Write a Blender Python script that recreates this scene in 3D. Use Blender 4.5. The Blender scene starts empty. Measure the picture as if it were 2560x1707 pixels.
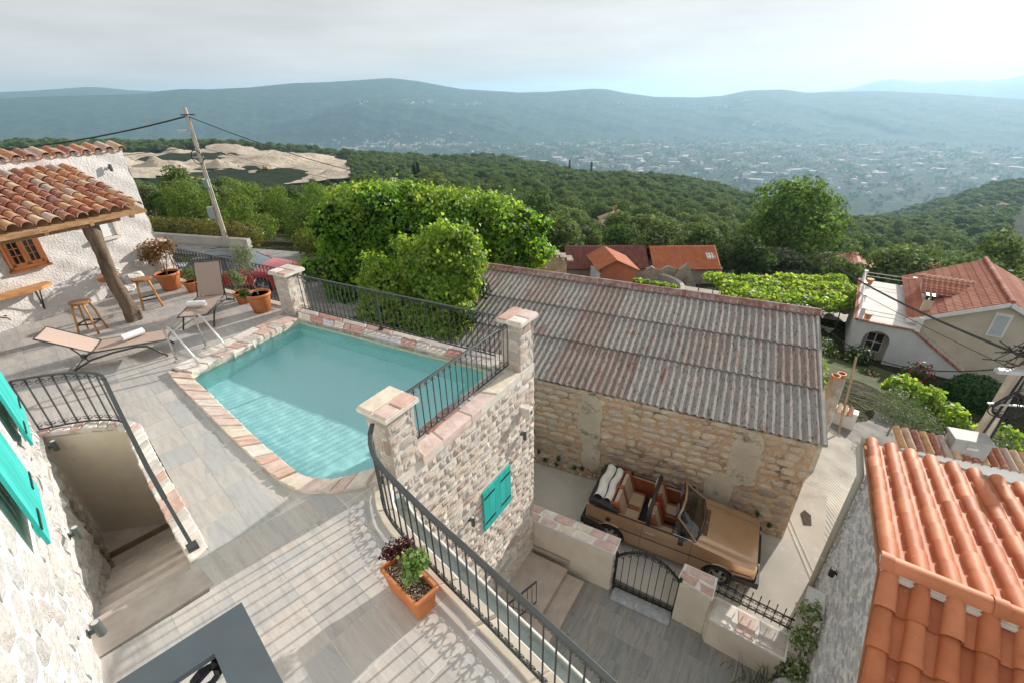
import bpy, math, random
import numpy as np
from mathutils import Vector, Matrix

random.seed(7)
RNG = np.random.default_rng(7)
sc = bpy.context.scene
C = sc.collection
R = math.radians

# ------------------------------------------------------------------ camera
cam = bpy.data.cameras.new('camera')
cam.sensor_fit = 'HORIZONTAL'
cam.sensor_width = 36.0
cam.lens = 1150 / 2560 * 36.0
cam.clip_start = 0.05
cam.clip_end = 40000
camo = bpy.data.objects.new('camera', cam)
C.objects.link(camo)
_p, _r = R(28.1), R(-1.1)
_fw = Vector((0, math.cos(_p), -math.sin(_p)))
_up = Vector((0, math.sin(_p), math.cos(_p)))
_rt = Vector((1, 0, 0))
_x = _rt * math.cos(_r) + _up * math.sin(_r)
_y = -_rt * math.sin(_r) + _up * math.cos(_r)
_m = Matrix.Identity(4)
for i in range(3):
    _m[i][0], _m[i][1], _m[i][2] = _x[i], _y[i], -_fw[i]
_m.translation = Vector((0, 0, 4.3))
camo.matrix_world = _m
sc.camera = camo

# ------------------------------------------------------------------ sky, sun, exposure
SUN_AZ, SUN_EL = R(42.5), R(19.3)          # azimuth counted from +X towards +Y
w = bpy.data.worlds.new('World')
sc.world = w
w.use_nodes = True
nt = w.node_tree
nt.nodes.clear()
def wn(t, **k):
    n = nt.nodes.new(t)
    for a, b in k.items():
        setattr(n, a, b)
    return n
sky = wn('ShaderNodeTexSky', sky_type='NISHITA', sun_disc=False, sun_elevation=SUN_EL,
         sun_rotation=R(90) - SUN_AZ, altitude=350, air_density=1.0, dust_density=3.5, ozone_density=1.2)
bw = wn('ShaderNodeRGBToBW')
tc = wn('ShaderNodeTexCoord')
mp = wn('ShaderNodeMapping')
mp.inputs['Scale'].default_value = (1.0, 1.0, 6.5)
mp.inputs['Rotation'].default_value = (0.02, 0.05, 0)
nz = wn('ShaderNodeTexNoise')
nz.inputs['Scale'].default_value = 2.2
nz.inputs['Detail'].default_value = 5
nz.inputs['Roughness'].default_value = 0.55
cr = wn('ShaderNodeMapRange')
cr.inputs['From Min'].default_value = 0.38
cr.inputs['From Max'].default_value = 0.66
cr.inputs['To Min'].default_value = 0.86
cr.inputs['To Max'].default_value = 1.06
# thin high overcast: even white veil, brighter towards the sun through the clear-sky luminance
mu = wn('ShaderNodeMath', operation='MULTIPLY_ADD')
mu.inputs[1].default_value = 0.035
mu.inputs[2].default_value = 3.55
mu2 = wn('ShaderNodeMath', operation='MULTIPLY')
vm = wn('ShaderNodeVectorMath', operation='SCALE')
vm.inputs[0].default_value = (1.0, 1.0, 0.99)
mx = wn('ShaderNodeMix', data_type='RGBA')
mx.inputs['Factor'].default_value = 0.985
bg = wn('ShaderNodeBackground')
bg.inputs['Strength'].default_value = 0.15
out = wn('ShaderNodeOutputWorld')
L = nt.links.new
L(tc.outputs['Generated'], mp.inputs['Vector'])
L(mp.outputs['Vector'], nz.inputs['Vector'])
L(nz.outputs['Fac'], cr.inputs['Value'])
L(sky.outputs['Color'], bw.inputs['Color'])
L(bw.outputs['Val'], mu.inputs[0])
L(mu.outputs[0], mu2.inputs[0])
L(cr.outputs['Result'], mu2.inputs[1])
L(mu2.outputs[0], vm.inputs['Scale'])
L(sky.outputs['Color'], mx.inputs['A'])
L(vm.outputs['Vector'], mx.inputs['B'])
L(mx.outputs['Result'], bg.inputs['Color'])
L(bg.outputs['Background'], out.inputs['Surface'])

sun = bpy.data.lights.new('sun', 'SUN')
sun.energy = 4.8
sun.angle = R(0.8)
sun.color = (1.0, 0.94, 0.86)
sun.cycles.is_caustics_light = True
suno = bpy.data.objects.new('sun', sun)
C.objects.link(suno)
_d = Vector((math.cos(SUN_EL) * math.cos(SUN_AZ), math.cos(SUN_EL) * math.sin(SUN_AZ), math.sin(SUN_EL)))
suno.rotation_euler = _d.to_track_quat('Z', 'Y').to_euler()
suno.location = _d * 60

vs = sc.view_settings
vs.view_transform = 'Standard'
vs.look = 'None'
vs.exposure = 0.52
vs.gamma = 1.0
vs.use_curve_mapping = False
sc.cycles.use_denoising = True
sc.cycles.max_bounces = 8
sc.cycles.diffuse_bounces = 5
sc.cycles.glossy_bounces = 4
sc.cycles.transparent_max_bounces = 12
sc.cycles.volume_bounces = 1
sc.cycles.caustics_reflective = False
sc.cycles.caustics_refractive = True
sc.cycles.sample_clamp_indirect = 6.0

# ------------------------------------------------------------------ helpers
LOC = {}                                   # world position of every thing's root

def setp(o, label=None, cat=None, group=None, kind=None):
    if label: o['label'] = label
    if cat: o['category'] = cat
    if group: o['group'] = group
    if kind: o['kind'] = kind
    return o

def thing(name, loc, label, cat, group=None):
    o = bpy.data.objects.new(name, None)
    o.empty_display_size = 0.1
    C.objects.link(o)
    o.location = loc
    LOC[o.name] = Vector(loc)
    return setp(o, label, cat, group)

def origin(parent):
    return LOC.get(parent.name, Vector((0, 0, 0))) if parent else Vector((0, 0, 0))

def link(name, me, parent=None, mat=None):
    o = bpy.data.objects.new(name, me)
    C.objects.link(o)
    if mat is not None and not me.materials:
        me.materials.append(mat)
    if parent is not None:
        o.parent = parent
        LOC[o.name] = origin(parent)
    else:
        LOC[o.name] = Vector((0, 0, 0))
    return o

def copy_tree(o, loc, rz=0.0, scale=1.0, label=None, group=None, parent=None):
    c = o.copy()
    C.objects.link(c)
    if parent is None:
        c.location = loc
        c.rotation_euler = (0, 0, rz)
        c.scale = (scale,) * 3 if not hasattr(scale, '__len__') else scale
        LOC[c.name] = Vector(loc)
        if label: c['label'] = label
        if group: c['group'] = group
    else:
        c.parent = parent
    for ch in o.children:
        copy_tree(ch, None, parent=c)
    return c

def V(*a): return np.array(a, float)
def unit(a):
    a = np.asarray(a, float)
    return a / max(np.linalg.norm(a), 1e-9)
def ad(deg): return np.array([math.cos(R(deg)), math.sin(R(deg)), 0.0])

class MB:
    """collects faces for ONE mesh object"""
    def __init__(s): s.v = []; s.f = []
    def add(s, vs_, fs):
        o = len(s.v)
        s.v.extend([tuple(map(float, p)) for p in vs_])
        s.f.extend([tuple(i + o for i in f) for f in fs])
        return s
    def obox(s, p, ax, ay, az):
        p, ax, ay, az = (np.asarray(q, float) for q in (p, ax, ay, az))
        vv = [p, p + ax, p + ax + ay, p + ay]
        vv += [q + az for q in vv]
        if np.dot(np.cross(ax, ay), az) < 0:
            ff = [(0, 1, 2, 3), (7, 6, 5, 4), (4, 5, 1, 0), (5, 6, 2, 1), (6, 7, 3, 2), (7, 4, 0, 3)]
        else:
            ff = [(3, 2, 1, 0), (4, 5, 6, 7), (0, 1, 5, 4), (1, 2, 6, 5), (2, 3, 7, 6), (3, 0, 4, 7)]
        return s.add(vv, ff)
    def box(s, c, size, rz=0.0):
        ca, sa = math.cos(rz), math.sin(rz)
        ax = V(ca, sa, 0) * size[0]; ay = V(-sa, ca, 0) * size[1]; az = V(0, 0, size[2])
        return s.obox(np.asarray(c, float) - ax / 2 - ay / 2 - az / 2, ax, ay, az)
    def cbox(s, c, size, rz=0.0, b=0.01):
        """box with chamfered top and vertical edges"""
        hx, hy, hz = size[0] / 2, size[1] / 2, size[2] / 2
        ca, sa = math.cos(rz), math.sin(rz)
        def ring(dx, dy, z, bb):
            pts = [(-dx + bb, -dy), (dx - bb, -dy), (dx, -dy + bb), (dx, dy - bb), (dx - bb, dy), (-dx + bb, dy), (-dx, dy - bb), (-dx, -dy + bb)]
            return [(c[0] + x * ca - y * sa, c[1] + x * sa + y * ca, c[2] + z) for x, y in pts]
        rings = [ring(hx, hy, -hz, b), ring(hx, hy, hz - b, b), ring(hx - b, hy - b, hz, b)]
        vv = [p for r_ in rings for p in r_]
        ff = [tuple(range(7, -1, -1)), tuple(range(16, 24))]
        for k in range(2):
            for i in range(8):
                j = (i + 1) % 8
                ff.append((k * 8 + i, k * 8 + j, k * 8 + 8 + j, k * 8 + 8 + i))
        return s.add(vv, ff)
    def beam(s, p0, p1, w_, h_, up=(0, 0, 1)):
        p0, p1 = np.asarray(p0, float), np.asarray(p1, float)
        d = p1 - p0
        u = unit(d); up = np.asarray(up, float)
        sd = np.cross(u, up)
        if np.linalg.norm(sd) < 1e-4: sd = np.cross(u, (1, 0, 0))
        sd = unit(sd); up = unit(np.cross(sd, u))
        return s.obox(p0 - sd * w_ / 2 - up * h_ / 2, d, sd * w_, up * h_)
    def tube(s, pts, r, n=6, cap=True, closed=False):
        P = [np.asarray(p, float) for p in pts]
        m = len(P)
        rr = r if hasattr(r, '__len__') else [r] * m
        up = None
        vv = []
        for i in range(m):
            if closed: t = unit(P[(i + 1) % m] - P[i - 1])
            else: t = unit(P[min(i + 1, m - 1)] - P[max(i - 1, 0)])
            if up is None:
                up = np.cross(t, (0, 0, 1)) if abs(t[2]) < .9 else np.cross(t, (1, 0, 0))
            up = unit(up - t * np.dot(up, t))
            b = np.cross(t, up)
            for k in range(n):
                a = 2 * math.pi * k / n
                vv.append(P[i] + (up * math.cos(a) + b * math.sin(a)) * rr[i])
        ff = []
        for i in range(m if closed else m - 1):
            j = (i + 1) % m
            for k in range(n):
                l = (k + 1) % n
                ff.append((i * n + k, i * n + l, j * n + l, j * n + k))
        if cap and not closed:
            ff.append(tuple(range(n - 1, -1, -1)))
            ff.append(tuple((m - 1) * n + k for k in range(n)))
        return s.add(vv, ff)
    def lathe(s, prof, n=24, c=(0, 0, 0), cap=True):
        vv = []
        for (r_, z) in prof:
            for k in range(n):
                a = 2 * math.pi * k / n
                vv.append((c[0] + r_ * math.cos(a), c[1] + r_ * math.sin(a), c[2] + z))
        ff = []
        for i in range(len(prof) - 1):
            for k in range(n):
                l = (k + 1) % n
                ff.append((i * n + k, i * n + l, (i + 1) * n + l, (i + 1) * n + k))
        if cap:
            ff.append(tuple(range(n - 1, -1, -1)))
            ff.append(tuple((len(prof) - 1) * n + k for k in range(n)))
        return s.add(vv, ff)
    def prism(s, poly, z0, z1):
        n = len(poly)
        a = sum(poly[i][0] * poly[(i + 1) % n][1] - poly[(i + 1) % n][0] * poly[i][1] for i in range(n))
        if a < 0: poly = poly[::-1]
        vv = [(p[0], p[1], z0) for p in poly] + [(p[0], p[1], z1) for p in poly]
        ff = [tuple(range(n - 1, -1, -1)), tuple(range(n, 2 * n))]
        for i in range(n):
            j = (i + 1) % n
            ff.append((i, j, n + j, n + i))
        return s.add(vv, ff)
    def poly(s, pts): return s.add(pts, [tuple(range(len(pts)))])
    def grid(s, fn, nu, nv):
        vv = [fn(i / nu, j / nv) for j in range(nv + 1) for i in range(nu + 1)]
        ff = [(j * (nu + 1) + i, j * (nu + 1) + i + 1, (j + 1) * (nu + 1) + i + 1, (j + 1) * (nu + 1) + i) for j in range(nv) for i in range(nu)]
        return s.add(vv, ff)
    def mesh(s, name, mat=None, smooth=False, off=None):
        me = bpy.data.meshes.new(name)
        v_ = np.array(s.v, float).reshape(-1, 3)
        if off is not None: v_ = v_ - np.array(off)
        me.from_pydata(v_.tolist(), [], s.f)
        if mat is not None: me.materials.append(mat)
        if smooth: me.polygons.foreach_set('use_smooth', [True] * len(me.polygons))
        me.update()
        return me
    def build(s, name, mat, parent=None, smooth=False):
        return link(name, s.mesh(name, mat, smooth, origin(parent)), parent)

def fast_mesh(name, verts, faces_n, mat, attr=None):
    """verts (N*k,3), every face its own k vertices"""
    k = faces_n
    n = len(verts) // k
    me = bpy.data.meshes.new(name)
    me.vertices.add(len(verts)); me.loops.add(n * k); me.polygons.add(n)
    me.vertices.foreach_set('co', np.asarray(verts, np.float32).ravel())
    me.loops.foreach_set('vertex_index', np.arange(n * k, dtype=np.int32))
    me.polygons.foreach_set('loop_start', np.arange(0, n * k, k, dtype=np.int32))
    me.update(calc_edges=True)
    if mat is not None: me.materials.append(mat)
    return me

def clip(poly, p, n):
    """keep the side where (q-p).n <= 0"""
    out_ = []
    m = len(poly)
    for i in range(m):
        a, b = poly[i], poly[(i + 1) % m]
        da = (a[0] - p[0]) * n[0] + (a[1] - p[1]) * n[1]
        db = (b[0] - p[0]) * n[0] + (b[1] - p[1]) * n[1]
        if da <= 0: out_.append(a)
        if da * db < 0:
            t = da / (da - db)
            out_.append((a[0] + (b[0] - a[0]) * t, a[1] + (b[1] - a[1]) * t))
    return out_ if len(out_) > 2 else []
def edges_out(cv):
    n = len(cv)
    a = sum(cv[i][0] * cv[(i + 1) % n][1] - cv[(i + 1) % n][0] * cv[i][1] for i in range(n))
    if a < 0: cv = cv[::-1]
    r_ = []
    for i in range(n):
        p, q = cv[i], cv[(i + 1) % n]
        r_.append((p, (q[1] - p[1], -(q[0] - p[0]))))
    return r_
def inter(poly, cv):
    for p, n in edges_out(cv):
        poly = clip(poly, p, n)
        if not poly: return []
    return poly
def minus(polys, cv):
    """convex pieces of polys outside the convex polygon cv"""
    res = []
    for poly in polys:
        cur = poly
        for p, n in edges_out(cv):
            if not cur: break
            o_ = clip(cur, p, (-n[0], -n[1]))
            if o_ and area(o_) > 1e-5: res.append(o_)
            cur = clip(cur, p, n)
    return res
def area(p):
    return abs(sum(p[i][0] * p[(i + 1) % len(p)][1] - p[(i + 1) % len(p)][0] * p[i][1] for i in range(len(p)))) / 2

# ------------------------------------------------------------------ materials
def new_mat(name):
    m = bpy.data.materials.new(name)
    m.use_nodes = True
    t = m.node_tree
    b = t.nodes['Principled BSDF']
    return m, t, b
def N(t, typ, **k):
    n = t.nodes.new(typ)
    for a, b in k.items(): setattr(n, a, b)
    return n
def ramp(t, cols, interp='LINEAR'):
    n = N(t, 'ShaderNodeValToRGB')
    e = n.color_ramp.elements
    n.color_ramp.interpolation = interp
    if not hasattr(cols[0][0], '__len__') and len(cols[0]) == 3:
        k = len(cols)
        cols = [(i / (k if interp == 'CONSTANT' else max(k - 1, 1)), c_) for i, c_ in enumerate(cols)]
    while len(e) < len(cols): e.new(0.5)
    for i, (p, c_) in enumerate(cols):
        e[i].position = p
        e[i].color = (*c_, 1)
    return n
def noise(t, vec, scale, detail=4, rough=.55, dist=0):
    n = N(t, 'ShaderNodeTexNoise')
    n.inputs['Scale'].default_value = scale
    n.inputs['Detail'].default_value = detail
    n.inputs['Roughness'].default_value = rough
    n.inputs['Distortion'].default_value = dist
    if vec is not None: t.links.new(vec, n.inputs['Vector'])
    return n
def mixc(t, f, a, b, blend='MIX'):
    n = N(t, 'ShaderNodeMix', data_type='RGBA', blend_type=blend)
    for k, v_ in (('Factor', f), ('A', a), ('B', b)):
        s_ = n.inputs[k] if k == 'Factor' else [i for i in n.inputs if i.name == k and i.type == 'RGBA'][0]
        if hasattr(v_, 'is_linked') or hasattr(v_, 'links'): t.links.new(v_, s_)
        elif hasattr(v_, '__len__'): s_.default_value = (*v_, 1)
        else: s_.default_value = v_
    return [o for o in n.outputs if o.type == 'RGBA'][0]
def math_(t, op, a, b=None, c_=None, clamp=False):
    n = N(t, 'ShaderNodeMath', operation=op, use_clamp=clamp)
    for i, v_ in enumerate((a, b, c_)):
        if v_ is None: continue
        if hasattr(v_, 'links'): t.links.new(v_, n.inputs[i])
        else: n.inputs[i].default_value = v_
    return n.outputs[0]
def coords(t, scale=(1, 1, 1), rot=(0, 0, 0), kind='Object', jitter=True):
    tc_ = N(t, 'ShaderNodeTexCoord')
    mp_ = N(t, 'ShaderNodeMapping')
    mp_.inputs['Scale'].default_value = scale
    mp_.inputs['Rotation'].default_value = rot
    t.links.new(tc_.outputs[kind], mp_.inputs['Vector'])
    if jitter:
        oi = N(t, 'ShaderNodeObjectInfo')
        vm_ = N(t, 'ShaderNodeVectorMath', operation='SCALE')
        vm_.inputs[0].default_value = (37.1, 17.3, 53.7)
        t.links.new(oi.outputs['Random'], vm_.inputs['Scale'])
        t.links.new(vm_.outputs['Vector'], mp_.inputs['Location'])
    return mp_.outputs['Vector']
def rnd(t):
    """one random number for each object and each loose piece"""
    oi = N(t, 'ShaderNodeObjectInfo'); ge = N(t, 'ShaderNodeNewGeometry')
    s_ = math_(t, 'MULTIPLY_ADD', ge.outputs['Random Per Island'], 7.31, oi.outputs['Random'])
    return math_(t, 'FRACT', s_)
def bump(t, b, h, strength=.4, dist=.02, normal=None):
    n = N(t, 'ShaderNodeBump')
    n.inputs['Strength'].default_value = strength
    n.inputs['Distance'].default_value = dist
    t.links.new(h, n.inputs['Height'])
    if normal is not None: t.links.new(normal, n.inputs['Normal'])
    t.links.new(n.outputs['Normal'], b.inputs['Normal'])
    return n.outputs['Normal']
def surf(name, cols, rough=.8, scale=3., var=None, varf=.0, bs=0., bd=.01, bscale=30., stretch=(1, 1, 1), rot=(0, 0, 0), metal=0., spec=.3, detail=5,
         spots=None, kind='Object', coat=0., lo=.35, hi=.65):
    """noise-coloured surface; var: colours picked at random per object or piece, blended in by varf;
    spots: (colour, scale, threshold, softness) stains on top"""
    m, t, b = new_mat(name)
    vec = coords(t, stretch, rot, kind)
    nz_ = noise(t, vec, scale, detail)
    k = len(cols)
    rp = ramp(t, [(lo + (hi - lo) * i / max(k - 1, 1), c_) for i, c_ in enumerate(cols)])
    t.links.new(nz_.outputs['Fac'], rp.inputs['Fac'])
    col = rp.outputs['Color']
    if var:
        rv = ramp(t, var, 'CONSTANT')
        t.links.new(rnd(t), rv.inputs['Fac'])
        col = mixc(t, varf, col, rv.outputs['Color'])
        # keep the noise as light and dark on the picked colour
        g_ = math_(t, 'MULTIPLY_ADD', nz_.outputs['Fac'], .7, .65)
        col = mixc(t, 1.0, col, g_, 'MULTIPLY')
    for sp in (spots or []):
        n2 = noise(t, vec, sp[1], 6, .65)
        f_ = N(t, 'ShaderNodeMapRange')
        f_.inputs['From Min'].default_value = sp[2]
        f_.inputs['From Max'].default_value = sp[2] + sp[3]
        f_.inputs['To Max'].default_value = sp[4] if len(sp) > 4 else 1.0
        t.links.new(n2.outputs['Fac'], f_.inputs['Value'])
        col = mixc(t, f_.outputs['Result'], col, sp[0])
    t.links.new(col, b.inputs['Base Color'])
    b.inputs['Roughness'].default_value = rough
    b.inputs['Metallic'].default_value = metal
    b.inputs['Specular IOR Level'].default_value = spec
    b.inputs['Coat Weight'].default_value = coat
    if bs:
        nb = noise(t, coords(t, (1, 1, 1), (0, 0, 0), kind), bscale, 6, .65)
        bump(t, b, nb.outputs['Fac'], bs, bd)
    return m
def plain(name, c_, rough=.5, metal=0., spec=.5, coat=0.):
    return surf(name, [tuple(x * .9 for x in c_), tuple(min(1, x * 1.08) for x in c_)], rough, 6., metal=metal, spec=spec, coat=coat, bs=.05, bscale=60)
def leafmat(name, cols, rough=.5, trans=.35, tint=1.5, grad=None):
    m, t, b = new_mat(name)
    rp = ramp(t, cols)
    t.links.new(rnd(t), rp.inputs['Fac'])
    col = rp.outputs['Color']
    if grad is not None:                    # patches of younger and older growth over the crown
        nz_ = noise(t, coords(t), grad[1], 3)
        f_ = math_(t, 'MULTIPLY_ADD', nz_.outputs['Fac'], 4., -1.6, True)
        col = mixc(t, f_, col, mixc(t, 1., col, grad[0], 'MULTIPLY'))
    t.links.new(col, b.inputs['Base Color'])
    b.inputs['Roughness'].default_value = rough
    b.inputs['Specular IOR Level'].default_value = .35
    tr = N(t, 'ShaderNodeBsdfTranslucent')
    tcol = mixc(t, 1., col, (tint * 1.05, tint * 1.05, tint * .45), 'MULTIPLY')
    t.links.new(tcol, tr.inputs['Color'])
    ms = N(t, 'ShaderNodeMixShader')
    ms.inputs[0].default_value = trans
    t.links.new(b.outputs[0], ms.inputs[1]); t.links.new(tr.outputs[0], ms.inputs[2])
    t.links.new(ms.outputs[0], t.nodes['Material Output'].inputs['Surface'])
    return m

IRON = plain('wrought_iron', (.055, .06, .06), .45, .3)
BLACKIRON = plain('black_iron', (.018, .018, .02), .5, .2)
STEEL = plain('stainless_steel', (.62, .62, .6), .22, 1.)
MORTAR = surf('lime_mortar', [(.60, .55, .48), (.74, .70, .63)], .9, 6, bs=.4, bscale=40)
PLASTER = surf('cream_plaster', [(.66, .57, .46), (.76, .68, .56)], .9, 1.6, bs=.12, bscale=60, spots=[((.42, .33, .24), 1.3, .60, .12, .6)])
STUCCO = surf('white_roughcast', [(.66, .63, .60), (.73, .70, .67)], .9, 2.5, bs=1., bd=.028, bscale=24)
TERRACOTTA = surf('terracotta_pot', [(.46, .15, .05), (.56, .21, .08)], .62, 4, bs=.12, bscale=30, spots=[((.55, .3, .19), 5, .58, .1, .5)])
SOIL = surf('soil', [(.03, .022, .016), (.12, .09, .06)], .95, 40, bs=.9, bd=.02, bscale=60)
BARK = surf('bark', [(.10, .07, .05), (.22, .17, .12)], .9, 8, stretch=(1, 1, .2), bs=.8, bd=.02, bscale=14)
TEAL = surf('turquoise_paint', [(.022, .37, .33), (.04, .50, .45)], .5, 3, stretch=(1, 1, .3), bs=.1, bscale=30)
GLASS_DARK = plain('dark_glass', (.02, .025, .03), .06, 0., .8)
WHITE = surf('white_paint', [(.72, .72, .70), (.80, .80, .78)], .6, 3, bs=.06)
TILE_OLD = surf('old_clay_tile', [(.33, .14, .08), (.46, .26, .16)], .85, 9, bs=.5, bscale=35,
    var=[(.38, .13, .065), (.52, .36, .25), (.30, .10, .06), (.50, .30, .15), (.46, .38, .33), (.36, .15, .09), (.56, .40, .26), (.30, .13, .10), (.48, .22, .11)], varf=.85,
    spots=[((.55, .48, .38), 11, .56, .08, .7), ((.07, .05, .04), 8, .62, .08, .7)])
TILE_NEW = surf('new_clay_tile', [(.43, .135, .055), (.50, .175, .075)], .62, 3, bs=.08, bscale=30, var=[(.44, .135, .055), (.52, .18, .08), (.47, .155, .065), (.41, .125, .055), (.54, .20, .095)], varf=.7, spec=.3, spots=[((.30, .11, .06), 4, .60, .1, .5), ((.58, .36, .26), 9, .64, .06, .4)])

# ------------------------------------------------------------------ ground: one polar sheet from the village to the hills
CTRL = np.array([
 (-3, -2, -6.2), (3, 4, -5.9), (5, 8, -5.75), (1, 9, -5.8), (7, 6, -5.9), (8, 10, -6.1), (10, 8, -6.6), (-2, 14, -5.6), (-5, 13, -5.0),
 (-10, 15.5, -3.1), (-14, 20, -3.0), (-16, 26, -3.05), (-24, 28, -3.0), (-10, 23, -3.2), (-6, 20, -4.4), (0, 20, -6.6), (4, 20, -7.6),
 (12, 14, -6.9), (15, 16, -7.7), (18, 20, -9.1), (22, 25, -11.05), (28, 21, -11.1), (24, 32, -11.55), (15, 30, -11.2), (10, 40, -12.6),
 (20, 42, -12.7), (8, 48, -13), (0, 35, -10.5), (-8, 35, -6.5), (-20, 40, -6), (-40, 40, -4), (35, 45, -15), (40, 25, -13.5), (60, 45, -19),
 (-12, 5, -4), (-20, 10, -3),
 (-40, 70, -11), (-80, 120, -19), (-60, 40, -6), (-200, 250, -41), (-120, 260, -47), (-100, 175, -33), (-160, 190, -32), (-270, 380, -42), (-200, 420, -42), (-420, 480, -44), (-330, 560, -42), (-150, 400, -46),
 (-200, 620, -62), (-700, 700, -50),
 (0, 100, -24), (30, 120, -29), (0, 250, -42), (-55, 245, -40), (0, 500, -66), (0, 850, -98), (-150, 750, -84), (0, 1300, -240), (-400, 1250, -200), (0, 2000, -345),
 (60, 60, -24), (100, 220, -50), (170, 470, -74), (120, 330, -60), (200, 520, -84), (260, 900, -200), (170, 300, -68),
 (100, 80, -36), (170, 130, -52), (320, 280, -78), (300, 420, -105), (380, 330, -84), (650, 600, -118), (820, 720, -120), (500, 650, -190), (900, 1200, -335), (1100, 800, -230),
 (-1500, 1500, -200), (-1200, 2400, -345), (1500, 1500, -345), (2200, 1800, -345), (1000, 2600, -348), (0, 3000, -350), (-2200, 3000, -345), (2500, 3200, -345),
 (-2900, 2900, -330), (2900, 2600, -345)], float)
def lp(x, y):
    r_ = np.hypot(x, y) + 4
    return np.stack([np.arctan2(x, y + 3) * 2.2, np.log(r_)], -1)
_cp = lp(CTRL[:, 0], CTRL[:, 1])
def _phi(d): return d
_D = np.linalg.norm(_cp[:, None] - _cp[None], axis=-1)
_n = len(CTRL)
_A = np.zeros((_n + 3, _n + 3))
_A[:_n, :_n] = _phi(_D) + np.eye(_n) * 1e-4
_A[:_n, _n] = 1; _A[:_n, _n + 1:] = _cp
_A[_n, :_n] = 1; _A[_n + 1:, :_n] = _cp.T
# blend in a compressed height so that metres near by and hundreds of metres far away both fit
_h = np.arcsinh(CTRL[:, 2] / 6.0)
_W = np.linalg.solve(_A, np.concatenate([_h, np.zeros(3)]))
MAIN = np.array([(-60, .5), (-44.03, .47), (-41.41, .57), (-34.47, .69), (-33.45, .89), (-31.58, 1.05), (-29.57, 1.), (-26.12, 1.12), (-22.07, 1.46), (-18.56, 1.54), (-13.41, 1.8), (-12.38, 1.84), (-9.67, 1.54), (-5.05, .72), (1.31, .27), (4.5, .29), (8.77, .48), (9.37, .5), (10.82, .41), (12.74, .03), (15.85, -.38), (20.17, -.5), (22.42, -.39), (24.7, .04), (27.84, .08), (29.9, -.23), (35.3, -.19), (39.5, -.45), (45.08, -.95), (60, -1.2)])
SPUR = np.array([(-32, -4.), (-29.4, -3.3), (-26.44, -2.8), (-20.85, -1.51), (-18.41, -.7), (-16.24, -.25), (-12.96, -.4), (-8, -.95), (-3.6, -1.5), (-.32, -2.0), (2.95, -3.6), (5.01, -4.6)])
def fbm(x, y, s, o=4):
    r_ = np.zeros_like(x); a = 1.; k = 2 * np.pi / s
    for i in range(o):
        r_ = r_ + a * (np.sin(x * k * (1 + .13 * i) + y * k * .6 + 1.7 * i) * np.cos(y * k * .9 - x * k * .45 + 2.3 * i))
        a *= .5; k *= 2.03
    return r_
def smooth(t): t = np.clip(t, 0, 1); return t * t * (3 - 2 * t)
def ground_z(x, y):
    x = np.asarray(x, float); y = np.asarray(y, float)
    q = lp(x, y)
    sh = q.shape[:-1]
    q2 = q.reshape(-1, 2)
    out_ = np.empty(len(q2))
    for i in range(0, len(q2), 20000):
        s_ = q2[i:i + 20000]
        d = np.linalg.norm(s_[:, None] - _cp[None], axis=-1)
        out_[i:i + 20000] = _phi(d) @ _W[:_n] + _W[_n] + s_ @ _W[_n + 1:]
    z = np.sinh(out_.reshape(sh)) * 6.0
    r_ = np.hypot(x, y); az = np.degrees(np.arctan2(x, y))
    z = z + smooth((r_ - 60) / 200) * fbm(x, y, 160) * np.clip(r_ / 260, 0, 3.) * (1 - smooth((r_ - 1500) / 600))
    z = np.where((r_ < 11) & (x > -4.2), np.minimum(z, -5.8), z)
    far = smooth((r_ - 1600) / 600)
    z = z * (1 - far) + far * (-347 + fbm(x, y, 900) * 2)
    top = 4.3 + 6200 * np.tan(np.radians(np.interp(az, MAIN[:, 0], MAIN[:, 1])))
    up = (smooth((r_ - 4300) / 1900) * .45 + np.clip((r_ - 4300) / 1900, 0, 1) * .55)
    gul = 1 - np.clip((r_ - 4300) / 1900, 0, 1)
    mt = -347 + (top + 347) * up + fbm(az * 90, r_ * .6, 700) * 26 * smooth((r_ - 4350) / 500) * gul
    z = np.where(r_ > 4300, mt, z)
    st = 4.3 + 5000 * np.tan(np.radians(np.interp(az, SPUR[:, 0], SPUR[:, 1], left=-6, right=-6)))
    sp = -347 + (st + 347) * smooth((r_ - 4150) / 850) - np.clip(r_ - 5000, 0, 3000) * .35 + fbm(az * 80, r_, 420) * 14 * smooth((r_ - 4200) / 400)
    return np.maximum(z, sp)

AZ = np.linspace(-64, 66, 460)
RR = np.concatenate([np.geomspace(4, 4200, 210), np.linspace(4260, 6300, 90), np.linspace(6500, 9000, 8)])
_a, _rr = np.meshgrid(np.radians(AZ), RR)
GX, GY = np.sin(_a) * _rr, np.cos(_a) * _rr
GZ = ground_z(GX, GY)
_over = np.clip((_rr - 6200) / 2800, 0, 1)
GZ = GZ - _over * 260
_v = np.stack([GX, GY, GZ], -1).reshape(-1, 3)
_nu, _nv = len(AZ), len(RR)
_i = np.arange((_nv - 1) * _nu).reshape(_nv - 1, _nu)[:, :-1].ravel()
_f = np.stack([_i, _i + 1, _i + _nu + 1, _i + _nu], 1)
me = bpy.data.meshes.new('ground')
me.vertices.add(len(_v)); me.loops.add(len(_f) * 4); me.polygons.add(len(_f))
me.vertices.foreach_set('co', _v.astype(np.float32).ravel())
me.loops.foreach_set('vertex_index', _f[:, ::-1].astype(np.int32).ravel())
me.polygons.foreach_set('loop_start', np.arange(0, len(_f) * 4, 4, dtype=np.int32))
me.polygons.foreach_set('use_smooth', np.ones(len(_f), bool))
me.update(calc_edges=True)

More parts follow.
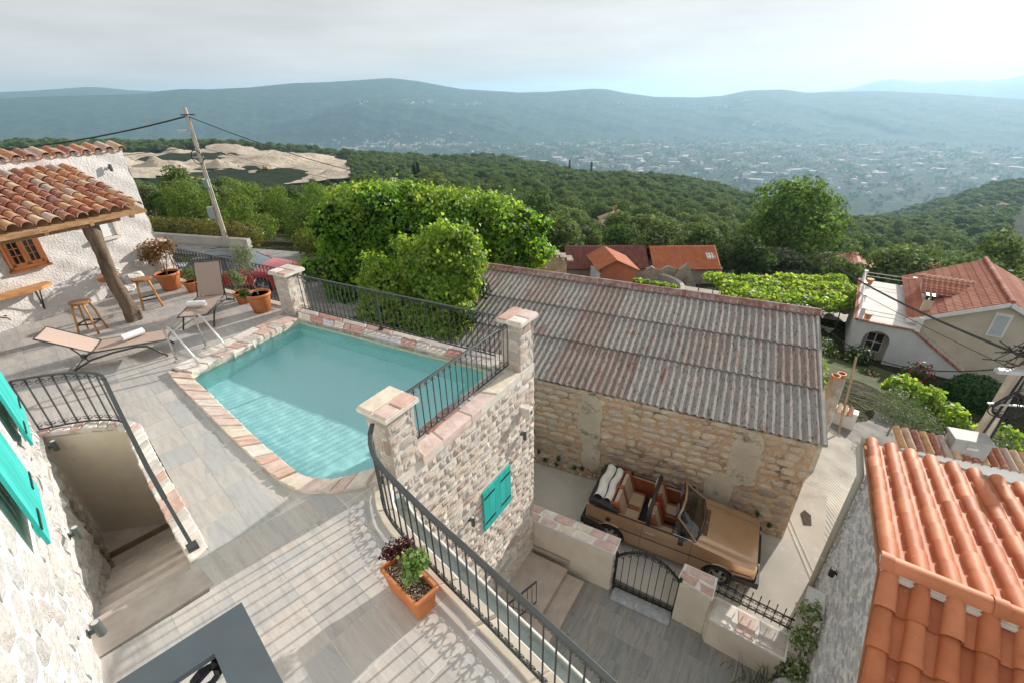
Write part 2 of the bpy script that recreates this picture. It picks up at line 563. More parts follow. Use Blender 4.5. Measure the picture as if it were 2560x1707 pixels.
def ground_mat():
    m, t, b = new_mat('hillside_vegetation')
    ge = N(t, 'ShaderNodeNewGeometry')
    pos = ge.outputs['Position']
    ln = N(t, 'ShaderNodeVectorMath', operation='LENGTH')
    t.links.new(pos, ln.inputs[0])
    dist_ = ln.outputs['Value']
    sx = N(t, 'ShaderNodeSeparateXYZ'); t.links.new(pos, sx.inputs[0])
    # near: dry grass and earth
    n1 = noise(t, pos, .9, 6, .65)
    r1 = ramp(t, [(.3, (.035, .05, .018)), (.5, (.075, .085, .035)), (.72, (.16, .135, .08))]); t.links.new(n1.outputs['Fac'], r1.inputs['Fac'])
    # woodland floor
    n2 = noise(t, pos, .09, 5, .7)
    r2 = ramp(t, [(.3, (.02, .035, .014)), (.7, (.06, .085, .03))]); t.links.new(n2.outputs['Fac'], r2.inputs['Fac'])
    f1 = N(t, 'ShaderNodeMapRange'); f1.inputs['From Min'].default_value = 35; f1.inputs['From Max'].default_value = 80
    t.links.new(dist_, f1.inputs['Value'])
    col = mixc(t, f1.outputs['Result'], r1.outputs['Color'], r2.outputs['Color'])
    # valley: plots, hedges, roads
    vo = N(t, 'ShaderNodeTexVoronoi'); vo.inputs['Scale'].default_value = .011; t.links.new(pos, vo.inputs['Vector'])
    bwv = N(t, 'ShaderNodeSeparateColor'); t.links.new(vo.outputs['Color'], bwv.inputs[0])
    rv = ramp(t, [(0, (.03, .06, .025)), (.35, (.05, .085, .03)), (.6, (.09, .12, .05)), (.8, (.04, .07, .03)), (.93, (.2, .19, .13))], 'CONSTANT'); t.links.new(bwv.outputs[0], rv.inputs['Fac'])
    n3 = noise(t, pos, .02, 6, .75)
    f3 = N(t, 'ShaderNodeMapRange'); f3.inputs['From Min'].default_value = .42; f3.inputs['From Max'].default_value = .56
    t.links.new(n3.outputs['Fac'], f3.inputs['Value'])
    val = mixc(t, f3.outputs['Result'], (.02, .045, .02), rv.outputs['Color'])
    f2 = N(t, 'ShaderNodeMapRange'); f2.inputs['From Min'].default_value = -230; f2.inputs['From Max'].default_value = -320
    t.links.new(sx.outputs['Z'], f2.inputs['Value'])
    col = mixc(t, f2.outputs['Result'], col, val)
    # hills: scrub woodland, paler rocky bands
    n4 = noise(t, pos, .012, 8, .78)
    r4 = ramp(t, [(.36, (.012, .035, .022)), (.5, (.03, .062, .03)), (.62, (.07, .10, .05)), (.8, (.16, .17, .11))]); t.links.new(n4.outputs['Fac'], r4.inputs['Fac'])
    f4 = N(t, 'ShaderNodeMapRange'); f4.inputs['From Min'].default_value = 4150; f4.inputs['From Max'].default_value = 4500
    t.links.new(dist_, f4.inputs['Value'])
    col = mixc(t, f4.outputs['Result'], col, r4.outputs['Color'])
    t.links.new(col, b.inputs['Base Color'])
    b.inputs['Roughness'].default_value = .95
    b.inputs['Specular IOR Level'].default_value = .1
    nb = noise(t, pos, .05, 8, .8)
    bump(t, b, nb.outputs['Fac'], 1., 22)
    return m
me.materials.append(ground_mat())
ground = setp(link('ground', me), kind='structure')

def far_ridge(name, tab, r_, base):
    az = np.linspace(tab[0][0], tab[-1][0], 120)
    el = np.interp(az, [p[0] for p in tab], [p[1] for p in tab])
    mb = MB()
    zt = 4.3 + r_ * np.tan(np.radians(el))
    vv = []
    for k, (rk, f_) in enumerate(((r_ - 2200, 0), (r_ - 1100, .55), (r_ - 400, .9), (r_, 1), (r_ + 1500, .3))):
        for a, z in zip(az, zt):
            vv.append((math.sin(R(a)) * rk, math.cos(R(a)) * rk, base + (z - base) * f_))
    n_ = len(az)
    mb.add(vv, [(k * n_ + i, (k + 1) * n_ + i, (k + 1) * n_ + i + 1, k * n_ + i + 1) for k in range(4) for i in range(n_ - 1)])
    return setp(mb.build(name, HILLM, smooth=True), kind='structure')
HILLM = surf('far_hills', [(.03, .06, .035), (.07, .10, .06)], .95, .004, spec=.1)
far_ridge('far_mountain_ridge', [(27, -.9), (29.4, -.36), (30.56, -.24), (33.45, .08), (34.93, .55), (36.14, .75), (38.57, .38), (41.44, .5), (42.31, .37), (43.75, .51), (44.47, .76), (47, .9), (52, .4)], 10500, -300)
far_ridge('far_hill_ridge', [(-55, .5), (-48, .8), (-43.86, .91), (-41.98, .99), (-38.48, 1.24), (-37.42, 1.2), (-35.76, 1.0), (-33.45, .87), (-31.93, .6), (-29, -.2)], 8600, -300)

# ------------------------------------------------------------------ haze: the air of the valley
hz = MB().box((600, 5400, -95), (26000, 15500, 650))
hm = bpy.data.materials.new('haze_air'); hm.use_nodes = True
_t = hm.node_tree; _t.nodes.clear()
_pv = N(_t, 'ShaderNodeVolumePrincipled'); _o = N(_t, 'ShaderNodeOutputMaterial')
_pv.inputs['Color'].default_value = (.47, .72, .92, 1)
_pv.inputs['Density'].default_value = 1.12e-4
_pv.inputs['Anisotropy'].default_value = .35
_t.links.new(_pv.outputs[0], _o.inputs['Volume'])
haze = setp(hz.build('haze', hm), 'thin blue haze filling the wide valley', 'haze', kind='stuff')

# ------------------------------------------------------------------ stones, railings: shared pieces
def stone_mesh(name, mat, seed, bul=.16, rough_=.10, sq=1.):
    """irregular block, x length, z height, front at -y"""
    g_ = np.random.default_rng(seed)
    nx, nz = 4, 3
    mb = MB()
    xs = np.linspace(-.5, .5, nx + 1); zs = np.linspace(-.5, .5, nz + 1)
    vv = []
    for j, z in enumerate(zs):
        for i, x in enumerate(xs):
            ex = abs(x) * 2; ez = abs(z) * 2
            edge = max(ex, ez)
            y = -.5 + bul * (ex ** 4 + ez ** 4) + g_.normal(0, rough_) * (1 if edge < .99 else .4)
            cx = x * (1 - .10 * sq * (ez ** 3)) + g_.normal(0, .018 * sq); cz = z * (1 - .12 * sq * (ex ** 3)) + g_.normal(0, .025 * sq)
            vv.append((cx, y, cz))
    ff = [(j * (nx + 1) + i, j * (nx + 1) + i + 1, (j + 1) * (nx + 1) + i + 1, (j + 1) * (nx + 1) + i) for j in range(nz) for i in range(nx)]
    rim = [i for i in range(nx + 1)] + [j * (nx + 1) + nx for j in range(1, nz + 1)] + [nz * (nx + 1) + i for i in range(nx - 1, -1, -1)] + [j * (nx + 1) for j in range(nz - 1, 0, -1)]
    o = len(vv)
    for k in rim: vv.append((vv[k][0] * .97, .5, vv[k][2] * .97))
    m_ = len(rim)
    for k in range(m_):
        l = (k + 1) % m_
        ff.append((rim[k], o + k, o + l, rim[l]))
    mb.add(vv, ff)
    return mb.mesh(name, mat)
def courses(L_, H_, ch, sw, seed, z0=0.0, wav=.0):
    g_ = random.Random(seed)
    z = 0; out_ = []
    while z < H_ - ch[0] * .4:
        h_ = min(g_.uniform(*ch), H_ - z)
        x = -g_.uniform(0, sw[0])
        while x < L_:
            w_ = g_.uniform(*sw)
            x0, x1 = max(x, 0), min(x + w_, L_)
            if x1 - x0 > .05: out_.append((x0, z, x1 - x0, h_ * g_.uniform(.92, 1.0)))
            x += w_
        z += h_
    return out_
def place_stones(parent, O, u, n, cells, meshes, depth, joint=.015, proud=.02, near=None, maxn=300, name='stone', keep=None, seed=1, stuffname='small_stones'):
    """each cell (x,z,w,h) of the wall plane gets one stone"""
    g_ = random.Random(seed)
    O, u, n = np.asarray(O, float), unit(u), unit(n)
    up = V(0, 0, 1)
    cells = [c_ for c_ in cells if keep is None or keep(c_[0] + c_[2] / 2, c_[1] + c_[3] / 2, c_)]
    cp = V(0, 0, 4.3)
    def key(c_):
        p = O + u * (c_[0] + c_[2] / 2) + up * (c_[1] + c_[3] / 2)
        return -c_[2] * c_[3] / np.linalg.norm(p - cp) ** 2
    cells.sort(key=key)
    off = np.array(origin(parent))
    rest_v, rest_f = [], []
    for k, (x, z, w_, h_) in enumerate(cells):
        me_ = g_.choice(meshes)
        pr = proud * g_.uniform(.5, 1.3)
        cen = O + u * (x + w_ / 2) + up * (z + h_ / 2) + n * (pr - depth / 2) - off
        fl = -1 if g_.random() < .5 else 1
        ax, ay, az = u * (w_ - joint) , -n * depth, up * (h_ - joint) * 1
        if np.dot(np.cross(ax, ay), az) < 0: ax = -ax
        M4 = Matrix(((ax[0], ay[0], az[0], cen[0]), (ax[1], ay[1], az[1], cen[1]), (ax[2], ay[2], az[2], cen[2]), (0, 0, 0, 1)))
        if fl < 0: M4 = M4 @ Matrix.Rotation(math.pi, 4, 'Y')
        if k < maxn:
            o = link(name, me_, parent)
            o.matrix_local = M4
        else:
            v_ = np.array([(*p.co, 1) for p in me_.vertices]) @ np.array(M4).T
            o0 = len(rest_v)
            rest_v.extend(v_[:, :3].tolist())
            rest_f.extend([tuple(i + o0 for i in p.vertices) for p in me_.polygons])
    if rest_v:
        me_ = bpy.data.meshes.new(stuffname)
        me_.from_pydata(rest_v, [], rest_f)
        me_.materials.append(meshes[0].materials[0])
        setp(link(stuffname, me_, parent), kind='stuff')

def scroll_mesh(name, s_, mat, r_=.0045):
    """arch between two bars with volutes curling inwards; x along the rail, z up"""
    mb = MB()
    pts = []
    for k in range(9):                                   # left volute, from its heart outwards
        a = R(-60 - 300 + k * 37.5 * 1.15); rr = .10 * s_ + .13 * s_ * k / 8
        pts.append((-.27 * s_ + rr * math.cos(a), 0, -.36 * s_ + rr * math.sin(a)))
    arch = [(-.46, -.22), (-.40, -.06), (-.2, .0), (0, .012), (.2, .0), (.40, -.06), (.46, -.22)]
    right = [(-p[0], 0, p[2]) for p in pts[::-1]]
    path = pts + [(x * s_, 0, z * s_) for x, z in arch] + right
    mb.tube(path, r_, 4)
    return mb.mesh(name, mat)
SCROLL = {}
def resample(path, step):
    P = [np.asarray(p, float) for p in path]
    d = [0]
    for a, b in zip(P[:-1], P[1:]): d.append(d[-1] + np.linalg.norm(b - a))
    n = max(1, round(d[-1] / step))
    res = []
    for i in range(n + 1):
        s_ = d[-1] * i / n
        k = min(max(np.searchsorted(d, s_, 'right') - 1, 0), len(P) - 2)
        t = (s_ - d[k]) / max(d[k + 1] - d[k], 1e-9)
        res.append(P[k] + (P[k + 1] - P[k]) * t)
    return res, d[-1]
def railing(label, path, h_, step=.125, mat=None, posts=(), flat=.05, bar=.007, bottom=.05, cat='railing', scrolls=True, name='iron_railing'):
    mat = mat or IRON
    t = thing(name, tuple(path[0]), label, cat)
    off = np.array(origin(t))
    pts, ln_ = resample(path, step)
    st = ln_ / (len(pts) - 1)
    up = V(0, 0, 1)
    fine, _ = resample(path, .09)
    def rail(nm, z, w_, th):
        mb = MB()
        vv = []
        m_ = len(fine)
        for i, p in enumerate(fine):
            tdir = unit((fine[min(i + 1, m_ - 1)] - fine[max(i - 1, 0)]) * V(1, 1, 0))
            sd = V(tdir[1], -tdir[0], 0)
            for a, b in ((-1, -1), (1, -1), (1, .2), (.7, 1), (-.7, 1), (-1, .2)):
                vv.append(p + sd * a * w_ / 2 + up * (z + b * th / 2))
        ff = [(i * 6 + k, i * 6 + (k + 1) % 6, i * 6 + 6 + (k + 1) % 6, i * 6 + 6 + k) for i in range(m_ - 1) for k in range(6)]
        ff += [tuple(range(5, -1, -1)), tuple((m_ - 1) * 6 + k for k in range(6))]
        mb.add(vv, ff)
        return mb.build(nm, mat, t)
    rail('top_rail', h_, flat, .016)
    rail('bottom_rail', bottom, .03, .012)
    key = (mat.name, round(h_, 2), bar, round(bottom, 2))
    bm_ = MB().beam((0, 0, bottom), (0, 0, h_), bar * 2, bar * 2, (1, 0, 0)).mesh('baluster', mat)
    sk = (mat.name, round(st, 3))
    if sk not in SCROLL: SCROLL[sk] = scroll_mesh('scroll', st, mat)
    for i, p in enumerate(pts):
        if i in posts or (i - len(pts)) in posts:
            pb = MB().beam(p - off, p - off + up * h_, .04, .04, (1, 0, 0))
            pb.box(p - off + up * .02, (.09, .09, .04))
            link('post', pb.mesh('post', mat), t)
        elif 0 < i < len(pts) - 1 or not posts:
            o = link('baluster', bm_, t); o.location = p - off
        if scrolls and i < len(pts) - 1:
            q = pts[i + 1]; mid = (p + q) / 2 - off
            a = math.atan2(q[1] - p[1], q[0] - p[0])
            o = link('scroll', SCROLL[sk], t); o.location = mid + up * (h_ - .014); o.rotation_euler = (0, 0, a)
            o = link('scroll', SCROLL[sk], t); o.location = mid + up * (bottom + .012); o.rotation_euler = (math.pi, 0, a)
    return t

COPE_COLS = [(.60, .44, .38), (.70, .64, .57), (.52, .33, .27), (.66, .59, .47), (.62, .48, .43), (.68, .62, .58), (.57, .39, .33), (.72, .67, .61), (.52, .47, .43), (.63, .51, .46)]
COPE = surf('coping_stone', [(.5, .4, .33), (.65, .55, .47)], .8, 7, var=COPE_COLS, varf=.88, bs=.35, bscale=28, spots=[((.72, .66, .58), 9, .6, .1, .5)])
COPE_RED = surf('red_coping_stone', [(.5, .4, .33), (.6, .45, .38)], .8, 7, var=[(.62, .47, .42), (.58, .38, .31), (.64, .51, .46), (.66, .59, .47), (.60, .43, .37), (.70, .64, .57), (.63, .48, .43), (.66, .57, .47)], varf=.8, bs=.35, bscale=28)
COPE_GREY = surf('grey_coping_stone', [(.4, .33, .3), (.5, .45, .42)], .8, 7, var=[(.34, .17, .13), (.42, .38, .36), (.46, .42, .38), (.40, .24, .2), (.36, .33, .33), (.5, .44, .38), (.3, .14, .11), (.44, .41, .4)], varf=.9, bs=.35, bscale=28)
def path_at(path, s_):
    d = 0
    for a, b in zip(path[:-1], path[1:]):
        l = math.dist(a, b)
        if s_ <= d + l or b is path[-1]:
            t = (s_ - d) / l
            return (a[0] + (b[0] - a[0]) * t, a[1] + (b[1] - a[1]) * t)
        d += l
def plen(path): return sum(math.dist(a, b) for a, b in zip(path[:-1], path[1:]))
def coping(parent, pin, pout, z0, z1, mat, wr, seed, gap=.02, name='coping_stone', bed=None, skew=.04):
    """row of flat stones between two lines, each stone a piece; a mortar bed below"""
    g_ = random.Random(seed)
    Li, Lo = plen(pin), plen(pout)
    s_ = 0; cuts = [0.]
    while s_ < Li:
        s_ += g_.uniform(*wr)
        if Li - s_ < wr[0] * .7: break
        cuts.append(s_)
    cuts.append(Li)
    sk = [0] + [g_.uniform(-skew, skew) for _ in cuts[1:-1]] + [0]
    for k in range(len(cuts) - 1):
        a, b = cuts[k] + gap / 2, cuts[k + 1] - gap / 2
        ao, bo = (cuts[k] / Li) * Lo + sk[k] + gap / 2, (cuts[k + 1] / Li) * Lo + sk[k + 1] - gap / 2
        m_ = 4
        inn = [path_at(pin, a + (b - a) * i / m_) for i in range(m_ + 1)]
        ou = [path_at(pout, ao + (bo - ao) * i / m_) for i in range(m_ + 1)]
        tz = z1 + g_.uniform(-.006, .008)
        ring = inn + ou[::-1]
        cx = sum(p[0] for p in ring) / len(ring); cy = sum(p[1] for p in ring) / len(ring)
        jit = [(p[0] + g_.gauss(0, .005), p[1] + g_.gauss(0, .005)) for p in ring]
        n_ = len(ring)
        ins = [(cx + (p[0] - cx) * .93, cy + (p[1] - cy) * .93, tz + g_.gauss(0, .003)) for p in jit]
        vv = [(p[0], p[1], z0) for p in jit] + [(p[0], p[1], tz - .014) for p in jit] + ins
        ff = [tuple(range(n_ - 1, -1, -1))]
        for r_ in range(2):
            for i in range(n_):
                j = (i + 1) % n_
                ff.append((r_ * n_ + i, r_ * n_ + j, r_ * n_ + n_ + j, r_ * n_ + n_ + i))
        # top as strips
        h2 = n_ // 2
        for i in range(h2 - 1):
            ff.append((2 * n_ + i, 2 * n_ + i + 1, 2 * n_ + n_ - 2 - i, 2 * n_ + n_ - 1 - i))
        if area([(p[0], p[1]) for p in ring]) < 1e-4: continue
        sgn = sum(ring[i][0] * ring[(i + 1) % n_][1] - ring[(i + 1) % n_][0] * ring[i][1] for i in range(n_))
        if sgn < 0: ff = [f[::-1] for f in ff]
        mb = MB(); mb.add(vv, ff)
        mb.build(name, mat, parent)
    if bed is not None:
        mb = MB()
        m_ = 40
        for k in range(m_):
            q = [path_at(pin, Li * k / m_), path_at(pin, Li * (k + 1) / m_), path_at(pout, Lo * (k + 1) / m_), path_at(pout, Lo * k / m_)]
            zb = z1 - .02
            mb.poly([(p[0], p[1], zb) for p in q])
            mb.add([(q[0][0], q[0][1], z0), (q[1][0], q[1][1], z0), (q[1][0], q[1][1], zb), (q[0][0], q[0][1], zb)], [(0, 1, 2, 3)])
            mb.add([(q[3][0], q[3][1], z0), (q[2][0], q[2][1], z0), (q[2][0], q[2][1], zb), (q[3][0], q[3][1], zb)], [(3, 2, 1, 0)])
        mb.build('mortar_bed', bed, parent)

# ------------------------------------------------------------------ terrace floor with its tiles
POOL_IN = [(-4.70, 9.22), (-0.33, 6.97), (-1.60, 4.98), (-1.78, 4.58), (-1.91, 4.51), (-2.10, 4.43), (-2.29, 4.37), (-2.50, 4.375), (-2.66, 4.41), (-2.81, 4.49), (-3.64, 5.16), (-4.94, 6.30), (-5.60, 6.86), (-5.72, 7.02), (-5.70, 7.14)]
POOL_OUT = [(-5.1, 9.95), (0.1, 7.2), (-1.75, 4.35), (-1.86, 4.29), (-2.05, 4.21), (-2.24, 4.165), (-2.51, 4.165), (-2.72, 4.21), (-2.92, 4.32), (-3.2, 4.52), (-3.99, 5.17), (-4.94, 5.98), (-5.9, 6.80), (-6.2, 7.08), (-6.22, 7.25)]
WELL_IN = [(-7.02, 5.38), (-6.38, 5.51), (-6.01, 5.55), (-5.69, 5.39), (-5.01, 4.69), (-4.1, 3.82), (-3.43, 3.21), (-3.28, 3.08), (-3.99, 2.52)]
WELL_OUT = [(-7.1, 5.58), (-6.47, 5.72), (-5.87, 5.70), (-5.56, 5.53), (-4.85, 4.83), (-3.95, 3.98), (-3.37, 3.41), (-3.06, 2.90), (-3.72, 2.24)]
WELL_HULL = [(-7.15, 5.58), (-6.47, 5.72), (-5.87, 5.70), (-5.56, 5.53), (-3.37, 3.41), (-3.06, 2.90), (-3.72, 2.24)]
DECK = [(2.2, .05), (-1.24, 3.44), (-1.43, 3.62), (-1.58, 3.81), (-1.70, 4.02), (-1.77, 4.25), (0.1, 7.2), (-5.1, 9.98), (-9.3, 12.2), (-9.6, 12.1), (-11.9, 7.0), (-14, 4.5), (-14, 2.0), (-8, -4), (1, -3)]
def hull_halfplanes(): return DECK
TS = .4535
TD, TN = ad(-43.1), ad(46.9)
T0 = V(-4.328, 4.876, 0)
DECKM = None
def deck_mat(name, c1, c2, c3, sat):
    m, t, b = new_mat(name)
    vec = coords(t, (1.1, 9, 1), (0, 0, 0))
    n1 = noise(t, vec, 1.6, 7, .62, .6)
    rp = ramp(t, [(.3, c1), (.5, c2), (.7, c3)]); t.links.new(n1.outputs['Fac'], rp.inputs['Fac'])
    rv = ramp(t, [tuple(x * k for x in c_) for c_, k in (((1, .985, .965), 1.0), ((.93, .95, .97), .97), ((1.03, .98, .94), 1.02), ((.97, .97, .97), .93), ((1.02, 1.0, .97), 1.03))], 'CONSTANT')
    t.links.new(rnd(t), rv.inputs['Fac'])
    col = mixc(t, 1.0, rp.outputs['Color'], rv.outputs['Color'], 'MULTIPLY')
    n2 = noise(t, coords(t, (1, 4, 1)), 5, 6, .7, 1.2)
    f_ = N(t, 'ShaderNodeMapRange'); f_.inputs['From Min'].default_value = .57; f_.inputs['From Max'].default_value = .68; f_.inputs['To Max'].default_value = .4
    t.links.new(n2.outputs['Fac'], f_.inputs['Value'])
    col = mixc(t, f_.outputs['Result'], col, tuple(x * .62 for x in c1))
    t.links.new(col, b.inputs['Base Color'])
    b.inputs['Roughness'].default_value = .55
    b.inputs['Specular IOR Level'].default_value = .35
    bump(t, b, n1.outputs['Fac'], .12, .01)
    return m
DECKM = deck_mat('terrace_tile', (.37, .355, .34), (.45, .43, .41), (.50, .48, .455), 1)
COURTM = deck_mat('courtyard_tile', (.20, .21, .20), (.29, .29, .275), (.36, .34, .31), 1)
GROUT = surf('grout', [(.62, .59, .55), (.70, .67, .63)], .9, 8)
GROUT2 = surf('grey_grout', [(.40, .38, .35), (.48, .46, .43)], .9, 8)
terrace = setp(bpy.data.objects.new('terrace_floor', None), kind='structure'); C.objects.link(terrace); LOC[terrace.name] = Vector((0, 0, 0))
_edges = edges_out([DECK[i] for i in (0, 1, 2, 3, 4, 5)] + [DECK[6], DECK[7], DECK[8], DECK[9], DECK[10], DECK[11], DECK[12], DECK[13], DECK[14]])
def in_deck(poly):
    # the outline is not convex at the tower: clip the left part and the near strip separately
    left = [(-1.77, 4.25), (0.1, 7.2), (-5.1, 9.98), (-9.3, 12.2), (-9.6, 12.1), (-11.9, 7.0), (-12.7, 4.9), (-13, 3.0), (-8, -4)]
    res = []
    a_ = inter(poly, left)
    if a_ and area(a_) > 1e-4: res.append(a_)
    ring_ = [(1, -3), (2.2, .05), (-1.24, 3.44), (-1.43, 3.62), (-1.58, 3.81), (-1.70, 4.02), (-1.77, 4.25)]
    for p_, q_ in zip(ring_[:-1], ring_[1:]):
        b_ = inter(poly, [(-8, -4), p_, q_])
        if b_ and area(b_) > 1e-5: res.append(b_)
    return res
POOL_HULL = POOL_OUT
def deck_pieces(poly):
    res = in_deck(poly)
    res = minus(res, POOL_HULL)
    res = minus(res, WELL_HULL)
    return [p for p in res if area(p) > 4e-4]
_bed = MB()
for i in range(-22, 26):
    for j in range(-26, 26):
        c_ = T0 + TD * (i * TS) + TN * (j * TS)
        if c_[1] < .2 or c_[0] < -12.8: continue
        if (c_[0] + 3.96) * .6818 + (c_[1] - 2.54) * .7315 < -.75 and -(c_[0] + 3.96) * .7315 + (c_[1] - 2.54) * .6818 < 3.9: continue
        q = [c_ + TD * a + TN * b for a, b in ((0, 0), (TS, 0), (TS, TS), (0, TS))]
        g_ = .004
        qt = [c_ + TD * a + TN * b for a, b in ((g_, g_), (TS - g_, g_), (TS - g_, TS - g_), (g_, TS - g_))]
        pcs = deck_pieces([(p[0], p[1]) for p in qt])
        if not pcs: continue
        for p in deck_pieces([(p[0], p[1]) for p in q]): _bed.poly([(x, y, -.0035) for x, y in p])
        cen = c_ + (TD + TN) * TS / 2
        ca, sa = TD[0], TD[1]
        mb = MB()
        for p in pcs:
            mb.prism([((x - cen[0]) * ca + (y - cen[1]) * sa, -(x - cen[0]) * sa + (y - cen[1]) * ca) for x, y in p], -.02, 0)
        o = link('floor_tile', mb.mesh('floor_tile', DECKM), terrace)
        o.location = (cen[0], cen[1], 0)
        o.rotation_euler = (0, 0, R(-43.1))
_bed.build('grout_bed', GROUT, terrace)
# edge of the slab seen over the courtyard
mb = MB()
_edge = [(2.2, .05), (-1.24, 3.44), (-1.43, 3.62), (-1.58, 3.81), (-1.70, 4.02), (-1.77, 4.25)]
for a, b in zip(_edge[:-1], _edge[1:]):
    mb.add([(a[0], a[1], -.6), (b[0], b[1], -.6), (b[0], b[1], -.021), (a[0], a[1], -.021)], [(0, 1, 2, 3)])
mb.build('slab_edge', PLASTER, terrace)

# ------------------------------------------------------------------ pool
WAVE = .0008
pool = thing('swimming_pool', (-3.2, 7, 0), 'small turquoise swimming pool edged with pink and cream stones', 'swimming pool')
def mosaic():
    m, t, b = new_mat('pool_mosaic_tiles')
    vec = coords(t, (1, 1, 1), (0, 0, R(43)), jitter=False)
    br = N(t, 'ShaderNodeTexBrick'); br.offset = 0
    br.inputs['Scale'].default_value = 1; br.inputs['Mortar Size'].default_value = .002
    br.inputs['Brick Width'].default_value = .025; br.inputs['Row Height'].default_value = .025
    br.inputs['Color1'].default_value = (.38, .86, .92, 1); br.inputs['Color2'].default_value = (.50, .93, .96, 1); br.inputs['Mortar'].default_value = (.62, .78, .74, 1)
    t.links.new(vec, br.inputs['Vector'])
    n1 = noise(t, vec, 30, 3)
    col = mixc(t, .5, br.outputs['Color'], mixc(t, n1.outputs['Fac'], (.36, .86, .92), (.58, .95, .98)))
    t.links.new(col, b.inputs['Base Color']); b.inputs['Roughness'].default_value = .4
    return m
POOLM = mosaic()
WALLM = surf('pool_side_mosaic', [(.34, .76, .74), (.46, .85, .82)], .4, 14, bs=.05, bscale=60)
BAND = surf('waterline_mosaic', [(.56, .54, .40), (.68, .65, .50)], .5, 22, bs=.1, bscale=60)
n_ = len(POOL_IN)
mb = MB(); mb.poly([(x, y, -.80) for x, y in POOL_IN[::-1]]); mb.build('pool_floor', POOLM, pool)
mb = MB(); mw = MB()
for i in range(n_):
    a, b = POOL_IN[i], POOL_IN[(i + 1) % n_]
    mb.add([(a[0], a[1], -.80), (b[0], b[1], -.80), (b[0], b[1], -.12), (a[0], a[1], -.12)], [(0, 1, 2, 3)])
    mw.add([(a[0], a[1], -.12), (b[0], b[1], -.12), (b[0], b[1], .03), (a[0], a[1], .03)], [(0, 1, 2, 3)])
mb.build('pool_side', WALLM, pool); mw.build('waterline_band', BAND, pool)
def water_mat():
    m, t, b = new_mat('pool_water')
    b.inputs['Base Color'].default_value = (.92, .99, .995, 1)
    b.inputs['Roughness'].default_value = 0.0
    b.inputs['IOR'].default_value = 1.33
    b.inputs['Transmission Weight'].default_value = 1.0
    n1 = noise(t, coords(t, (1, 1, 1), jitter=False), 9, 3, .5, .4)
    bump(t, b, n1.outputs['Fac'], .18, .02)
    return m
# rippled water sheet; its rim runs under the coping
_px = np.array(POOL_IN); _x0, _y0 = _px.min(0) - .1; _x1, _y1 = _px.max(0) + .1
_cv = POOL_IN; NXW, NYW = 150, 150
def _grow(x, y):
    for p, n in edges_out(_cv):
        if ((x - p[0]) * n[0] + (y - p[1]) * n[1]) / math.hypot(*n) > .06: return False
    return True
wv_ = MB(); _id = {}
for j in range(NYW + 1):
    for i in range(NXW + 1):
        x = _x0 + (_x1 - _x0) * i / NXW; y = _y0 + (_y1 - _y0) * j / NYW
        if _grow(x, y):
            h_ = 0.
            for k, (ax_, ay_, f_, a_) in enumerate(((.9, .4, 9, 1.), (-.5, .85, 13, .8), (.2, -1, 17, .6), (-.95, -.3, 23, .45), (.6, .8, 31, .3), (1, -.2, 7, .8))): h_ += a_ * math.sin((ax_ * x + ay_ * y) * f_ + k * 1.9 + .8 * math.sin(x * 2.1 + y * 1.3 * k))
            _id[i, j] = len(wv_.v); wv_.v.append((x, y, -.075 + h_ * WAVE))
for (i, j), q in list(_id.items()):
    if all(k in _id for k in ((i + 1, j), (i + 1, j + 1), (i, j + 1))): wv_.f.append((q, _id[i + 1, j], _id[i + 1, j + 1], _id[i, j + 1]))
wo_ = wv_.build('water_surface', water_mat(), pool, True)
wo_.cycles.is_caustics_caster = True
for o_ in pool.children:
    if o_.name.startswith(('pool_floor', 'pool_side')): o_.cycles.is_caustics_receiver = True
# coping: near side and round the corner to the pillar
_in = [(-5.72, 7.02), (-5.60, 6.86), (-4.94, 6.30), (-3.64, 5.16), (-2.81, 4.49), (-2.66, 4.41), (-2.50, 4.375), (-2.29, 4.37), (-2.10, 4.43), (-1.91, 4.51), (-1.80, 4.56)]
_out = [(-6.24, 7.12), (-5.9, 6.80), (-4.94, 5.97), (-3.99, 5.16), (-3.2, 4.51), (-2.92, 4.31), (-2.72, 4.20), (-2.51, 4.155), (-2.24, 4.155), (-2.05, 4.20), (-1.86, 4.28)]
coping(pool, _in, _out, -.03, .05, COPE_RED, (.14, .36), 5, bed=MORTAR)
coping(pool, [(-4.70, 9.22), (-.33, 6.97)], [(-4.86, 9.60), (-.22, 7.22)], -.03, .06, COPE_GREY, (.2, .42), 6, bed=MORTAR)
coping(pool, [(-4.86, 9.605), (-.22, 7.225)], [(-4.96, 9.90), (-.08, 7.38)], -.03, .045, COPE_GREY, (.5, .9), 16, bed=MORTAR)
coping(pool, [(-5.72, 7.04), (-4.70, 9.22)], [(-5.98, 7.14), (-5.0, 9.36)], -.03, .06, COPE, (.22, .45), 7, bed=MORTAR)
coping(pool, [(-5.985, 7.145), (-5.005, 9.365)], [(-6.22, 7.25), (-5.25, 9.50)], -.03, .035, COPE, (.3, .6), 9, bed=MORTAR)
# skimmer mouth in the side wall
mb = MB()
a, b = V(-5.40, 7.78, -.16), V(-5.20, 8.20, -.16)
u_ = unit(b - a); n2 = V(u_[1], -u_[0], 0)
for (z0_, z1_) in ((-.17, -.14), (.0, .03)): mb.obox(a + V(0, 0, z0_ + .16) + n2 * .003, b - a, n2 * .03, V(0, 0, z1_ - z0_))
for q in (a, b - u_ * .03): mb.obox(q + V(0, 0, .02) + n2 * .004, u_ * .03, n2 * .03, V(0, 0, .14))
sk = mb.build('skimmer_frame', WHITE, pool)
MB().obox(a + V(0, 0, .0) + n2 * .002, b - a, n2 * .004, V(0, 0, .17)).build('skimmer_flap', surf('pale_flap', [(.35, .5, .45), (.42, .58, .52)], .4), sk)

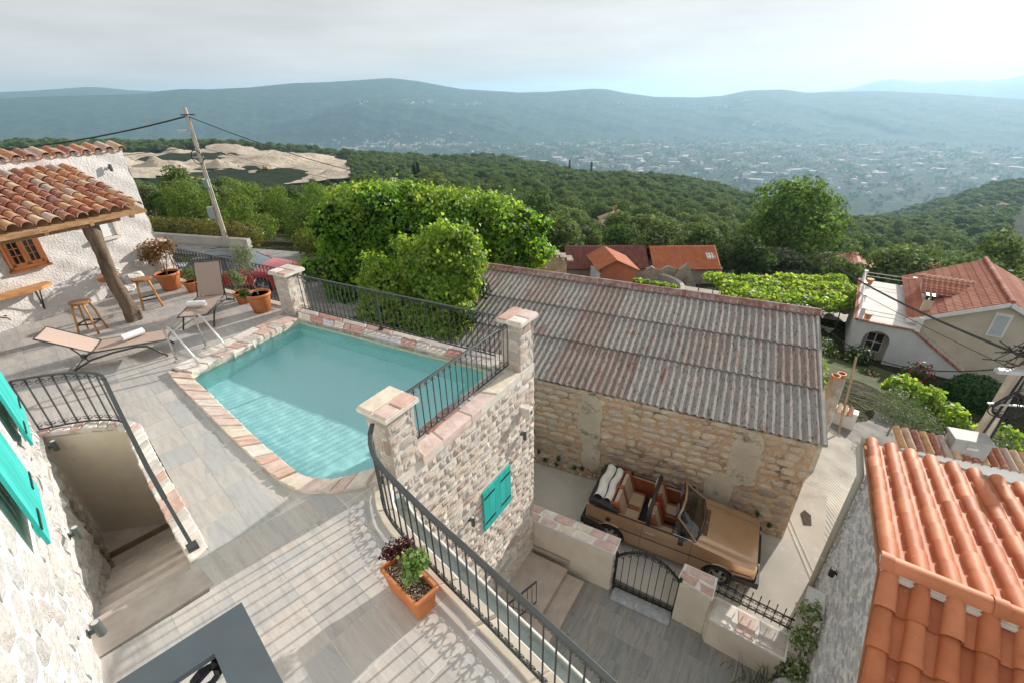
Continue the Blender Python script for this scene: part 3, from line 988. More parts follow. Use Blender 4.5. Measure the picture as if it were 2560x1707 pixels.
# ladder
lad = thing('pool_ladder', (-6.2, 7.78, 0), 'polished steel pool ladder with two curved handrails', 'pool ladder')
u_ = unit(V(.22, .52, 0)); dv_ = V(.90, -.42, 0)
for base in (V(-6.30, 7.52, 0), V(-6.06, 8.05, 0)):
    p0 = base
    path = [p0, p0 + V(-.02, .01, .45), p0 + V(-.03, .015, .66), p0 + dv_ * .03 + V(0, 0, .72), p0 + dv_ * .12 + V(0, 0, .73), p0 + dv_ * .22 + V(0, 0, .69), p0 + dv_ * .56 + V(0, 0, .27), p0 + dv_ * .61 + V(0, 0, .17), p0 + dv_ * .63 + V(0, 0, 0.02), p0 + dv_ * .66 + V(0, 0, -.74)]
    MB().tube(path, .020, 10).build('handrail', STEEL, lad, True)
    MB().lathe([(.05, .0), (.05, .012), (.03, .022), (.022, .05)], 14, p0).build('flange', STEEL, lad)
for k in range(4):
    z = -.14 - k * .17
    a = V(-6.30, 7.52, 0) + dv_ * (.63 - z * .035); a[2] = z
    b = V(-6.06, 8.05, 0) + dv_ * (.63 - z * .035); b[2] = z
    MB().beam(a, b, .07, .02).build('tread', STEEL, lad)

# ------------------------------------------------------------------ stone tower under the pool
TU = ad(56.5); TNRM = V(TU[1], -TU[0], 0)           # along the wall, outwards
TC = V(.40, 7.215, 0)                                # far right corner
TLEN = 4.1
tower = thing('pool_retaining_wall', (TC[0], TC[1], -5.3), 'tall pale stone wall carrying the pool above the lower courtyard', 'wall')
mb = MB()
back = [TC, TC - TU * TLEN, TC - TU * TLEN - TNRM * .42, TC - TNRM * .42 + TU * .0]
inn = .004
mb.prism([tuple((p - TNRM * (inn if i < 2 else 0))[:2]) for i, p in enumerate(back)], -5.4, -.001)
mb.build('wall_body', MORTAR, tower)
TST = surf('pale_wall_stone', [(.5, .44, .38), (.6, .55, .48)], .9, 9, var=[(.72, .63, .54), (.66, .54, .46), (.75, .67, .58), (.62, .56, .51), (.52, .37, .30), (.74, .64, .52), (.70, .61, .53), (.58, .51, .47), (.76, .69, .61), (.68, .56, .45)], varf=.75,
           bs=.9, bd=.02, bscale=35, spots=[((.70, .65, .58), 12, .55, .1, .6), ((.3, .23, .2), 25, .64, .06, .4)])
TSM = [stone_mesh('stone', TST, 40 + i, .10, .09, .45) for i in range(8)]
TO = TC - TU * TLEN + V(0, 0, -5.3)
SHX0, SHX1, SHZ0, SHZ1 = TLEN - 1.78, TLEN - .93, 5.3 - 2.62, 5.3 - 1.68
def keep_t(x, z, c_):
    if z > 5.20: return False
    if SHX0 - .02 < x < SHX1 + .02 and SHZ0 - .02 < z < SHZ1 + .02: return False
    # nothing of the part under the terrace slab shows
    return True
cl = courses(TLEN, 5.2, (.115, .18), (.15, .40), 3)
place_stones(tower, TO, TU, TNRM, cl, TSM, .10, .024, .020, keep=keep_t, seed=4)
# coping along the wall top, under the railing
pi = [tuple((TC - TU * (3.15 - 0) * k_ - TNRM * .40)[:2]) for k_ in (1., .1)]
a_in = [(-1.56, 5.02), (-.33, 6.97)]; a_mid = [(-1.40, 4.92), (-.14, 6.84)]; a_out = [tuple((TC - TU * 2.98 + TNRM * .03)[:2]), tuple((TC - TU * .46 + TNRM * .03)[:2])]
coping(tower, a_in, a_mid, -.06, .055, COPE_GREY, (.2, .45), 12, bed=MORTAR)
coping(tower, [(-1.40, 4.92), (-.135, 6.845)], a_out, -.09, .06, COPE, (.35, .7), 14, bed=MORTAR)

def pillar(label, cen, su, sn, u, h_, capm, seed, z0=0.0, name='stone_pillar'):
    """square stone pillar: mortar core, stones on every face, cap slabs"""
    t = thing(name, (cen[0], cen[1], z0), label, 'pillar')
    u = unit(u); n = V(u[1], -u[0], 0)
    c0 = V(cen[0], cen[1], z0)
    a, b = su / 2 - .02, sn / 2 - .02
    MB().obox(c0 - u * a - n * b, u * 2 * a, n * 2 * b, V(0, 0, h_ - .07)).build('core', MORTAR, t)
    for k, (fu, fn, lu, ln2) in enumerate(((u, n, su, sn), (-u, -n, su, sn), (-n, u, sn, su), (n, -u, sn, su))):
        place_stones(t, c0 - unit(fu) * lu / 2 + unit(fn) * (ln2 / 2 - .018), fu, fn, courses(lu, h_ - .08, (.14, .24), (.18, .34), seed + k), TSM, .06, .02, .012, seed=seed + k)
    # cap: a few slabs with a mortar joint
    o = .05
    A, B = su / 2 + o, sn / 2 + o
    q = [c0 - u * A - n * B, c0 + u * A - n * B, c0 + u * A + n * B, c0 - u * A + n * B]
    MB().obox(q[0] * V(1, 1, 0) + V(0, 0, z0 + h_ - .075), u * 2 * A, n * 2 * B, V(0, 0, .055)).build('cap_bed', MORTAR, t)
    g_ = random.Random(seed)
    fx, fy = g_.uniform(.42, .6), g_.uniform(.4, .6)
    for (x0, x1, y0, y1) in ((0, 1, 0, fy), (0, fx, fy, 1), (fx, 1, fy, 1)):
        gp = .012
        p0 = q[0] + u * (2 * A * x0 + gp) + n * (2 * B * y0 + gp)
        c1 = p0 + u * (A * (x1 - x0) - gp) + n * (B * (y1 - y0) - gp)
        MB().cbox((c1[0], c1[1], z0 + h_ - .03), (2 * A * (x1 - x0) - 2 * gp, 2 * B * (y1 - y0) - 2 * gp, .075), math.atan2(u[1], u[0]), .012).build('cap_slab', capm, t)
    return t
pB = TC - TU * 3.21 - TNRM * .205
pillar('square stone pillar with pink cap beside the curved railing', pB, .46, .41, TU, 1.02, COPE_RED, 21)
pC = TC - TU * .235 - TNRM * .205
pillar('square stone pillar at the far right corner of the pool', pC, .46, .41, TU, 1.0, COPE, 31)
pillar('square stone pillar with flat cap at the left corner of the pool', V(-4.97, 9.77), .44, .44, ad(-27.5), 1.0, COPE, 51)

# ------------------------------------------------------------------ terrace railings
KERB = surf('beige_kerb_stone', [(.50, .44, .36), (.60, .54, .45)], .85, 4, bs=.15, bscale=50)
_inn = [(1.9, .22), (.05, 2.08), (-.37, 2.49), (-.76, 2.89), (-1.26, 3.39), (-1.42, 3.56), (-1.57, 3.76), (-1.68, 3.96), (-1.74, 4.16), (-1.74, 4.28)]
_rail = [(1.9, .30), (.13, 2.08), (-.16, 2.37), (-.4, 2.61), (-.77, 2.97), (-1.01, 3.22), (-1.22, 3.44), (-1.38, 3.62), (-1.51, 3.80), (-1.60, 4.0), (-1.655, 4.2), (-1.67, 4.36)]
kerb = thing('terrace_kerb', (-.4, 2.5, 0), 'beige stone kerb along the curved edge of the terrace', 'kerb')
def offs(path, d):
    res = []
    for i, p in enumerate(path):
        a = path[max(i - 1, 0)]; b = path[min(i + 1, len(path) - 1)]
        t = unit((b[0] - a[0], b[1] - a[1], 0)); res.append((p[0] + t[1] * d, p[1] - t[0] * d))
    return res
_inn_f = [tuple(p) for p in resample([(x, y, 0) for x, y in _inn], .15)[0]]
_inn_f = [(p[0], p[1]) for p in _inn_f]
coping(kerb, _inn_f, offs(_inn_f, .19), -.12, .022, KERB, (.55, .75), 3, gap=.006, name='kerb_stone', skew=.0, bed=MORTAR)
g1 = offs(_inn_f, .20); g2 = offs(_inn_f, .36)
gut = thing('roof_gutter', (0, 2.6, -.15), 'pale grey rain gutter below the terrace edge', 'gutter')
mb = MB()
for i in range(len(g1) - 1):
    m1, m2 = [((a[0] + b[0]) / 2, (a[1] + b[1]) / 2) for a, b in ((g1[i], g2[i]), (g1[i + 1], g2[i + 1]))]
    for (A1, A2, za, B1, B2, zb) in ((g1[i], g1[i + 1], -.05, g1[i], g1[i + 1], -.16), (g1[i], g1[i + 1], -.16, g2[i], g2[i + 1], -.16), (g2[i], g2[i + 1], -.16, g2[i], g2[i + 1], -.05)):
        mb.add([(A1[0], A1[1], za), (A2[0], A2[1], za), (B2[0], B2[1], zb), (B1[0], B1[1], zb)], [(0, 1, 2, 3)])
mb.build('channel', surf('zinc', [(.34, .40, .39), (.46, .50, .48)], .5, 3, spots=[((.12, .16, .12), 4, .55, .1, .7)]), gut)
MB().tube([(p[0], p[1], -.05) for p in g2], .012, 6).build('rim', WHITE, gut)
MB().tube([(p[0], p[1], -.05) for p in offs(_inn_f, .205)], .012, 6).build('rim', WHITE, gut)
_fr = resample([(x, y, .03) for x, y in _rail], .06)[0]
railing('dark iron railing curving along the terrace edge beside the planter', _fr, .88, .128, posts=(14,), flat=.055, bottom=.04)
railing('dark iron railing on the far side of the pool', [(-4.80, 9.70, .05), (-.30, 7.33, .05)], .86, .125, posts=(19,))
railing('dark iron railing between the two pillars above the tower wall', [(-1.39, 4.98, .06), (-.08, 6.98, .06)], .86, .125)
railing('dark iron railing behind the potted plants at the back of the terrace', [(-9.25, 12.1, .02), (-5.2, 10.02, .02)], .90, .125, posts=(16,))
MB_ = MB(); MB_.beam((-9.3, 12.12, -.05), (-5.2, 10.02, -.05), .22, .14); setp(MB_.build('terrace_back_kerb', KERB), 'low beige kerb under the back railing', 'kerb')

# stairwell rail: scrolled panel round the head of the well, then a handrail down the long side
_w = [(-7.02, 5.46, .03), (-6.72, 5.585, .03), (-6.47, 5.65, .03), (-6.19, 5.67, .03), (-6.0, 5.65, .03), (-5.83, 5.58, .03), (-5.70, 5.47, .03)]
wr_ = railing('dark iron railing curving round the head of the sunken stairs', _w, .88, .155, bottom=.03, flat=.05, scrolls=True, bar=.008)
mb = MB()
hp = [V(-5.70, 5.47, .905), V(-5.45, 5.22, .90), V(-4.9, 4.68, .78), V(-4.3, 4.10, .52), V(-3.95, 3.78, .36)]
for a, b in zip(hp[:-1], hp[1:]): mb.beam(a, b, .05, .014)
hr = mb.build('handrail', IRON, wr_)
mb = MB(); mb.beam(hp[-1], V(-3.50, 3.38, .05), .035, .035); mb.box((-3.50, 3.38, .06), (.10, .10, .05), R(-43)); mb.build('foot_bar', IRON, hr)
for p in (V(-4.45, 4.24, .55), V(-3.97, 3.79, .33)): MB().beam(p, p + V(.05, -.02, -.42), .014, .014).build('stay', IRON, hr)

# ------------------------------------------------------------------ sunken stairs
well = thing('sunken_stairs', (-5, 4.4, -2.2), 'sunken stairs with cream curved wall and stone rim', 'stairs')
_wi = [(-7.02, 5.38), (-6.38, 5.51), (-6.01, 5.55), (-5.82, 5.49), (-5.69, 5.39), (-5.01, 4.69), (-4.1, 3.82), (-3.43, 3.21)]
_wo = [(-7.08, 5.56), (-6.47, 5.71), (-5.95, 5.71), (-5.70, 5.62), (-5.56, 5.53), (-4.86, 4.83), (-3.96, 3.98), (-3.36, 3.40)]
coping(well, _wi, _wo, -.05, .035, COPE, (.13, .26), 8, bed=MORTAR, gap=.018, skew=.02)
mb = MB()
for a, b in zip(_wi[:-1], _wi[1:]):
    mb.add([(a[0], a[1], -2.6), (b[0], b[1], -2.6), (b[0], b[1], -.03), (a[0], a[1], -.03)], [(0, 1, 2, 3)])
mb.build('curved_wall', PLASTER, well)
WD = unit(V(-.7315, .6818, 0)); WN = V(.6818, .7315, 0)
STEP = surf('pale_step_stone', [(.50, .43, .38), (.58, .51, .45)], .8, 5, bs=.1, bscale=60, var=[(.60, .53, .47), (.44, .38, .33), (.55, .48, .42), (.40, .35, .31), (.58, .5, .44)], varf=.8)
W0 = V(-3.96, 2.54, 0)
def wellw(s_):                                       # width of the well at distance s along the wall
    return .93 if s_ < 0.1 else .95
s0 = -.03
mb = MB(); q = [W0 - WD * .36 - WN * .02, W0 + WD * .0 - WN * .02, W0 + WD * .0 + WN * .89, W0 - WD * .36 + WN * .93]
mb.prism([tuple(p[:2]) for p in q], -.2, .004); mb.build('step', STEP, well)
MB().prism([(-3.445, 3.20), (-3.37, 3.42), (-3.0, 2.98), (-3.30, 3.06)], -.2, -.001).build('floor_strip', DECKM, well)
for k in range(11):
    z = -.17 * (k + 1); a = .0 + .265 * k
    wd = .80 if k < 8 else 1.0
    p = W0 + WD * (a - .025) - WN * .05
    MB().obox(V(p[0], p[1], z - .2), WD * .31, WN * (.05 + .88), V(0, 0, .2)).build('step', STEP, well)
mb = MB(); p = W0 + WD * 2.9 - WN * .1
mb.obox(V(p[0], p[1], -2.3), WD * 1.6, WN * 1.3, V(0, 0, .22)); mb.build('landing', STEP, well)
mb = MB()
for k, (x, z) in enumerate(((-.05, -2.05), (.0, -1.95))): pass
# stone jamb at the foot of the wall
jm = [stone_mesh('jamb_stone', surf('jamb_stone', [(.25, .2, .16), (.4, .33, .27)], .9, 8, bs=.8, bscale=30), 90 + i) for i in range(3)]
jb = W0 + WD * 3.05 + WN * .02
place_stones(well, V(jb[0], jb[1], -2.08), WD, WN, [(0, i * .2, .3, .2) for i in range(8)], jm, .12, .02, .05, name='jamb_stone')
MB().obox(V(*(W0 + WD * 3.42)[:2], -2.08), WD * .03, WN * .9, V(0, 0, .1)).build('skirting', surf('brown_skirting', [(.22, .15, .10), (.3, .21, .15)], .6), well)

# ------------------------------------------------------------------ the stone house on the left, seen along its wall
hs = thing('stone_house', (-5, 3.5, -2.3), 'whitewashed rough stone house wall with turquoise shutters on the left', 'house')
WS = surf('whitewashed_stone', [(.60, .58, .55), (.72, .70, .66)], .95, 6, var=[(.62, .61, .60), (.70, .68, .64), (.55, .55, .56), (.66, .60, .56), (.74, .71, .66), (.60, .58, .55)], varf=.6, bs=1., bd=.05, bscale=10, spots=[((.40, .40, .41), 7, .58, .1, .6), ((.82, .78, .70), 4, .56, .1, .8)])
WM = surf('white_lime_render', [(.72, .69, .63), (.80, .77, .71)], .95, 4, bs=1., bd=.04, bscale=9)
mb = MB(); e0, e1 = W0 - WD * 5.5, W0 + WD * 4.15
mb.prism([tuple(p[:2]) for p in (e0 - WN * .01, e1 - WN * .01, e1 - WN * .6, e0 - WN * .6)], -2.5, 3.2)
mb.build('wall_body', WM, hs)
WSM = [stone_mesh('stone', WS, 60 + i, .22, .12) for i in range(8)]
cl = courses(7.4, 4.3, (.14, .30), (.22, .62), 9)
SHB = ((.08, 1.05, 1.02, 2.3), (2.32, 3.35, .82, 2.2))   # shutters: along wall from W0, z
def keep_h(x, z, c_):
    xx, zz = 4.15 - x, z - 2.3
    for a, b, c0, c1 in SHB:
        if a - .05 < xx < b + .05 and c0 - .02 < zz < c1: return False
    return True
place_stones(hs, V(e1[0], e1[1], -2.3), -WD, WN, cl, WSM, .11, .03, .02, keep=keep_h, seed=8)
for a, b, c0, c1 in SHB:
    p = W0 + WD * a + WN * .07
    nb = 6
    wd = (b - a) / nb
    sh_ = MB().obox(V(p[0], p[1], c0 + .1), WD * (b - a), WN * .012, V(0, 0, .12)).obox(V(p[0], p[1], c1 - .25), WD * (b - a), WN * .012, V(0, 0, .12)).build('shutter', TEAL, hs)
    for k in range(nb):
        MB().obox(V(p[0], p[1], c0) + WD * (wd * k + .002) + WN * .013, WD * (wd - .004), WN * .028, V(0, 0, c1 - c0)).build('board', TEAL, sh_)
    for zz in (c0 + .16,):
        for aa in (.0, b - a - .3): MB().obox(V(p[0], p[1], zz) + WD * aa + WN * .043, WD * .3, WN * .008, V(0, 0, .035)).build('hinge_strap', BLACKIRON, sh_)

def wall_lamp(label, p, n, h_=.16, r_=.035, mat=None, tilt=0, up=True):
    t = thing('wall_lamp', tuple(p), label, 'wall lamp')
    n = unit(n); mat = mat or LAMPG
    p = V(*p)
    c0 = p + n * .075
    prof = [(r_ * .96, -h_ / 2), (r_, -h_ / 2 + .004), (r_, h_ / 2 - .004), (r_ * .96, h_ / 2)]
    MB().lathe(prof, 18, c0).build('cylinder', mat, t, False)
    MB().lathe([(r_ * .78, h_ / 2 + .0005), (r_ * .78, h_ / 2 + .003)], 18, c0).build('lens', surf('lamp_lens', [(.5, .5, .48), (.6, .6, .57)], .15), t)
    MB().beam(p + n * .01, c0, .03, .03).build('arm', mat, t)
    MB().obox(p - V(-n[1], n[0], 0) * .03 + V(0, 0, -.03), V(-n[1], n[0], 0) * .06, n * .012, V(0, 0, .06)).build('wall_plate', mat, t)
    return t
LAMPG = plain('grey_lamp', (.10, .12, .11), .4, .3)
LAMPB = plain('black_lamp', (.02, .022, .024), .4, .3)
wall_lamp('grey cylinder wall lamp at the far end of the whitewashed wall', W0 + WD * 3.90 + WN * .05 + V(0, 0, -.10), WN)
wall_lamp('grey cylinder wall lamp halfway along the whitewashed wall', W0 + WD * 1.34 + WN * .05 + V(0, 0, .12), WN)
wall_lamp('grey cylinder wall lamp nearest the camera, lower left corner', W0 - WD * .44 + WN * .05 + V(0, 0, .38), WN)
wall_lamp('grey wall lamp on the pale tower wall right of the turquoise shutter', TC - TU * .50 + TNRM * .02 + V(0, 0, -1.28), TNRM, .2)
wall_lamp('grey wall lamp on the pale tower wall left of the turquoise shutter', TC - TU * 2.15 + TNRM * .02 + V(0, 0, -1.95), TNRM, .2)

# turquoise shutter on the tower wall
sh_ = thing('turquoise_shutter', tuple(TC - TU * 1.4 + V(0, 0, -2.2)), 'closed turquoise plank shutter on the tall pale stone wall', 'shutter')
nb = 5; x0, x1 = TLEN - SHX1, TLEN - SHX0
for k in range(nb):
    wd = (x1 - x0) / nb
    p = TC - TU * (x1 - wd * k - .003) + V(0, 0, -2.61) + TNRM * .02
    MB().obox(p, TU * (wd - .005), TNRM * .03, V(0, 0, .93)).build('board', TEAL, sh_)
for zz in (-2.45, -1.85):
    for xa in (x1 - .02, x0 + .32): MB().obox(TC - TU * xa + V(0, 0, zz) + TNRM * .0515, TU * .3, TNRM * .008, V(0, 0, .035)).build('hinge_strap', BLACKIRON, sh_)
MB().obox(TC - TU * (x1 + .03) + V(0, 0, -2.66), TU * (x1 - x0 + .06), -TNRM * .1, V(0, 0, 1.02)).build('reveal', MORTAR, sh_)
# stone spout block
sp_ = thing('stone_spout', tuple(TC - TU * .45 + V(0, 0, -.8)), 'small cream stone spout block jutting from the tower wall', 'spout')
p = TC - TU * .42 + V(0, 0, -.86)
MB().cbox((p + TNRM * .09) + V(0, 0, .09), (.17, .2, .18), R(56.5), .02).build('block', MORTAR, sp_)
MB().tube([p + TNRM * .1 + V(0, 0, .09), p + TNRM * .195 + V(0, 0, .09)], .035, 8).build('spout_hole', SOIL, sp_)

# ------------------------------------------------------------------ street, courtyard
CONC = surf('street_concrete', [(.40, .37, .32), (.52, .48, .42)], .9, .8, bs=.25, bscale=22, spots=[((.26, .23, .2), 1.2, .60, .12, .5), ((.62, .57, .49), 3, .58, .1, .5)])
RIB = surf('ribbed_concrete', [(.34, .31, .27), (.48, .45, .39)], .9, 1.5, bs=.5, bscale=16, spots=[((.15, .13, .11), 6, .6, .1, .6)])
ASPH = surf('old_asphalt', [(.16, .15, .14), (.25, .235, .215)], .95, 2, bs=.5, bscale=30)
mb = MB(); mb.prism([(-6, 12.5), (-6, 9), (-.2, 7.9), (.5, 7.55), (2.2, 6.6), (3.3, 5.95), (5.3, 4.7), (6.2, 5.6), (8.4, 8.9), (7.6, 9.9), (6.7, 8.2), (1, 11)], -5.7, -5.3)
setp(mb.build('street', CONC), kind='structure')
# ribbed ramp beyond the barn corner: cross ribs are real steps in the surface
ramp_ = MB(); NR = 46
_ra = [(6.3, 5.5), (8.4, 6.9), (10.6, 9.3), (13.2, 12.0), (16, 15)]; _rb = [(6.9, 8.6), (8.3, 9.8), (9.7, 11.9), (11.6, 14.6), (14, 18.2)]
_la, _lb = plen(_ra), plen(_rb)
def rampz(t): return -5.296 - 2.6 * max(0, t - .02) ** 1.15
vv = []
for i in range(NR * 2 + 1):
    t = i / (NR * 2) * .62
    a, b = path_at(_ra, _la * t), path_at(_rb, _lb * t)
    z = rampz(t) + (.010 if i % 2 else -.010)
    for k in range(5):
        f_ = k / 4; vv.append((a[0] + (b[0] - a[0]) * f_, a[1] + (b[1] - a[1]) * f_, z))
ramp_.add(vv, [(i * 5 + k, i * 5 + 5 + k, i * 5 + 6 + k, i * 5 + 1 + k) for i in range(NR * 2) for k in range(4)])
setp(ramp_.build('street_ramp', RIB), kind='structure')
mb = MB(); vv = []
for i in range(13):
    t = .62 + i / 12 * .38
    a, b = path_at(_ra, _la * t), path_at(_rb, _lb * t)
    vv += [(a[0] + .3, a[1] - .3, rampz(t) - .012), (b[0] - .4, b[1] + .3, rampz(t) - .012)]
mb.add(vv, [(2 * i, 2 * i + 2, 2 * i + 3, 2 * i + 1) for i in range(12)])
setp(mb.build('lane', ASPH), kind='structure')
dr = thing('storm_drain', (7.4, 8.1, -5.3), 'dark square drain opening in the street by the barn corner', 'drain')
mb = MB(); mb.prism([(7.22, 7.95), (7.40, 7.92), (7.56, 8.22), (7.50, 8.40), (7.34, 8.30)], -5.33, -5.285); mb.build('opening', SOIL, dr)
for dx in (): MB().box((7.40 + dx * .27 * math.cos(R(40)), 8.12 + dx * .27 * math.sin(R(40)), -5.27), (.10, .7, .09), R(40)).build('rim', CONC, dr)

court = setp(bpy.data.objects.new('courtyard_floor', None), kind='structure'); C.objects.link(court); LOC[court.name] = Vector((0, 0, 0))
CP = [(-2.2, 4.0), (.25, 7.5), (.5, 7.5), (2.2, 6.5), (3.5, 5.75), (5.4, 4.5), (5.9, 3.6), (2.6, -1.0), (.3, .0)]
cu, cn = ad(-33.5), ad(56.5); cs = .45; c00 = V(1.38, 6.30, 0)
bed = MB()
for i in range(-9, 16):
    for j in range(-18, 5):
        q0 = c00 + cu * i * cs + cn * j * cs
        g_ = .004
        p = inter([tuple((q0 + cu * a + cn * b)[:2]) for a, b in ((g_, g_), (cs - g_, g_), (cs - g_, cs - g_), (g_, cs - g_))], CP)
        if not p or area(p) < .002: continue
        cen = q0 + (cu + cn) * cs / 2
        ca, sa = cn[0], cn[1]
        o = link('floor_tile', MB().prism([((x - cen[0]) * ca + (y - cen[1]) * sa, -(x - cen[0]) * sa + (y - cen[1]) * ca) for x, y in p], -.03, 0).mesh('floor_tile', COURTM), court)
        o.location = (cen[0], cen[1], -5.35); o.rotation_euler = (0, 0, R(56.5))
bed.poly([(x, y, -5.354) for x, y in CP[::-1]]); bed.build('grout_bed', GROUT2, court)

LAND = surf('travertine_step', [(.44, .36, .30), (.53, .45, .38)], .75, 4, bs=.1, bscale=50)
st_ = thing('courtyard_steps', (.6, 6.4, -5.35), 'two pale stone steps and landing at the foot of the tower wall', 'steps')
q = [(.17, 7.22), (1.14, 6.65), (.46, 5.60), (-.6, 6.05)]
MB().prism(q, -5.35, -5.02).build('landing', LAND, st_)
MB().prism([(1.145, 6.645), (1.49, 6.45), (.81, 5.40), (.465, 5.595)], -5.35, -5.18).build('step', LAND, st_)
MB().prism([(.46, 5.59), (.80, 5.40), (.45, 4.9), (-.6, 5.4), (-.61, 6.04)], -5.35, -5.05).build('side_block', LAND, st_)
railing('short dark iron handrail beside the courtyard steps', [(.40, 5.88, -5.02), (-.55, 5.12, -5.02)], .72, .12, bottom=.05, flat=.04, scrolls=False)

# crazy-paved caps: irregular slabs with white joints
def cap_slabs(parent, q, z, n_u, seed, mat, th=.07, over=.03, rows=2):
    """q: four corners (near-left, near-right, far-right, far-left)"""
    g_ = random.Random(seed)
    q = [V(p[0], p[1], 0) for p in q]
    def pt(u, v): return (q[0] * (1 - u) + q[1] * u) * (1 - v) + (q[3] * (1 - u) + q[2] * u) * v
    MB().prism([tuple(p[:2]) for p in q], z - th, z - .012).build('cap_bed', WHITE_MORTAR, parent)
    us = {}
    for r_ in range(rows):
        x = 0; cuts = [0.]
        while x < 1:
            x += g_.uniform(.7, 1.35) / n_u
            if x > 1 - .5 / n_u: break
            cuts.append(x)
        us[r_] = cuts + [1.]
    for r_ in range(rows):
        cuts = us[r_]
        for k in range(len(cuts) - 1):
            v0, v1 = r_ / rows, (r_ + 1) / rows
            sk_ = g_.uniform(-.12, .12) / n_u
            jw = .018
            base = [(cuts[k], v0), ((cuts[k] + cuts[k + 1]) / 2, v0), (cuts[k + 1], v0), (cuts[k + 1], (v0 + v1) / 2), (cuts[k + 1], v1), ((cuts[k] + cuts[k + 1]) / 2, v1), (cuts[k], v1), (cuts[k], (v0 + v1) / 2)]
            base = [(u + g_.uniform(-.1, .1) / n_u * (0 < u < 1), v + g_.uniform(-.09, .09) * (0 < v < 1)) for u, v in base]
            P = [pt(u, v) for u, v in base]
            cen = sum(P) / len(P)
            P = [cen + (p - cen) * .86 for p in P]
            t2 = [cen + (p - cen) * .93 for p in P]
            n8 = len(P)
            zz = z + g_.uniform(-.004, .008)
            mb_ = MB()
            mb_.add([(p[0], p[1], z - th) for p in P] + [(p[0], p[1], zz - .012) for p in P] + [(p[0], p[1], zz) for p in t2],
                    [tuple(range(2 * n8, 3 * n8))] + [(a * n8 + i, a * n8 + (i + 1) % n8, a * n8 + n8 + (i + 1) % n8, a * n8 + n8 + i) for a in range(2) for i in range(n8)])
            mb_.build('cap_slab', mat, parent)
WHITE_MORTAR = surf('white_mortar', [(.66, .63, .58), (.75, .72, .67)], .9, 8, bs=.3, bscale=40)
cw = thing('courtyard_wall', (1.2, 6.9, -5.35), 'cream plastered courtyard wall capped with pink crazy paving left of the gate', 'wall')
q1 = [(.20, 7.33), (2.05, 6.31), (2.26, 6.69), (.43, 7.68)]
MB().prism([(.23, 7.345), (2.03, 6.35), (2.22, 6.67), (.43, 7.65)], -5.4, -4.17).build('wall_body', PLASTER, cw)
cap_slabs(cw, q1, -4.09, 5.2, 3, COPE)
MB().prism([(.235, 7.30), (1.20, 6.77), (1.19, 6.745), (.22, 7.275)], -5.02, -4.93).build('skirting', LAND, cw)
place_stones(cw, V(2.055, 6.355, -5.35), unit(V(.19, .32, 0)), unit(V(.32, -.19, 0)), courses(.36, 1.15, (.16, .24), (.3, .36), 5), TSM, .06, .02, .02)
cw2 = thing('gate_pier_wall', (4, 5.3, -5.35), 'cream wall with stepped stone cap and iron spikes right of the gate', 'wall')
MB().prism([(3.21, 5.72), (3.42, 6.06), (3.93, 5.74), (3.70, 5.39)], -5.4, -4.22).build('pier', PLASTER, cw2)
cap_slabs(cw2, [(3.20, 5.80), (3.70, 5.34), (3.98, 5.77), (3.44, 6.11)], -4.14, 1.6, 7, COPE)
MB().prism([(3.705, 5.385), (3.935, 5.735), (5.05, 4.95), (4.78, 4.60)], -5.4, -4.63).build('low_wall', PLASTER, cw2)
cap_slabs(cw2, [(3.66, 5.22), (4.72, 4.46), (5.03, 4.90), (3.99, 5.66)], -4.55, 3.2, 9, COPE, rows=1)
MB().prism([(3.70, 5.24), (4.70, 4.53), (4.78, 4.60), (3.72, 5.37)], -5.4, -4.63).build('low_wall', PLASTER, cw2)
sp_f = thing('spiked_fence', (4.5, 5.3, -4.5), 'low black iron fence with spikes on top of the courtyard wall', 'fence')
fa, fb = V(3.93, 5.70, 0), V(5.02, 4.92, 0)
for zz in (-4.42, -4.15): MB().beam(fa + V(0, 0, zz), fb + V(0, 0, zz), .02, .03).build('bar', BLACKIRON, sp_f)
fu = unit(fb - fa); fl_ = float(np.linalg.norm(fb - fa))
skm = scroll_mesh('scroll', .13, BLACKIRON, .006)
for k in range(10):
    p = fa + fu * (.06 + k * (fl_ - .1) / 9)
    MB().tube([p + V(0, 0, -4.5), p + V(0, 0, -4.02), p + V(0, 0, -4.0), p + V(0, 0, -3.94)], [.008, .008, .014, .004], 5).build('spike', BLACKIRON, sp_f)
    if k < 9:
        for zz, fl in ((-4.17, 0), (-4.40, math.pi)):
            o = link('scroll', skm, sp_f); m_ = p + fu * (fl_ - .1) / 18; o.location = (m_[0] - 4.5, m_[1] - 5.3, zz + 4.5); o.rotation_euler = (fl, 0, math.atan2(fu[1], fu[0]))

gate = thing('garden_gate', (2.65, 6.05, -5.35), 'arched black iron garden gate with scrolls in the courtyard wall', 'gate')
ga, gb = V(2.12, 6.38, 0), V(3.24, 5.76, 0); gu = unit(gb - ga); gl_ = float(np.linalg.norm(gb - ga))
for p in (ga, gb): MB().beam(p + V(0, 0, -5.33), p + V(0, 0, -4.12), .045, .045).build('post', BLACKIRON, gate)
def arch_z(s_): return -4.24 + .42 * math.sin(math.pi * min(max(s_, 0), 1)) ** .8
mb = MB()
for dz in (0, -.05): mb.tube([ga + gu * gl_ * t + V(0, 0, arch_z(t) + dz) for t in np.linspace(0, 1, 19)], .014, 6)
mb.build('arch_rail', BLACKIRON, gate)
MB().beam(ga + V(0, 0, -5.2), gb + V(0, 0, -5.2), .035, .035).build('bottom_rail', BLACKIRON, gate)
for k in range(1, 9):
    t = k / 9; p = ga + gu * gl_ * t
    MB().tube([p + V(0, 0, -5.29), p + V(0, 0, arch_z(t) + .05), p + V(0, 0, arch_z(t) + .09)], [.008, .008, .003], 5).build('bar', BLACKIRON, gate)
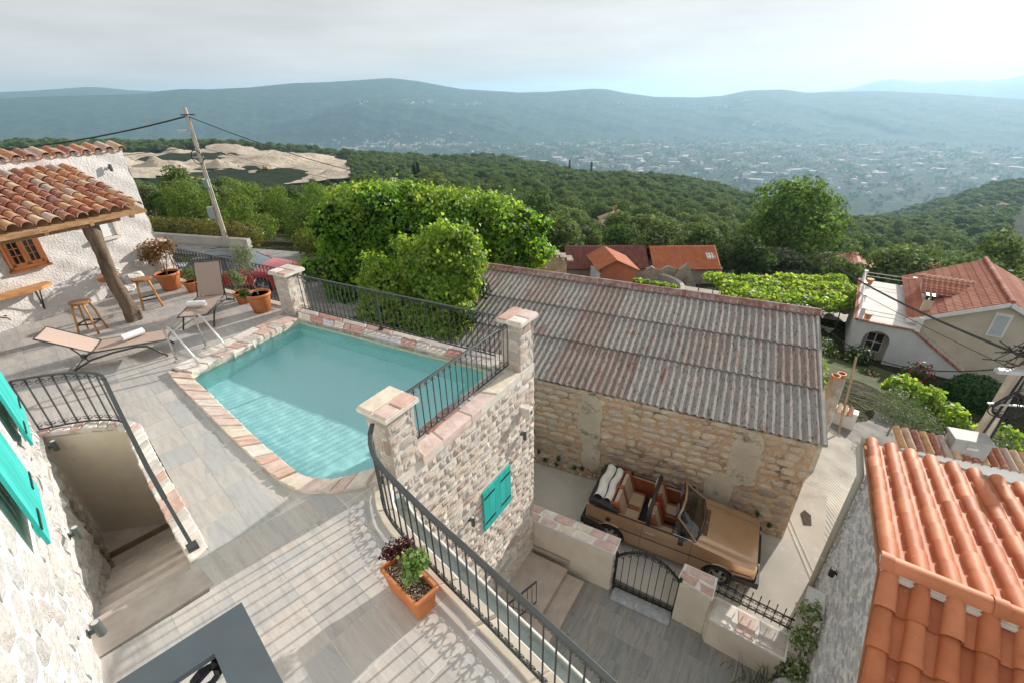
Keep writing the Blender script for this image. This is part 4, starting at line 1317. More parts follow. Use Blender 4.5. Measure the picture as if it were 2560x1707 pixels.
for k in range(9):
    t = (k + .5) / 9; p = ga + gu * gl_ * t - V(2.65, 6.05, -5.35)
    o = link('scroll', skm, gate); o.location = p + V(0, 0, arch_z(t) - .06); o.rotation_euler = (0, 0, math.atan2(gu[1], gu[0]))
    o = link('scroll', skm, gate); o.location = p + V(0, 0, -5.17); o.rotation_euler = (math.pi, 0, math.atan2(gu[1], gu[0]))
MB().cbox((2.62, 5.98, -5.32), (1.25, .32, .1), R(-29), .03).build('threshold', surf('bluish_marble', [(.30, .33, .34), (.45, .47, .47)], .6, 7, bs=.3, spots=[((.65, .65, .63), 14, .6, .06, .7)]), gate)

# ------------------------------------------------------------------ barn
bu = ad(-25.6); bn = V(-bu[1], bu[0], 0)              # along the wall to the right, and away from the street
bo = V(.56, 10.40, 0)
barn = thing('stone_barn', (3.5, 9, -5.3), 'old stone barn with grey corrugated roof across the street', 'barn')
BST = surf('barn_stone', [(.30, .24, .18), (.42, .35, .27)], .95, 6, var=[(.56, .46, .34), (.60, .50, .38), (.48, .40, .32), (.52, .38, .30), (.42, .37, .33), (.64, .53, .39), (.56, .47, .38), (.40, .32, .27), (.50, .35, .28), (.60, .50, .36)], varf=.85,
           bs=1., bd=.03, bscale=18, spots=[((.12, .10, .085), 4, .60, .12, .5), ((.62, .57, .49), 11, .6, .08, .5)])
BMO = surf('barn_mortar', [(.50, .33, .19), (.60, .43, .28)], .95, 3, bs=.6, bscale=20, spots=[((.12, .09, .07), 1.6, .52, .14, .8)])
mb = MB(); mb.prism([tuple(p[:2]) for p in (bo - bu * 4.9, bo + bu * 6.57, bo + bu * 6.57 + bn * 4.7, bo - bu * 4.9 + bn * 4.7)], -5.8, -2.40)
mb.build('wall_body', BMO, barn)
BSL = surf('clean_barn_stone', [(.56, .44, .31), (.66, .54, .40)], .95, 6, var=[(.68, .56, .42), (.72, .60, .45), (.64, .50, .37), (.66, .46, .35), (.60, .52, .44), (.75, .63, .47), (.70, .58, .44)], varf=.8, bs=.9, bd=.03, bscale=18, spots=[((.40, .32, .24), 5, .62, .1, .5)])
BSM = [stone_mesh('stone', BST, 120 + i, .16, .09, .8) for i in range(8)]
BSN = [stone_mesh('stone', BSL, 140 + i, .16, .09, .8) for i in range(8)]
def keep_b(x, z, c_):
    return True
g_ = random.Random(77)
cl = []
z = 0
while z < 2.9:
    h_ = g_.uniform(.16, .27) if z > .25 else g_.uniform(.1, .15)
    x = -g_.uniform(0, .2)
    while x < 6.55:
        w_ = g_.uniform(.20, .50) if z > .25 else g_.uniform(.1, .22)
        cl.append((max(x, 0), z + g_.uniform(-.015, .015), min(w_, 6.56 - max(x, 0)), min(h_, 2.93 - z))); x += w_
    z += h_
cl = [c_ for c_ in cl if c_[2] > .05 and c_[3] > .05]
place_stones(barn, bo + V(0, 0, -5.3), bu, -bn, [c_ for c_ in cl if c_[1] + .25 * math.sin(c_[0] * 1.7) > 1.25], BSN, .14, .02, .026, maxn=170, seed=12)
place_stones(barn, bo + V(0, 0, -5.3), bu, -bn, [c_ for c_ in cl if c_[1] + .25 * math.sin(c_[0] * 1.7) <= 1.25], BSM, .14, .02, .026, maxn=130, seed=13)
PATCH = surf('old_plaster_patch', [(.50, .43, .33), (.60, .52, .40)], .95, 2, bs=.4, bscale=30, spots=[((.12, .10, .08), 2.2, .56, .12, .9)])
def patch(x0, x1, z0, z1, seed):
    gg = random.Random(seed); m_ = 26
    cx, cz = (x0 + x1) / 2, (z0 + z1) / 2
    mb_ = MB(); fr_, bk = [], []
    for k in range(m_):
        a = 2 * math.pi * k / m_
        ca, sa = math.cos(a), math.sin(a)
        s_ = (abs(ca) ** 3 + abs(sa) ** 3) ** (-1 / 3) * gg.uniform(.82, 1.04)
        px_, pz_ = cx + (x1 - x0) / 2 * ca * s_, cz + (z1 - z0) / 2 * sa * s_
        pz_ = min(pz_, 2.9)
        fr_.append(bo + bu * px_ + V(0, 0, -5.3 + pz_) - bn * (.036 + gg.uniform(-.006, .006))); bk.append(bo + bu * px_ + V(0, 0, -5.3 + pz_))
    cen = bo + bu * cx + V(0, 0, -5.3 + cz) - bn * .042
    mb_.add([cen] + fr_ + bk, [(0, 1 + k, 1 + (k + 1) % m_) for k in range(m_)] + [(1 + k, 1 + m_ + k, 1 + m_ + (k + 1) % m_, 1 + (k + 1) % m_) for k in range(m_)])
    mb_.build('plaster_patch', PATCH, barn)
patch(1.25, 1.95, 1.15, 2.95, 1); patch(4.95, 5.65, 1.25, 2.95, 2); patch(1.45, 2.0, .35, 1.35, 3); patch(4.6, 5.3, .4, 1.5, 4)
# corrugated sheets
CORR = surf('fibre_cement_sheet', [(.24, .225, .205), (.32, .30, .275)], .95, 2.2, bs=.3, bscale=40, var=[(.30, .285, .265), (.27, .25, .23), (.33, .31, .285), (.28, .225, .20), (.31, .29, .27), (.26, .19, .165)], varf=.6,
            stretch=(2.2, .5, 1), spots=[((.06, .055, .05), 14, .53, .10, .8), ((.17, .075, .06), 2.2, .55, .12, .75), ((.05, .045, .04), 40, .62, .05, .7)], spec=.1)
RUSTY = surf('stained_ridge_sheet', [(.22, .09, .07), (.34, .26, .23)], .9, 3, bs=.3, bscale=40, spots=[((.05, .045, .04), 9, .58, .06, .7)])
e0z, run, rise = -2.36, 4.78, 1.12
sl = math.hypot(run, rise); su_ = (bn * run + V(0, 0, rise)) / sl; sn_ = unit(np.cross(bu, su_)); sn_ = sn_ if sn_[2] > 0 else -sn_
PER = .177; SW = PER * 6
def sheet(L_, seed, W_=SW, amp=.026):
    mb_ = MB(); nx = 36; vv = []
    for j, y in enumerate((0, L_)):
        for i in range(nx + 1):
            x = W_ * i / nx
            vv.append((x, y, amp * math.cos(2 * math.pi * x / PER)))
    o_ = len(vv)
    vv += [(x, y, z - .008) for x, y, z in vv]
    n1 = nx + 1
    ff = [(i, i + 1, n1 + i + 1, n1 + i) for i in range(nx)]
    ff += [(o_ + i + 1, o_ + i, o_ + n1 + i, o_ + n1 + i + 1) for i in range(nx)]
    ff += [(i, o_ + i, o_ + i + 1, i + 1) for i in range(nx)] + [(n1 + i + 1, o_ + n1 + i + 1, o_ + n1 + i, n1 + i) for i in range(nx)]
    mb_.add(vv, ff)
    return mb_.mesh('roof_sheet', CORR)
rows = [(-.02, 1.78), (1.68, 3.26), (3.15, 4.72)]
NS = 11
SM = [[sheet(b - a, k) for a, b in rows] for k in range(2)]
x_start = -4.95
for r_, (a, b) in enumerate(rows):
    for k in range(NS):
        p = bo + bu * (x_start + k * SW) + su_ * a + V(0, 0, e0z) + sn_ * (.010 * (r_ + 1) + .004 * (k % 2) + .022)
        o = link('roof_sheet', SM[k % 2][r_], barn)
        tilt = -.012
        ax, ay, az = bu, su_, sn_
        q = p - np.array(origin(barn))
        o.matrix_local = Matrix(((ax[0], ay[0], az[0], q[0]), (ax[1], ay[1], az[1], q[1]), (ax[2], ay[2], az[2], q[2]), (0, 0, 0, 1))) @ Matrix.Rotation(tilt, 4, 'X')
RW = NS * SW
def ridge_piece(L_):
    mb_ = MB(); n8 = 24; vv = []
    for i in range(n8 + 1):
        x = L_ * i / n8; w_ = .022 * math.cos(2 * math.pi * x / PER)
        vv += [(x, -.30, -.055 + w_), (x, -.10, .012 + w_ * .6), (x, -.035, .05), (x, .035, .05), (x, .3, -.05)]
    mb_.add(vv, [(i * 5 + k, i * 5 + 5 + k, i * 5 + 6 + k, i * 5 + 1 + k) for i in range(n8) for k in range(4)])
    return mb_.mesh('ridge_cap', RUSTY)
RP = ridge_piece(SW + .05)
for k in range(NS):
    p = bo + bu * (x_start + k * SW) + su_ * sl + V(0, 0, e0z) + sn_ * (.05 + .006 * (k % 2)) - np.array(origin(barn))
    o = link('ridge_cap', RP, barn)
    o.matrix_local = Matrix(((bu[0], bn[0], 0, p[0]), (bu[1], bn[1], 0, p[1]), (0, 0, 1, p[2]), (0, 0, 0, 1)))
mb = MB(); pr = bo + bu * (x_start) + su_ * sl + V(0, 0, e0z + .0)
mb.obox(pr + V(0, 0, -1.2), bu * RW, bn * .05, V(0, 0, 1.19)); mb.build('back_wall', BMO, barn)
# gable infill and verge mortar at the right end
mb = MB(); gE = bo + bu * 6.57
mb.add([gE + V(0, 0, -2.42), gE + bn * 4.6 + V(0, 0, -1.36), gE + bn * 4.68 + V(0, 0, -2.42), gE - bu * .4 + V(0, 0, -2.42), gE - bu * .4 + bn * 4.6 + V(0, 0, -1.36), gE - bu * .4 + bn * 4.68 + V(0, 0, -2.42)], [(0, 1, 2), (5, 4, 3), (0, 3, 4, 1), (1, 4, 5, 2)])
mb.build('gable_infill', BMO, barn)
mb = MB(); mb.tube([gE + bu * .12 + su_ * a + V(0, 0, e0z + .0) for a in np.linspace(0, sl, 9)], .06, 6); mb.build('verge', surf('verge_mortar', [(.3, .29, .26), (.4, .38, .34)], .95, 5, bs=.6), barn)

# ------------------------------------------------------------------ barrel tiles
def barrel(name, L_, r0, r1, mat, th=.012, n8=8, arc=180, up=True):
    """half-round tile, y from 0 (upper, narrow) to L (lower, wide), bulging up"""
    mb_ = MB(); vv = []
    for (y, rr) in ((0, r0), (L_, r1)):
        for t_ in (0, th):
            for k in range(n8 + 1):
                a = R((180 - arc) / 2 + arc * k / n8)
                vv.append(((rr - t_) * math.cos(a), y, (rr - t_) * math.sin(a) * .95))
    m_ = n8 + 1
    ff = []
    for k in range(n8):
        ff.append((k, k + 1, 2 * m_ + k + 1, 2 * m_ + k))
        ff.append((m_ + k + 1, m_ + k, 3 * m_ + k, 3 * m_ + k + 1))
        ff.append((2 * m_ + k, 2 * m_ + k + 1, 3 * m_ + k + 1, 3 * m_ + k))
        ff.append((k + 1, k, m_ + k, m_ + k + 1))
    for k in (0, n8):
        q = (k, 2 * m_ + k, 3 * m_ + k, m_ + k)
        ff.append(q if k == 0 else q[::-1])
    mb_.add(vv, ff)
    me_ = mb_.mesh(name, mat)
    me_.polygons.foreach_set('use_smooth', [True] * len(me_.polygons))
    try: me_.set_sharp_from_angle(angle=R(50))
    except Exception: pass
    return me_
def frame(p, ax, ay, az, par):
    q = np.asarray(p, float) - np.array(origin(par))
    return Matrix(((ax[0], ay[0], az[0], q[0]), (ax[1], ay[1], az[1], q[1]), (ax[2], ay[2], az[2], q[2]), (0, 0, 0, 1)))

# ------------------------------------------------------------------ house on the right, new terracotta roof
hr_ = thing('tiled_house', (5.2, 4.6, -5.35), 'stone house with bright new terracotta barrel tile roof at lower right', 'house')
rd_ = V(.809, -.588, 0); gd_ = V(.588, .809, 0)
RE = V(4.42, 3.62, -.80)                                   # ridge end at the left verge
SL = .228
fs_ = unit(gd_ + V(0, 0, -SL)); ns_ = unit(-gd_ + V(0, 0, -.5))   # down the far slope, down the near slope
GW = surf('grey_gable_stone', [(.56, .56, .56), (.68, .67, .66)], .95, 7, var=[(.60, .60, .61), (.68, .67, .65), (.54, .55, .57), (.64, .59, .56), (.72, .70, .67), (.50, .51, .54)], varf=.7, bs=1., bd=.03, bscale=16, spots=[((.68, .66, .63), 7, .55, .1, .7)])
GWM = [stone_mesh('stone', GW, 150 + i, .25, .12) for i in range(6)]
WMO = surf('white_wall_mortar', [(.70, .69, .67), (.80, .79, .77)], .95, 8, bs=.6, bscale=20)
wl = RE + rd_ * .14 - gd_ * 2.6; wl[2] = -5.4
Lw = 2.6 + 3.55
prof = [(0, 0), (Lw, 0), (Lw, 5.35 - .80 - 3.55 * SL - .10), (2.6, 5.35 - .80 - .10), (0, 5.35 - .80 - 2.6 * .5 - .10)]
mb = MB(); fr_ = [wl + gd_ * x + V(0, 0, z) for x, z in prof]; bk = [p + rd_ * .5 for p in fr_]
mb.add(fr_ + bk, [(0, 1, 2, 3, 4), (9, 8, 7, 6, 5)] + [(i, (i + 1) % 5 + 0, (i + 1) % 5 + 5, i + 5)[::-1] for i in range(5)])
mb.build('gable_wall', WMO, hr_)
def keep_g(x, z, c_): return z < 4.4 - (x - 2.6) * SL * (x > 2.6) - (2.6 - x) * .5 * (x <= 2.6) - .06
place_stones(hr_, wl + V(0, 0, .05), gd_, -rd_, courses(Lw, 4.7, (.10, .19), (.16, .42), 17), GWM, .10, .035, .022, keep=keep_g, seed=6)
MB().obox(wl + gd_ * Lw + rd_ * .0, rd_ * 6, -gd_ * .4, V(0, 0, prof[2][1])).build('far_wall', WMO, hr_)
cs_, rs_ = .293, .455
TB = barrel('roof_tile', .50, .085, .105, TILE_NEW); TCm = barrel('roof_tile_channel', .50, .105, .085, TILE_NEW)
ncol, nrow = 14, 9
for side, (dn, nr) in enumerate(((fs_, nrow), (ns_, 6))):
    az_ = unit(np.cross(rd_, dn)); az_ = az_ if az_[2] > 0 else -az_
    mb = MB(); p0 = RE - V(0, 0, .04)
    mb.obox(p0, rd_ * (ncol * cs_ + .2), dn * (rs_ * nr + .02), -az_ * .05); mb.build('roof_deck', surf('roof_deck', [(.4, .16, .08), (.46, .2, .1)], .9), hr_)
    for i in range(ncol):
        for j in range(nr):
            jit = RNG.normal(0, .004, 3)
            up0 = RE + rd_ * (.10 + i * cs_) + dn * (j * rs_) + az_ * (.035 - .000 * j) + jit
            dd = unit(dn + az_ * .035)
            ax_ = unit(np.cross(dd, az_)); zz = unit(np.cross(ax_, dd)); zz = zz if zz[2] > 0 else -zz
            if np.dot(np.cross(ax_, dd), zz) < 0: ax_ = -ax_
            o = link('roof_tile', TB, hr_); o.matrix_local = frame(up0, ax_, dd, zz, hr_)
            if i < ncol - 1:
                q = RE + rd_ * (.10 + (i + .5) * cs_) + dn * (j * rs_) + az_ * (.075) + jit
                o = link('channel_tile', TCm, hr_); o.matrix_local = frame(q, ax_, dd, zz, hr_) @ Matrix.Rotation(math.pi, 4, 'Y')
# ridge tiles
RT = barrel('ridge_tile', 1.05, .115, .115, TILE_NEW, .014, 10)
for k in range(5):
    p = RE + rd_ * (-.03 + k * 1.0) + V(0, 0, .06)
    o = link('ridge_tile', RT, hr_); o.matrix_local = frame(p, -gd_, rd_, V(0, 0, 1), hr_)
    # raised collar where two ridge tiles meet
    cm = barrel('ridge_collar', .13, .128, .128, TILE_NEW, .012, 10)
    o = link('ridge_collar', cm, hr_); o.matrix_local = frame(p + V(0, 0, .004), -gd_, rd_, V(0, 0, 1), hr_)
MB().lathe([(.0, -.01), (.115, -.01), (.115, .0)], 16, (0, 0, 0)).mesh('x')
mb = MB()
for s_ in (1, -1):
    dn = fs_ if s_ > 0 else ns_
    az_ = unit(np.cross(rd_, dn)); az_ = az_ if az_[2] > 0 else -az_
    for i in range(ncol):
        p = RE + rd_ * (.245 + i * cs_) + dn * .10 + az_ * .055
        mb.box(p - az_ * .01, (.15, .06, .05), math.atan2(rd_[1], rd_[0]))
mb.obox(RE + V(0, 0, -.02) - gd_ * .1 + rd_ * .01, rd_ * 4.2, gd_ * .2, V(0, 0, .07))
mb.build('ridge_mortar', MORTAR, hr_)
mb = MB(); cen = RE + V(0, 0, .06) - rd_ * .02
mb.add([cen + gd_ * .1 * math.cos(a) + V(0, 0, .1 * math.sin(a)) for a in np.linspace(0, math.pi, 9)], [tuple(range(9))]); mb.build('ridge_end', WHITE_MORTAR, hr_)
# eave gutter and downpipe
PIPE = surf('cream_pipe', [(.50, .49, .44), (.57, .56, .51)], .5, 2)
EV = RE + fs_ * (rs_ * nrow + .04)
mb = MB(); prof2 = [(-.02, .0), (.0, -.08), (.06, -.11), (.12, -.08), (.14, .0)]
vv = []
for q in (EV - rd_ * .05, EV + rd_ * 4.4): vv += [q + gd_ * a + V(0, 0, b) for a, b in prof2]
mb.add(vv, [(i, i + 1, i + 6, i + 5) for i in range(4)] + [(0, 1, 2, 3, 4), (9, 8, 7, 6, 5)]); mb.build('gutter', PIPE, hr_)
pb_ = wl + gd_ * (Lw - .10) - rd_ * .08
mb = MB(); mb.tube([EV + gd_ * .06 - rd_ * .0 + V(0, 0, -.08), EV + gd_ * .03 - rd_ * .03 + V(0, 0, -.2), V(pb_[0], pb_[1], -2.1), V(pb_[0], pb_[1], -2.3), V(pb_[0], pb_[1], -5.3)], .06, 12); mb.build('downpipe', PIPE, hr_, True)
for z in (-2.35, -3.4, -4.4): MB().lathe([(.066, -.03), (.066, .03)], 12, (pb_[0], pb_[1], z)).build('pipe_collar', PIPE, hr_)
wall_lamp('black cylinder wall lamp on the shaded gable below the terracotta roof', wl * V(1, 1, 0) + gd_ * (Lw - 1.45) - rd_ * .03 + V(0, 0, -3.35), -rd_, .18, .05, LAMPB)
mb = MB(); p = wl * V(1, 1, 0) + gd_ * (Lw - 1.75) + V(0, 0, -3.9)
mb.cbox(p - rd_ * .2, (.45, .3, .14), math.atan2(gd_[1], gd_[0]), .02); mb.build('stone_bracket', GW, hr_)

# ------------------------------------------------------------------ roughcast house on the left with tiled pergola
su2 = ad(65.2); sn2 = V(su2[1], -su2[0], 0); so = V(-10.99, 8.90, 0)     # along the wall, towards the terrace
hw = thing('roughcast_house', (-10.5, 9.9, 0), 'white roughcast house with old clay tile eaves at upper left', 'house')
mb = MB(); A = so - su2 * 4.2; L_ = 4.2 + 3.66
mb.grid(lambda u, v: A + su2 * (L_ * u) + V(0, 0, 3.27 * v) + sn2 * (.018 * math.sin(u * 31 + v * 7) * math.sin(v * 17 + u * 5) + .012 * math.sin(u * 77) * math.cos(v * 41)), 80, 34)
e_ = A + su2 * L_
mb.add([e_ - V(0, 0, 1), e_ - sn2 * 5 + su2 * .1 - V(0, 0, 1), e_ - sn2 * 5 + su2 * .1 + V(0, 0, 3.2), e_ + V(0, 0, 3.2)], [(0, 1, 2, 3)])
mb.build('wall', STUCCO, hw)
OT = [barrel('eave_tile', .46, .085, .105, TILE_OLD) for _ in range(1)]
for k in range(15):
    p = A + su2 * (L_ - .02 - k * .255) + V(0, 0, 3.42 + random.uniform(-.01, .01)) - sn2 * .38
    dd = unit(sn2 + V(0, 0, -.28)); ax_ = su2; zz = unit(np.cross(ax_, dd)); zz = zz if zz[2] > 0 else -zz
    ax_ = ax_ if np.dot(np.cross(ax_, dd), zz) > 0 else -ax_
    o = link('eave_tile', OT[0], hw); o.matrix_local = frame(p, ax_, dd, zz, hw) @ Matrix.Rotation(random.uniform(-.05, .05), 4, 'Z')
    if k < 14:
        o = link('eave_channel_tile', OT[0], hw); o.matrix_local = frame(p - su2 * .127 - V(0, 0, .0) + sn2 * -.02, ax_, dd, zz, hw) @ Matrix.Translation((0, 0, .04)) @ Matrix.Rotation(math.pi, 4, 'Y')
mb = MB(); mb.obox(A + V(0, 0, 3.27) + sn2 * .02, su2 * L_, -sn2 * .40 + V(0, 0, .10), V(0, 0, .06)); mb.build('coping_bed', MORTAR, hw)
mb = MB(); mb.obox(A + V(0, 0, -1) - sn2 * .4, su2 * L_, -sn2 * .05, V(0, 0, 4.3)); mb.build('back_face', STUCCO, hw)
# window with wooden frame
WOOD = surf('varnished_wood', [(.20, .065, .02), (.33, .12, .04)], .45, 6, stretch=(1, 1, .2), bs=.15, bscale=30)
WOODL = surf('honey_wood', [(.42, .19, .06), (.58, .29, .10)], .45, 5, stretch=(.3, 1, 1), bs=.15, bscale=25)
ww = thing('wooden_window', tuple(so + su2 * .95 + V(0, 0, 1.5)), 'small brown wooden window under the tiled pergola', 'window')
wx0, wx1, wz0, wz1 = .66, 1.32, 1.16, 1.86
P_ = lambda x, z, d=0.: so + su2 * x + V(0, 0, z) + sn2 * d
for (a, b, c0, c1) in ((wx0, wx1, wz0, wz0 + .06), (wx0, wx1, wz1 - .06, wz1), (wx0, wx0 + .06, wz0, wz1), (wx1 - .06, wx1, wz0, wz1)):
    MB().obox(P_(a, c0), su2 * (b - a), sn2 * .07, V(0, 0, c1 - c0)).build('frame', WOOD, ww)
mid = (wx0 + wx1) / 2
for (a, b) in ((wx0 + .06, mid - .002), (mid + .002, wx1 - .06)):
    cs2 = MB()
    for (x0_, x1_, z0_, z1_) in ((a, b, wz0 + .062, wz0 + .12), (a, b, wz1 - .12, wz1 - .062), (a, a + .05, wz0 + .062, wz1 - .062), (b - .05, b, wz0 + .062, wz1 - .062)):
        cs2.obox(P_(x0_, z0_, .045), su2 * (x1_ - x0_), sn2 * .03, V(0, 0, z1_ - z0_))
    ca_ = cs2.build('casement', WOOD, ww)
    MB().obox(P_((a + b) / 2 - .008, wz0 + .12, .05), su2 * .016, sn2 * .018, V(0, 0, wz1 - wz0 - .24)).build('glazing_bar', WOOD, ca_)
    for zz in (wz0 + .28, wz0 + .43): MB().obox(P_(a + .05, zz, .051), su2 * (b - a - .1), sn2 * .017, V(0, 0, .014)).build('glazing_bar', WOOD, ca_)
    MB().obox(P_(a + .05, wz0 + .12, .04), su2 * (b - a - .1), sn2 * .008, V(0, 0, wz1 - wz0 - .24)).build('pane', GLASS_DARK, ca_)
MB().obox(P_(wx0 - .03, wz0 - .05), su2 * (wx1 - wx0 + .06), sn2 * .1, V(0, 0, .045)).build('sill', WOOD, ww)
# niche with stone surround
nc = thing('wall_niche', tuple(P_(2.5, 1.55)), 'shallow white wall niche framed with pink stone behind the trunk post', 'niche')
MB().obox(P_(2.30, 1.42, .02), su2 * .52, sn2 * .02, V(0, 0, .34)).build('back', WHITE, nc)
for (x, z, w_, h_) in ((2.24, 1.34, .64, .08), (2.80, 1.42, .08, .2), (2.80, 1.63, .08, .17), (2.24, 1.76, .64, .06)): MB().obox(P_(x, z, .02), su2 * (w_ - .01), sn2 * .06, V(0, 0, h_ - .01)).build('stone', COPE, nc)
# end pier of the back wall
pe = pillar('low stone corner pier with pink cap at the end of the roughcast wall', (-9.42, 12.12), .42, .34, su2, 1.05, COPE_RED, 71)
# rough boulders bedded in the wall foot
bl = thing('bedded_boulders', tuple(P_(2.9, .3)), 'rough pale boulders built into the foot of the roughcast wall', 'boulders')
for (x, z, s_) in ((2.75, .28, .5), (2.35, .55, .35), (3.05, .62, .3), (2.55, .1, .4)):
    o = link('boulder', WSM[int(x * 10) % 8], bl)
    c_ = P_(x, z, .05)
    o.matrix_local = frame(c_, su2 * s_, -sn2 * .3, V(0, 0, s_ * .62), bl)
wall_lamp('dark cylinder lamp high on the white roughcast wall', P_(3.23, 2.93, .01), sn2, .16, .035)

pg = thing('pergola', (-9.3, 9.3, 0), 'lean-to pergola roofed with weathered clay tiles on a gnarled trunk post', 'pergola')
EW = surf('weathered_timber', [(.24, .13, .06), (.42, .25, .13)], .85, 6, stretch=(1, .25, 1), bs=.4, bscale=25)
runp = 2.28
dnp = unit(sn2 * runp + V(0, 0, -.72))
RZ = 3.04
azp = unit(np.cross(su2, dnp)); azp = azp if azp[2] > 0 else -azp
lenp = math.hypot(runp, .72)
nro = 8; rsp = lenp / nro * .98
PT = [barrel('clay_tile', rsp * 1.18, .075, .098, TILE_OLD, .013) for _ in range(1)]
axp = su2 if np.dot(np.cross(su2, dnp), azp) > 0 else -su2
for i in range(15):
    for j in range(nro):
        p = so + su2 * (2.36 - i * .207) + V(0, 0, RZ) + dnp * (j * rsp + random.uniform(-.015, .015)) + azp * (.03 + .0 * j) + su2 * random.uniform(-.008, .008)
        dd = unit(dnp + azp * .05)
        zz = unit(np.cross(axp, dd))
        o = link('clay_tile', PT[0], pg); o.matrix_local = frame(p, axp, dd, zz, pg) @ Matrix.Rotation(random.uniform(-.04, .04), 4, 'Z')
mb = MB(); mb.obox(so + su2 * -1.2 + V(0, 0, RZ - .05), su2 * 3.66, dnp * lenp, -azp * .03); mb.build('roof_boards', EW, pg)
eb = so + sn2 * (runp - .02); 
MB().beam(eb + su2 * -1.2 + V(0, 0, 2.235), eb + su2 * 2.5 + V(0, 0, 2.235), .05, .07).build('eave_board', EW, pg)
MB().beam(so + sn2 * 2.02 + su2 * -1.2 + V(0, 0, 2.17), so + sn2 * 2.02 + su2 * 2.05 + V(0, 0, 2.17), .12, .14).build('main_beam', EW, pg)
for k in range(5): MB().beam(so + su2 * (2.2 - k * .75) + V(0, 0, RZ - .13), so + su2 * (2.2 - k * .75) + V(0, 0, RZ - .13) + dnp * lenp, .07, .1).build('rafter', EW, pg)
# trunk post, knotty
TRK = surf('grey_brown_trunk', [(.09, .06, .04), (.22, .16, .11)], .95, 7, stretch=(1, 1, .16), bs=1., bd=.05, bscale=9, spots=[((.33, .26, .19), 5, .58, .1, .6), ((.05, .035, .025), 9, .6, .06, .7)])
tb_ = V(-8.47, 9.40, 0)
top = so + sn2 * 2.02 + su2 * 1.55 + V(0, 0, 2.14)
mb = MB(); nr_, ns2 = 22, 14; vv = []
for i in range(nr_ + 1):
    t = i / nr_
    c_ = tb_ * (1 - t) + top * t
    c_ = c_ + su2 * (-.05 * math.sin(t * 3.1) + .02 * math.sin(t * 11)) + sn2 * (.04 * math.sin(t * 5))
    rr = .125 - .01 * t + .02 * math.exp(-((t - .05) / .08) ** 2) + .025 * math.exp(-((t - .93) / .1) ** 2)
    for k in range(ns2):
        a = 2 * math.pi * k / ns2
        q = rr * (1 + .14 * math.sin(3 * a + t * 4) + .07 * math.sin(5 * a - t * 9) + .05 * RNG.normal())
        vv.append(c_ + V(q * math.cos(a), q * math.sin(a), 0))
mb.add(vv, [(i * ns2 + k, i * ns2 + (k + 1) % ns2, (i + 1) * ns2 + (k + 1) % ns2, (i + 1) * ns2 + k) for i in range(nr_) for k in range(ns2)])
mb.build('trunk_post', TRK, pg, True)
# half-round shelf on the trunk
sf = thing('trunk_shelf', (-8.75, 9.45, 1.0), 'half round reddish wooden shelf fixed to the trunk post', 'shelf')
mb = MB(); cc = V(-8.56, 9.50, .98); dd_ = unit(V(-.75, -.3, 0)); e2 = V(-dd_[1], dd_[0], 0)
pts = [cc + dd_ * (.30 * math.sin(a)) + e2 * (.24 * math.cos(a)) for a in np.linspace(0, math.pi, 15)]
mb.prism([tuple(p[:2]) for p in pts], .95, 1.03); mb.build('shelf_board', surf('red_wood', [(.30, .09, .04), (.42, .15, .06)], .4, 5), sf)
MB().tube([cc + dd_ * .2 + V(0, 0, -.03), cc + dd_ * .02 + V(0, 0, -.25)], .012, 6).build('stay', BLACKIRON, sf)

# wall counter, stools
ct = thing('wall_counter', tuple(P_(.3, .72)), 'live edge wooden counter on iron brackets along the white wall', 'counter')
mb = MB(); e_in = []; e_out = []
for k in range(15):
    x = 1.12 - k * .24; e_in.append(tuple(P_(x, 0, .02)[:2])); e_out.append(tuple(P_(x, 0, .36 + .02 * math.sin(k * 1.3) - (.12 if k == 0 else 0))[:2]))
mb.prism(e_in + e_out[::-1], .72, .785); mb.build('counter_top', WOODL, ct)
for x in (.86, -.6):
    b_ = MB(); b_.beam(P_(x, .70, .03), P_(x, .70, .30), .03, .02); b_.beam(P_(x, .20, .03), P_(x, .70, .03), .03, .02); b_.beam(P_(x, .24, .04), P_(x, .69, .26), .02, .02)
    b_.build('bracket', BLACKIRON, ct)
gp = thing('green_planter', tuple(P_(.02, .79, .2)), 'small green pot with leaves on the wooden counter', 'plant pot')
MB().lathe([(.06, 0), (.085, .13), (.09, .13), (.08, .11)], 14, P_(.02, .787, .2)).build('pot', plain('green_pot', (.12, .42, .16), .4), gp)
hb = thing('wall_tap', tuple(P_(.1, .3, .05)), 'brass tap on a pipe low on the white wall', 'tap')
MB().tube([P_(-.3, .50, .02), P_(-.1, .42, .05), P_(.1, .33, .08), P_(.2, .28, .12), P_(.22, .22, .14)], .016, 7).build('pipe', plain('brass', (.35, .2, .09), .4, .8), hb)
MB().box(P_(.19, .33, .1), (.06, .02, .02)).build('lever', plain('red_lever', (.4, .03, .02), .4), hb)
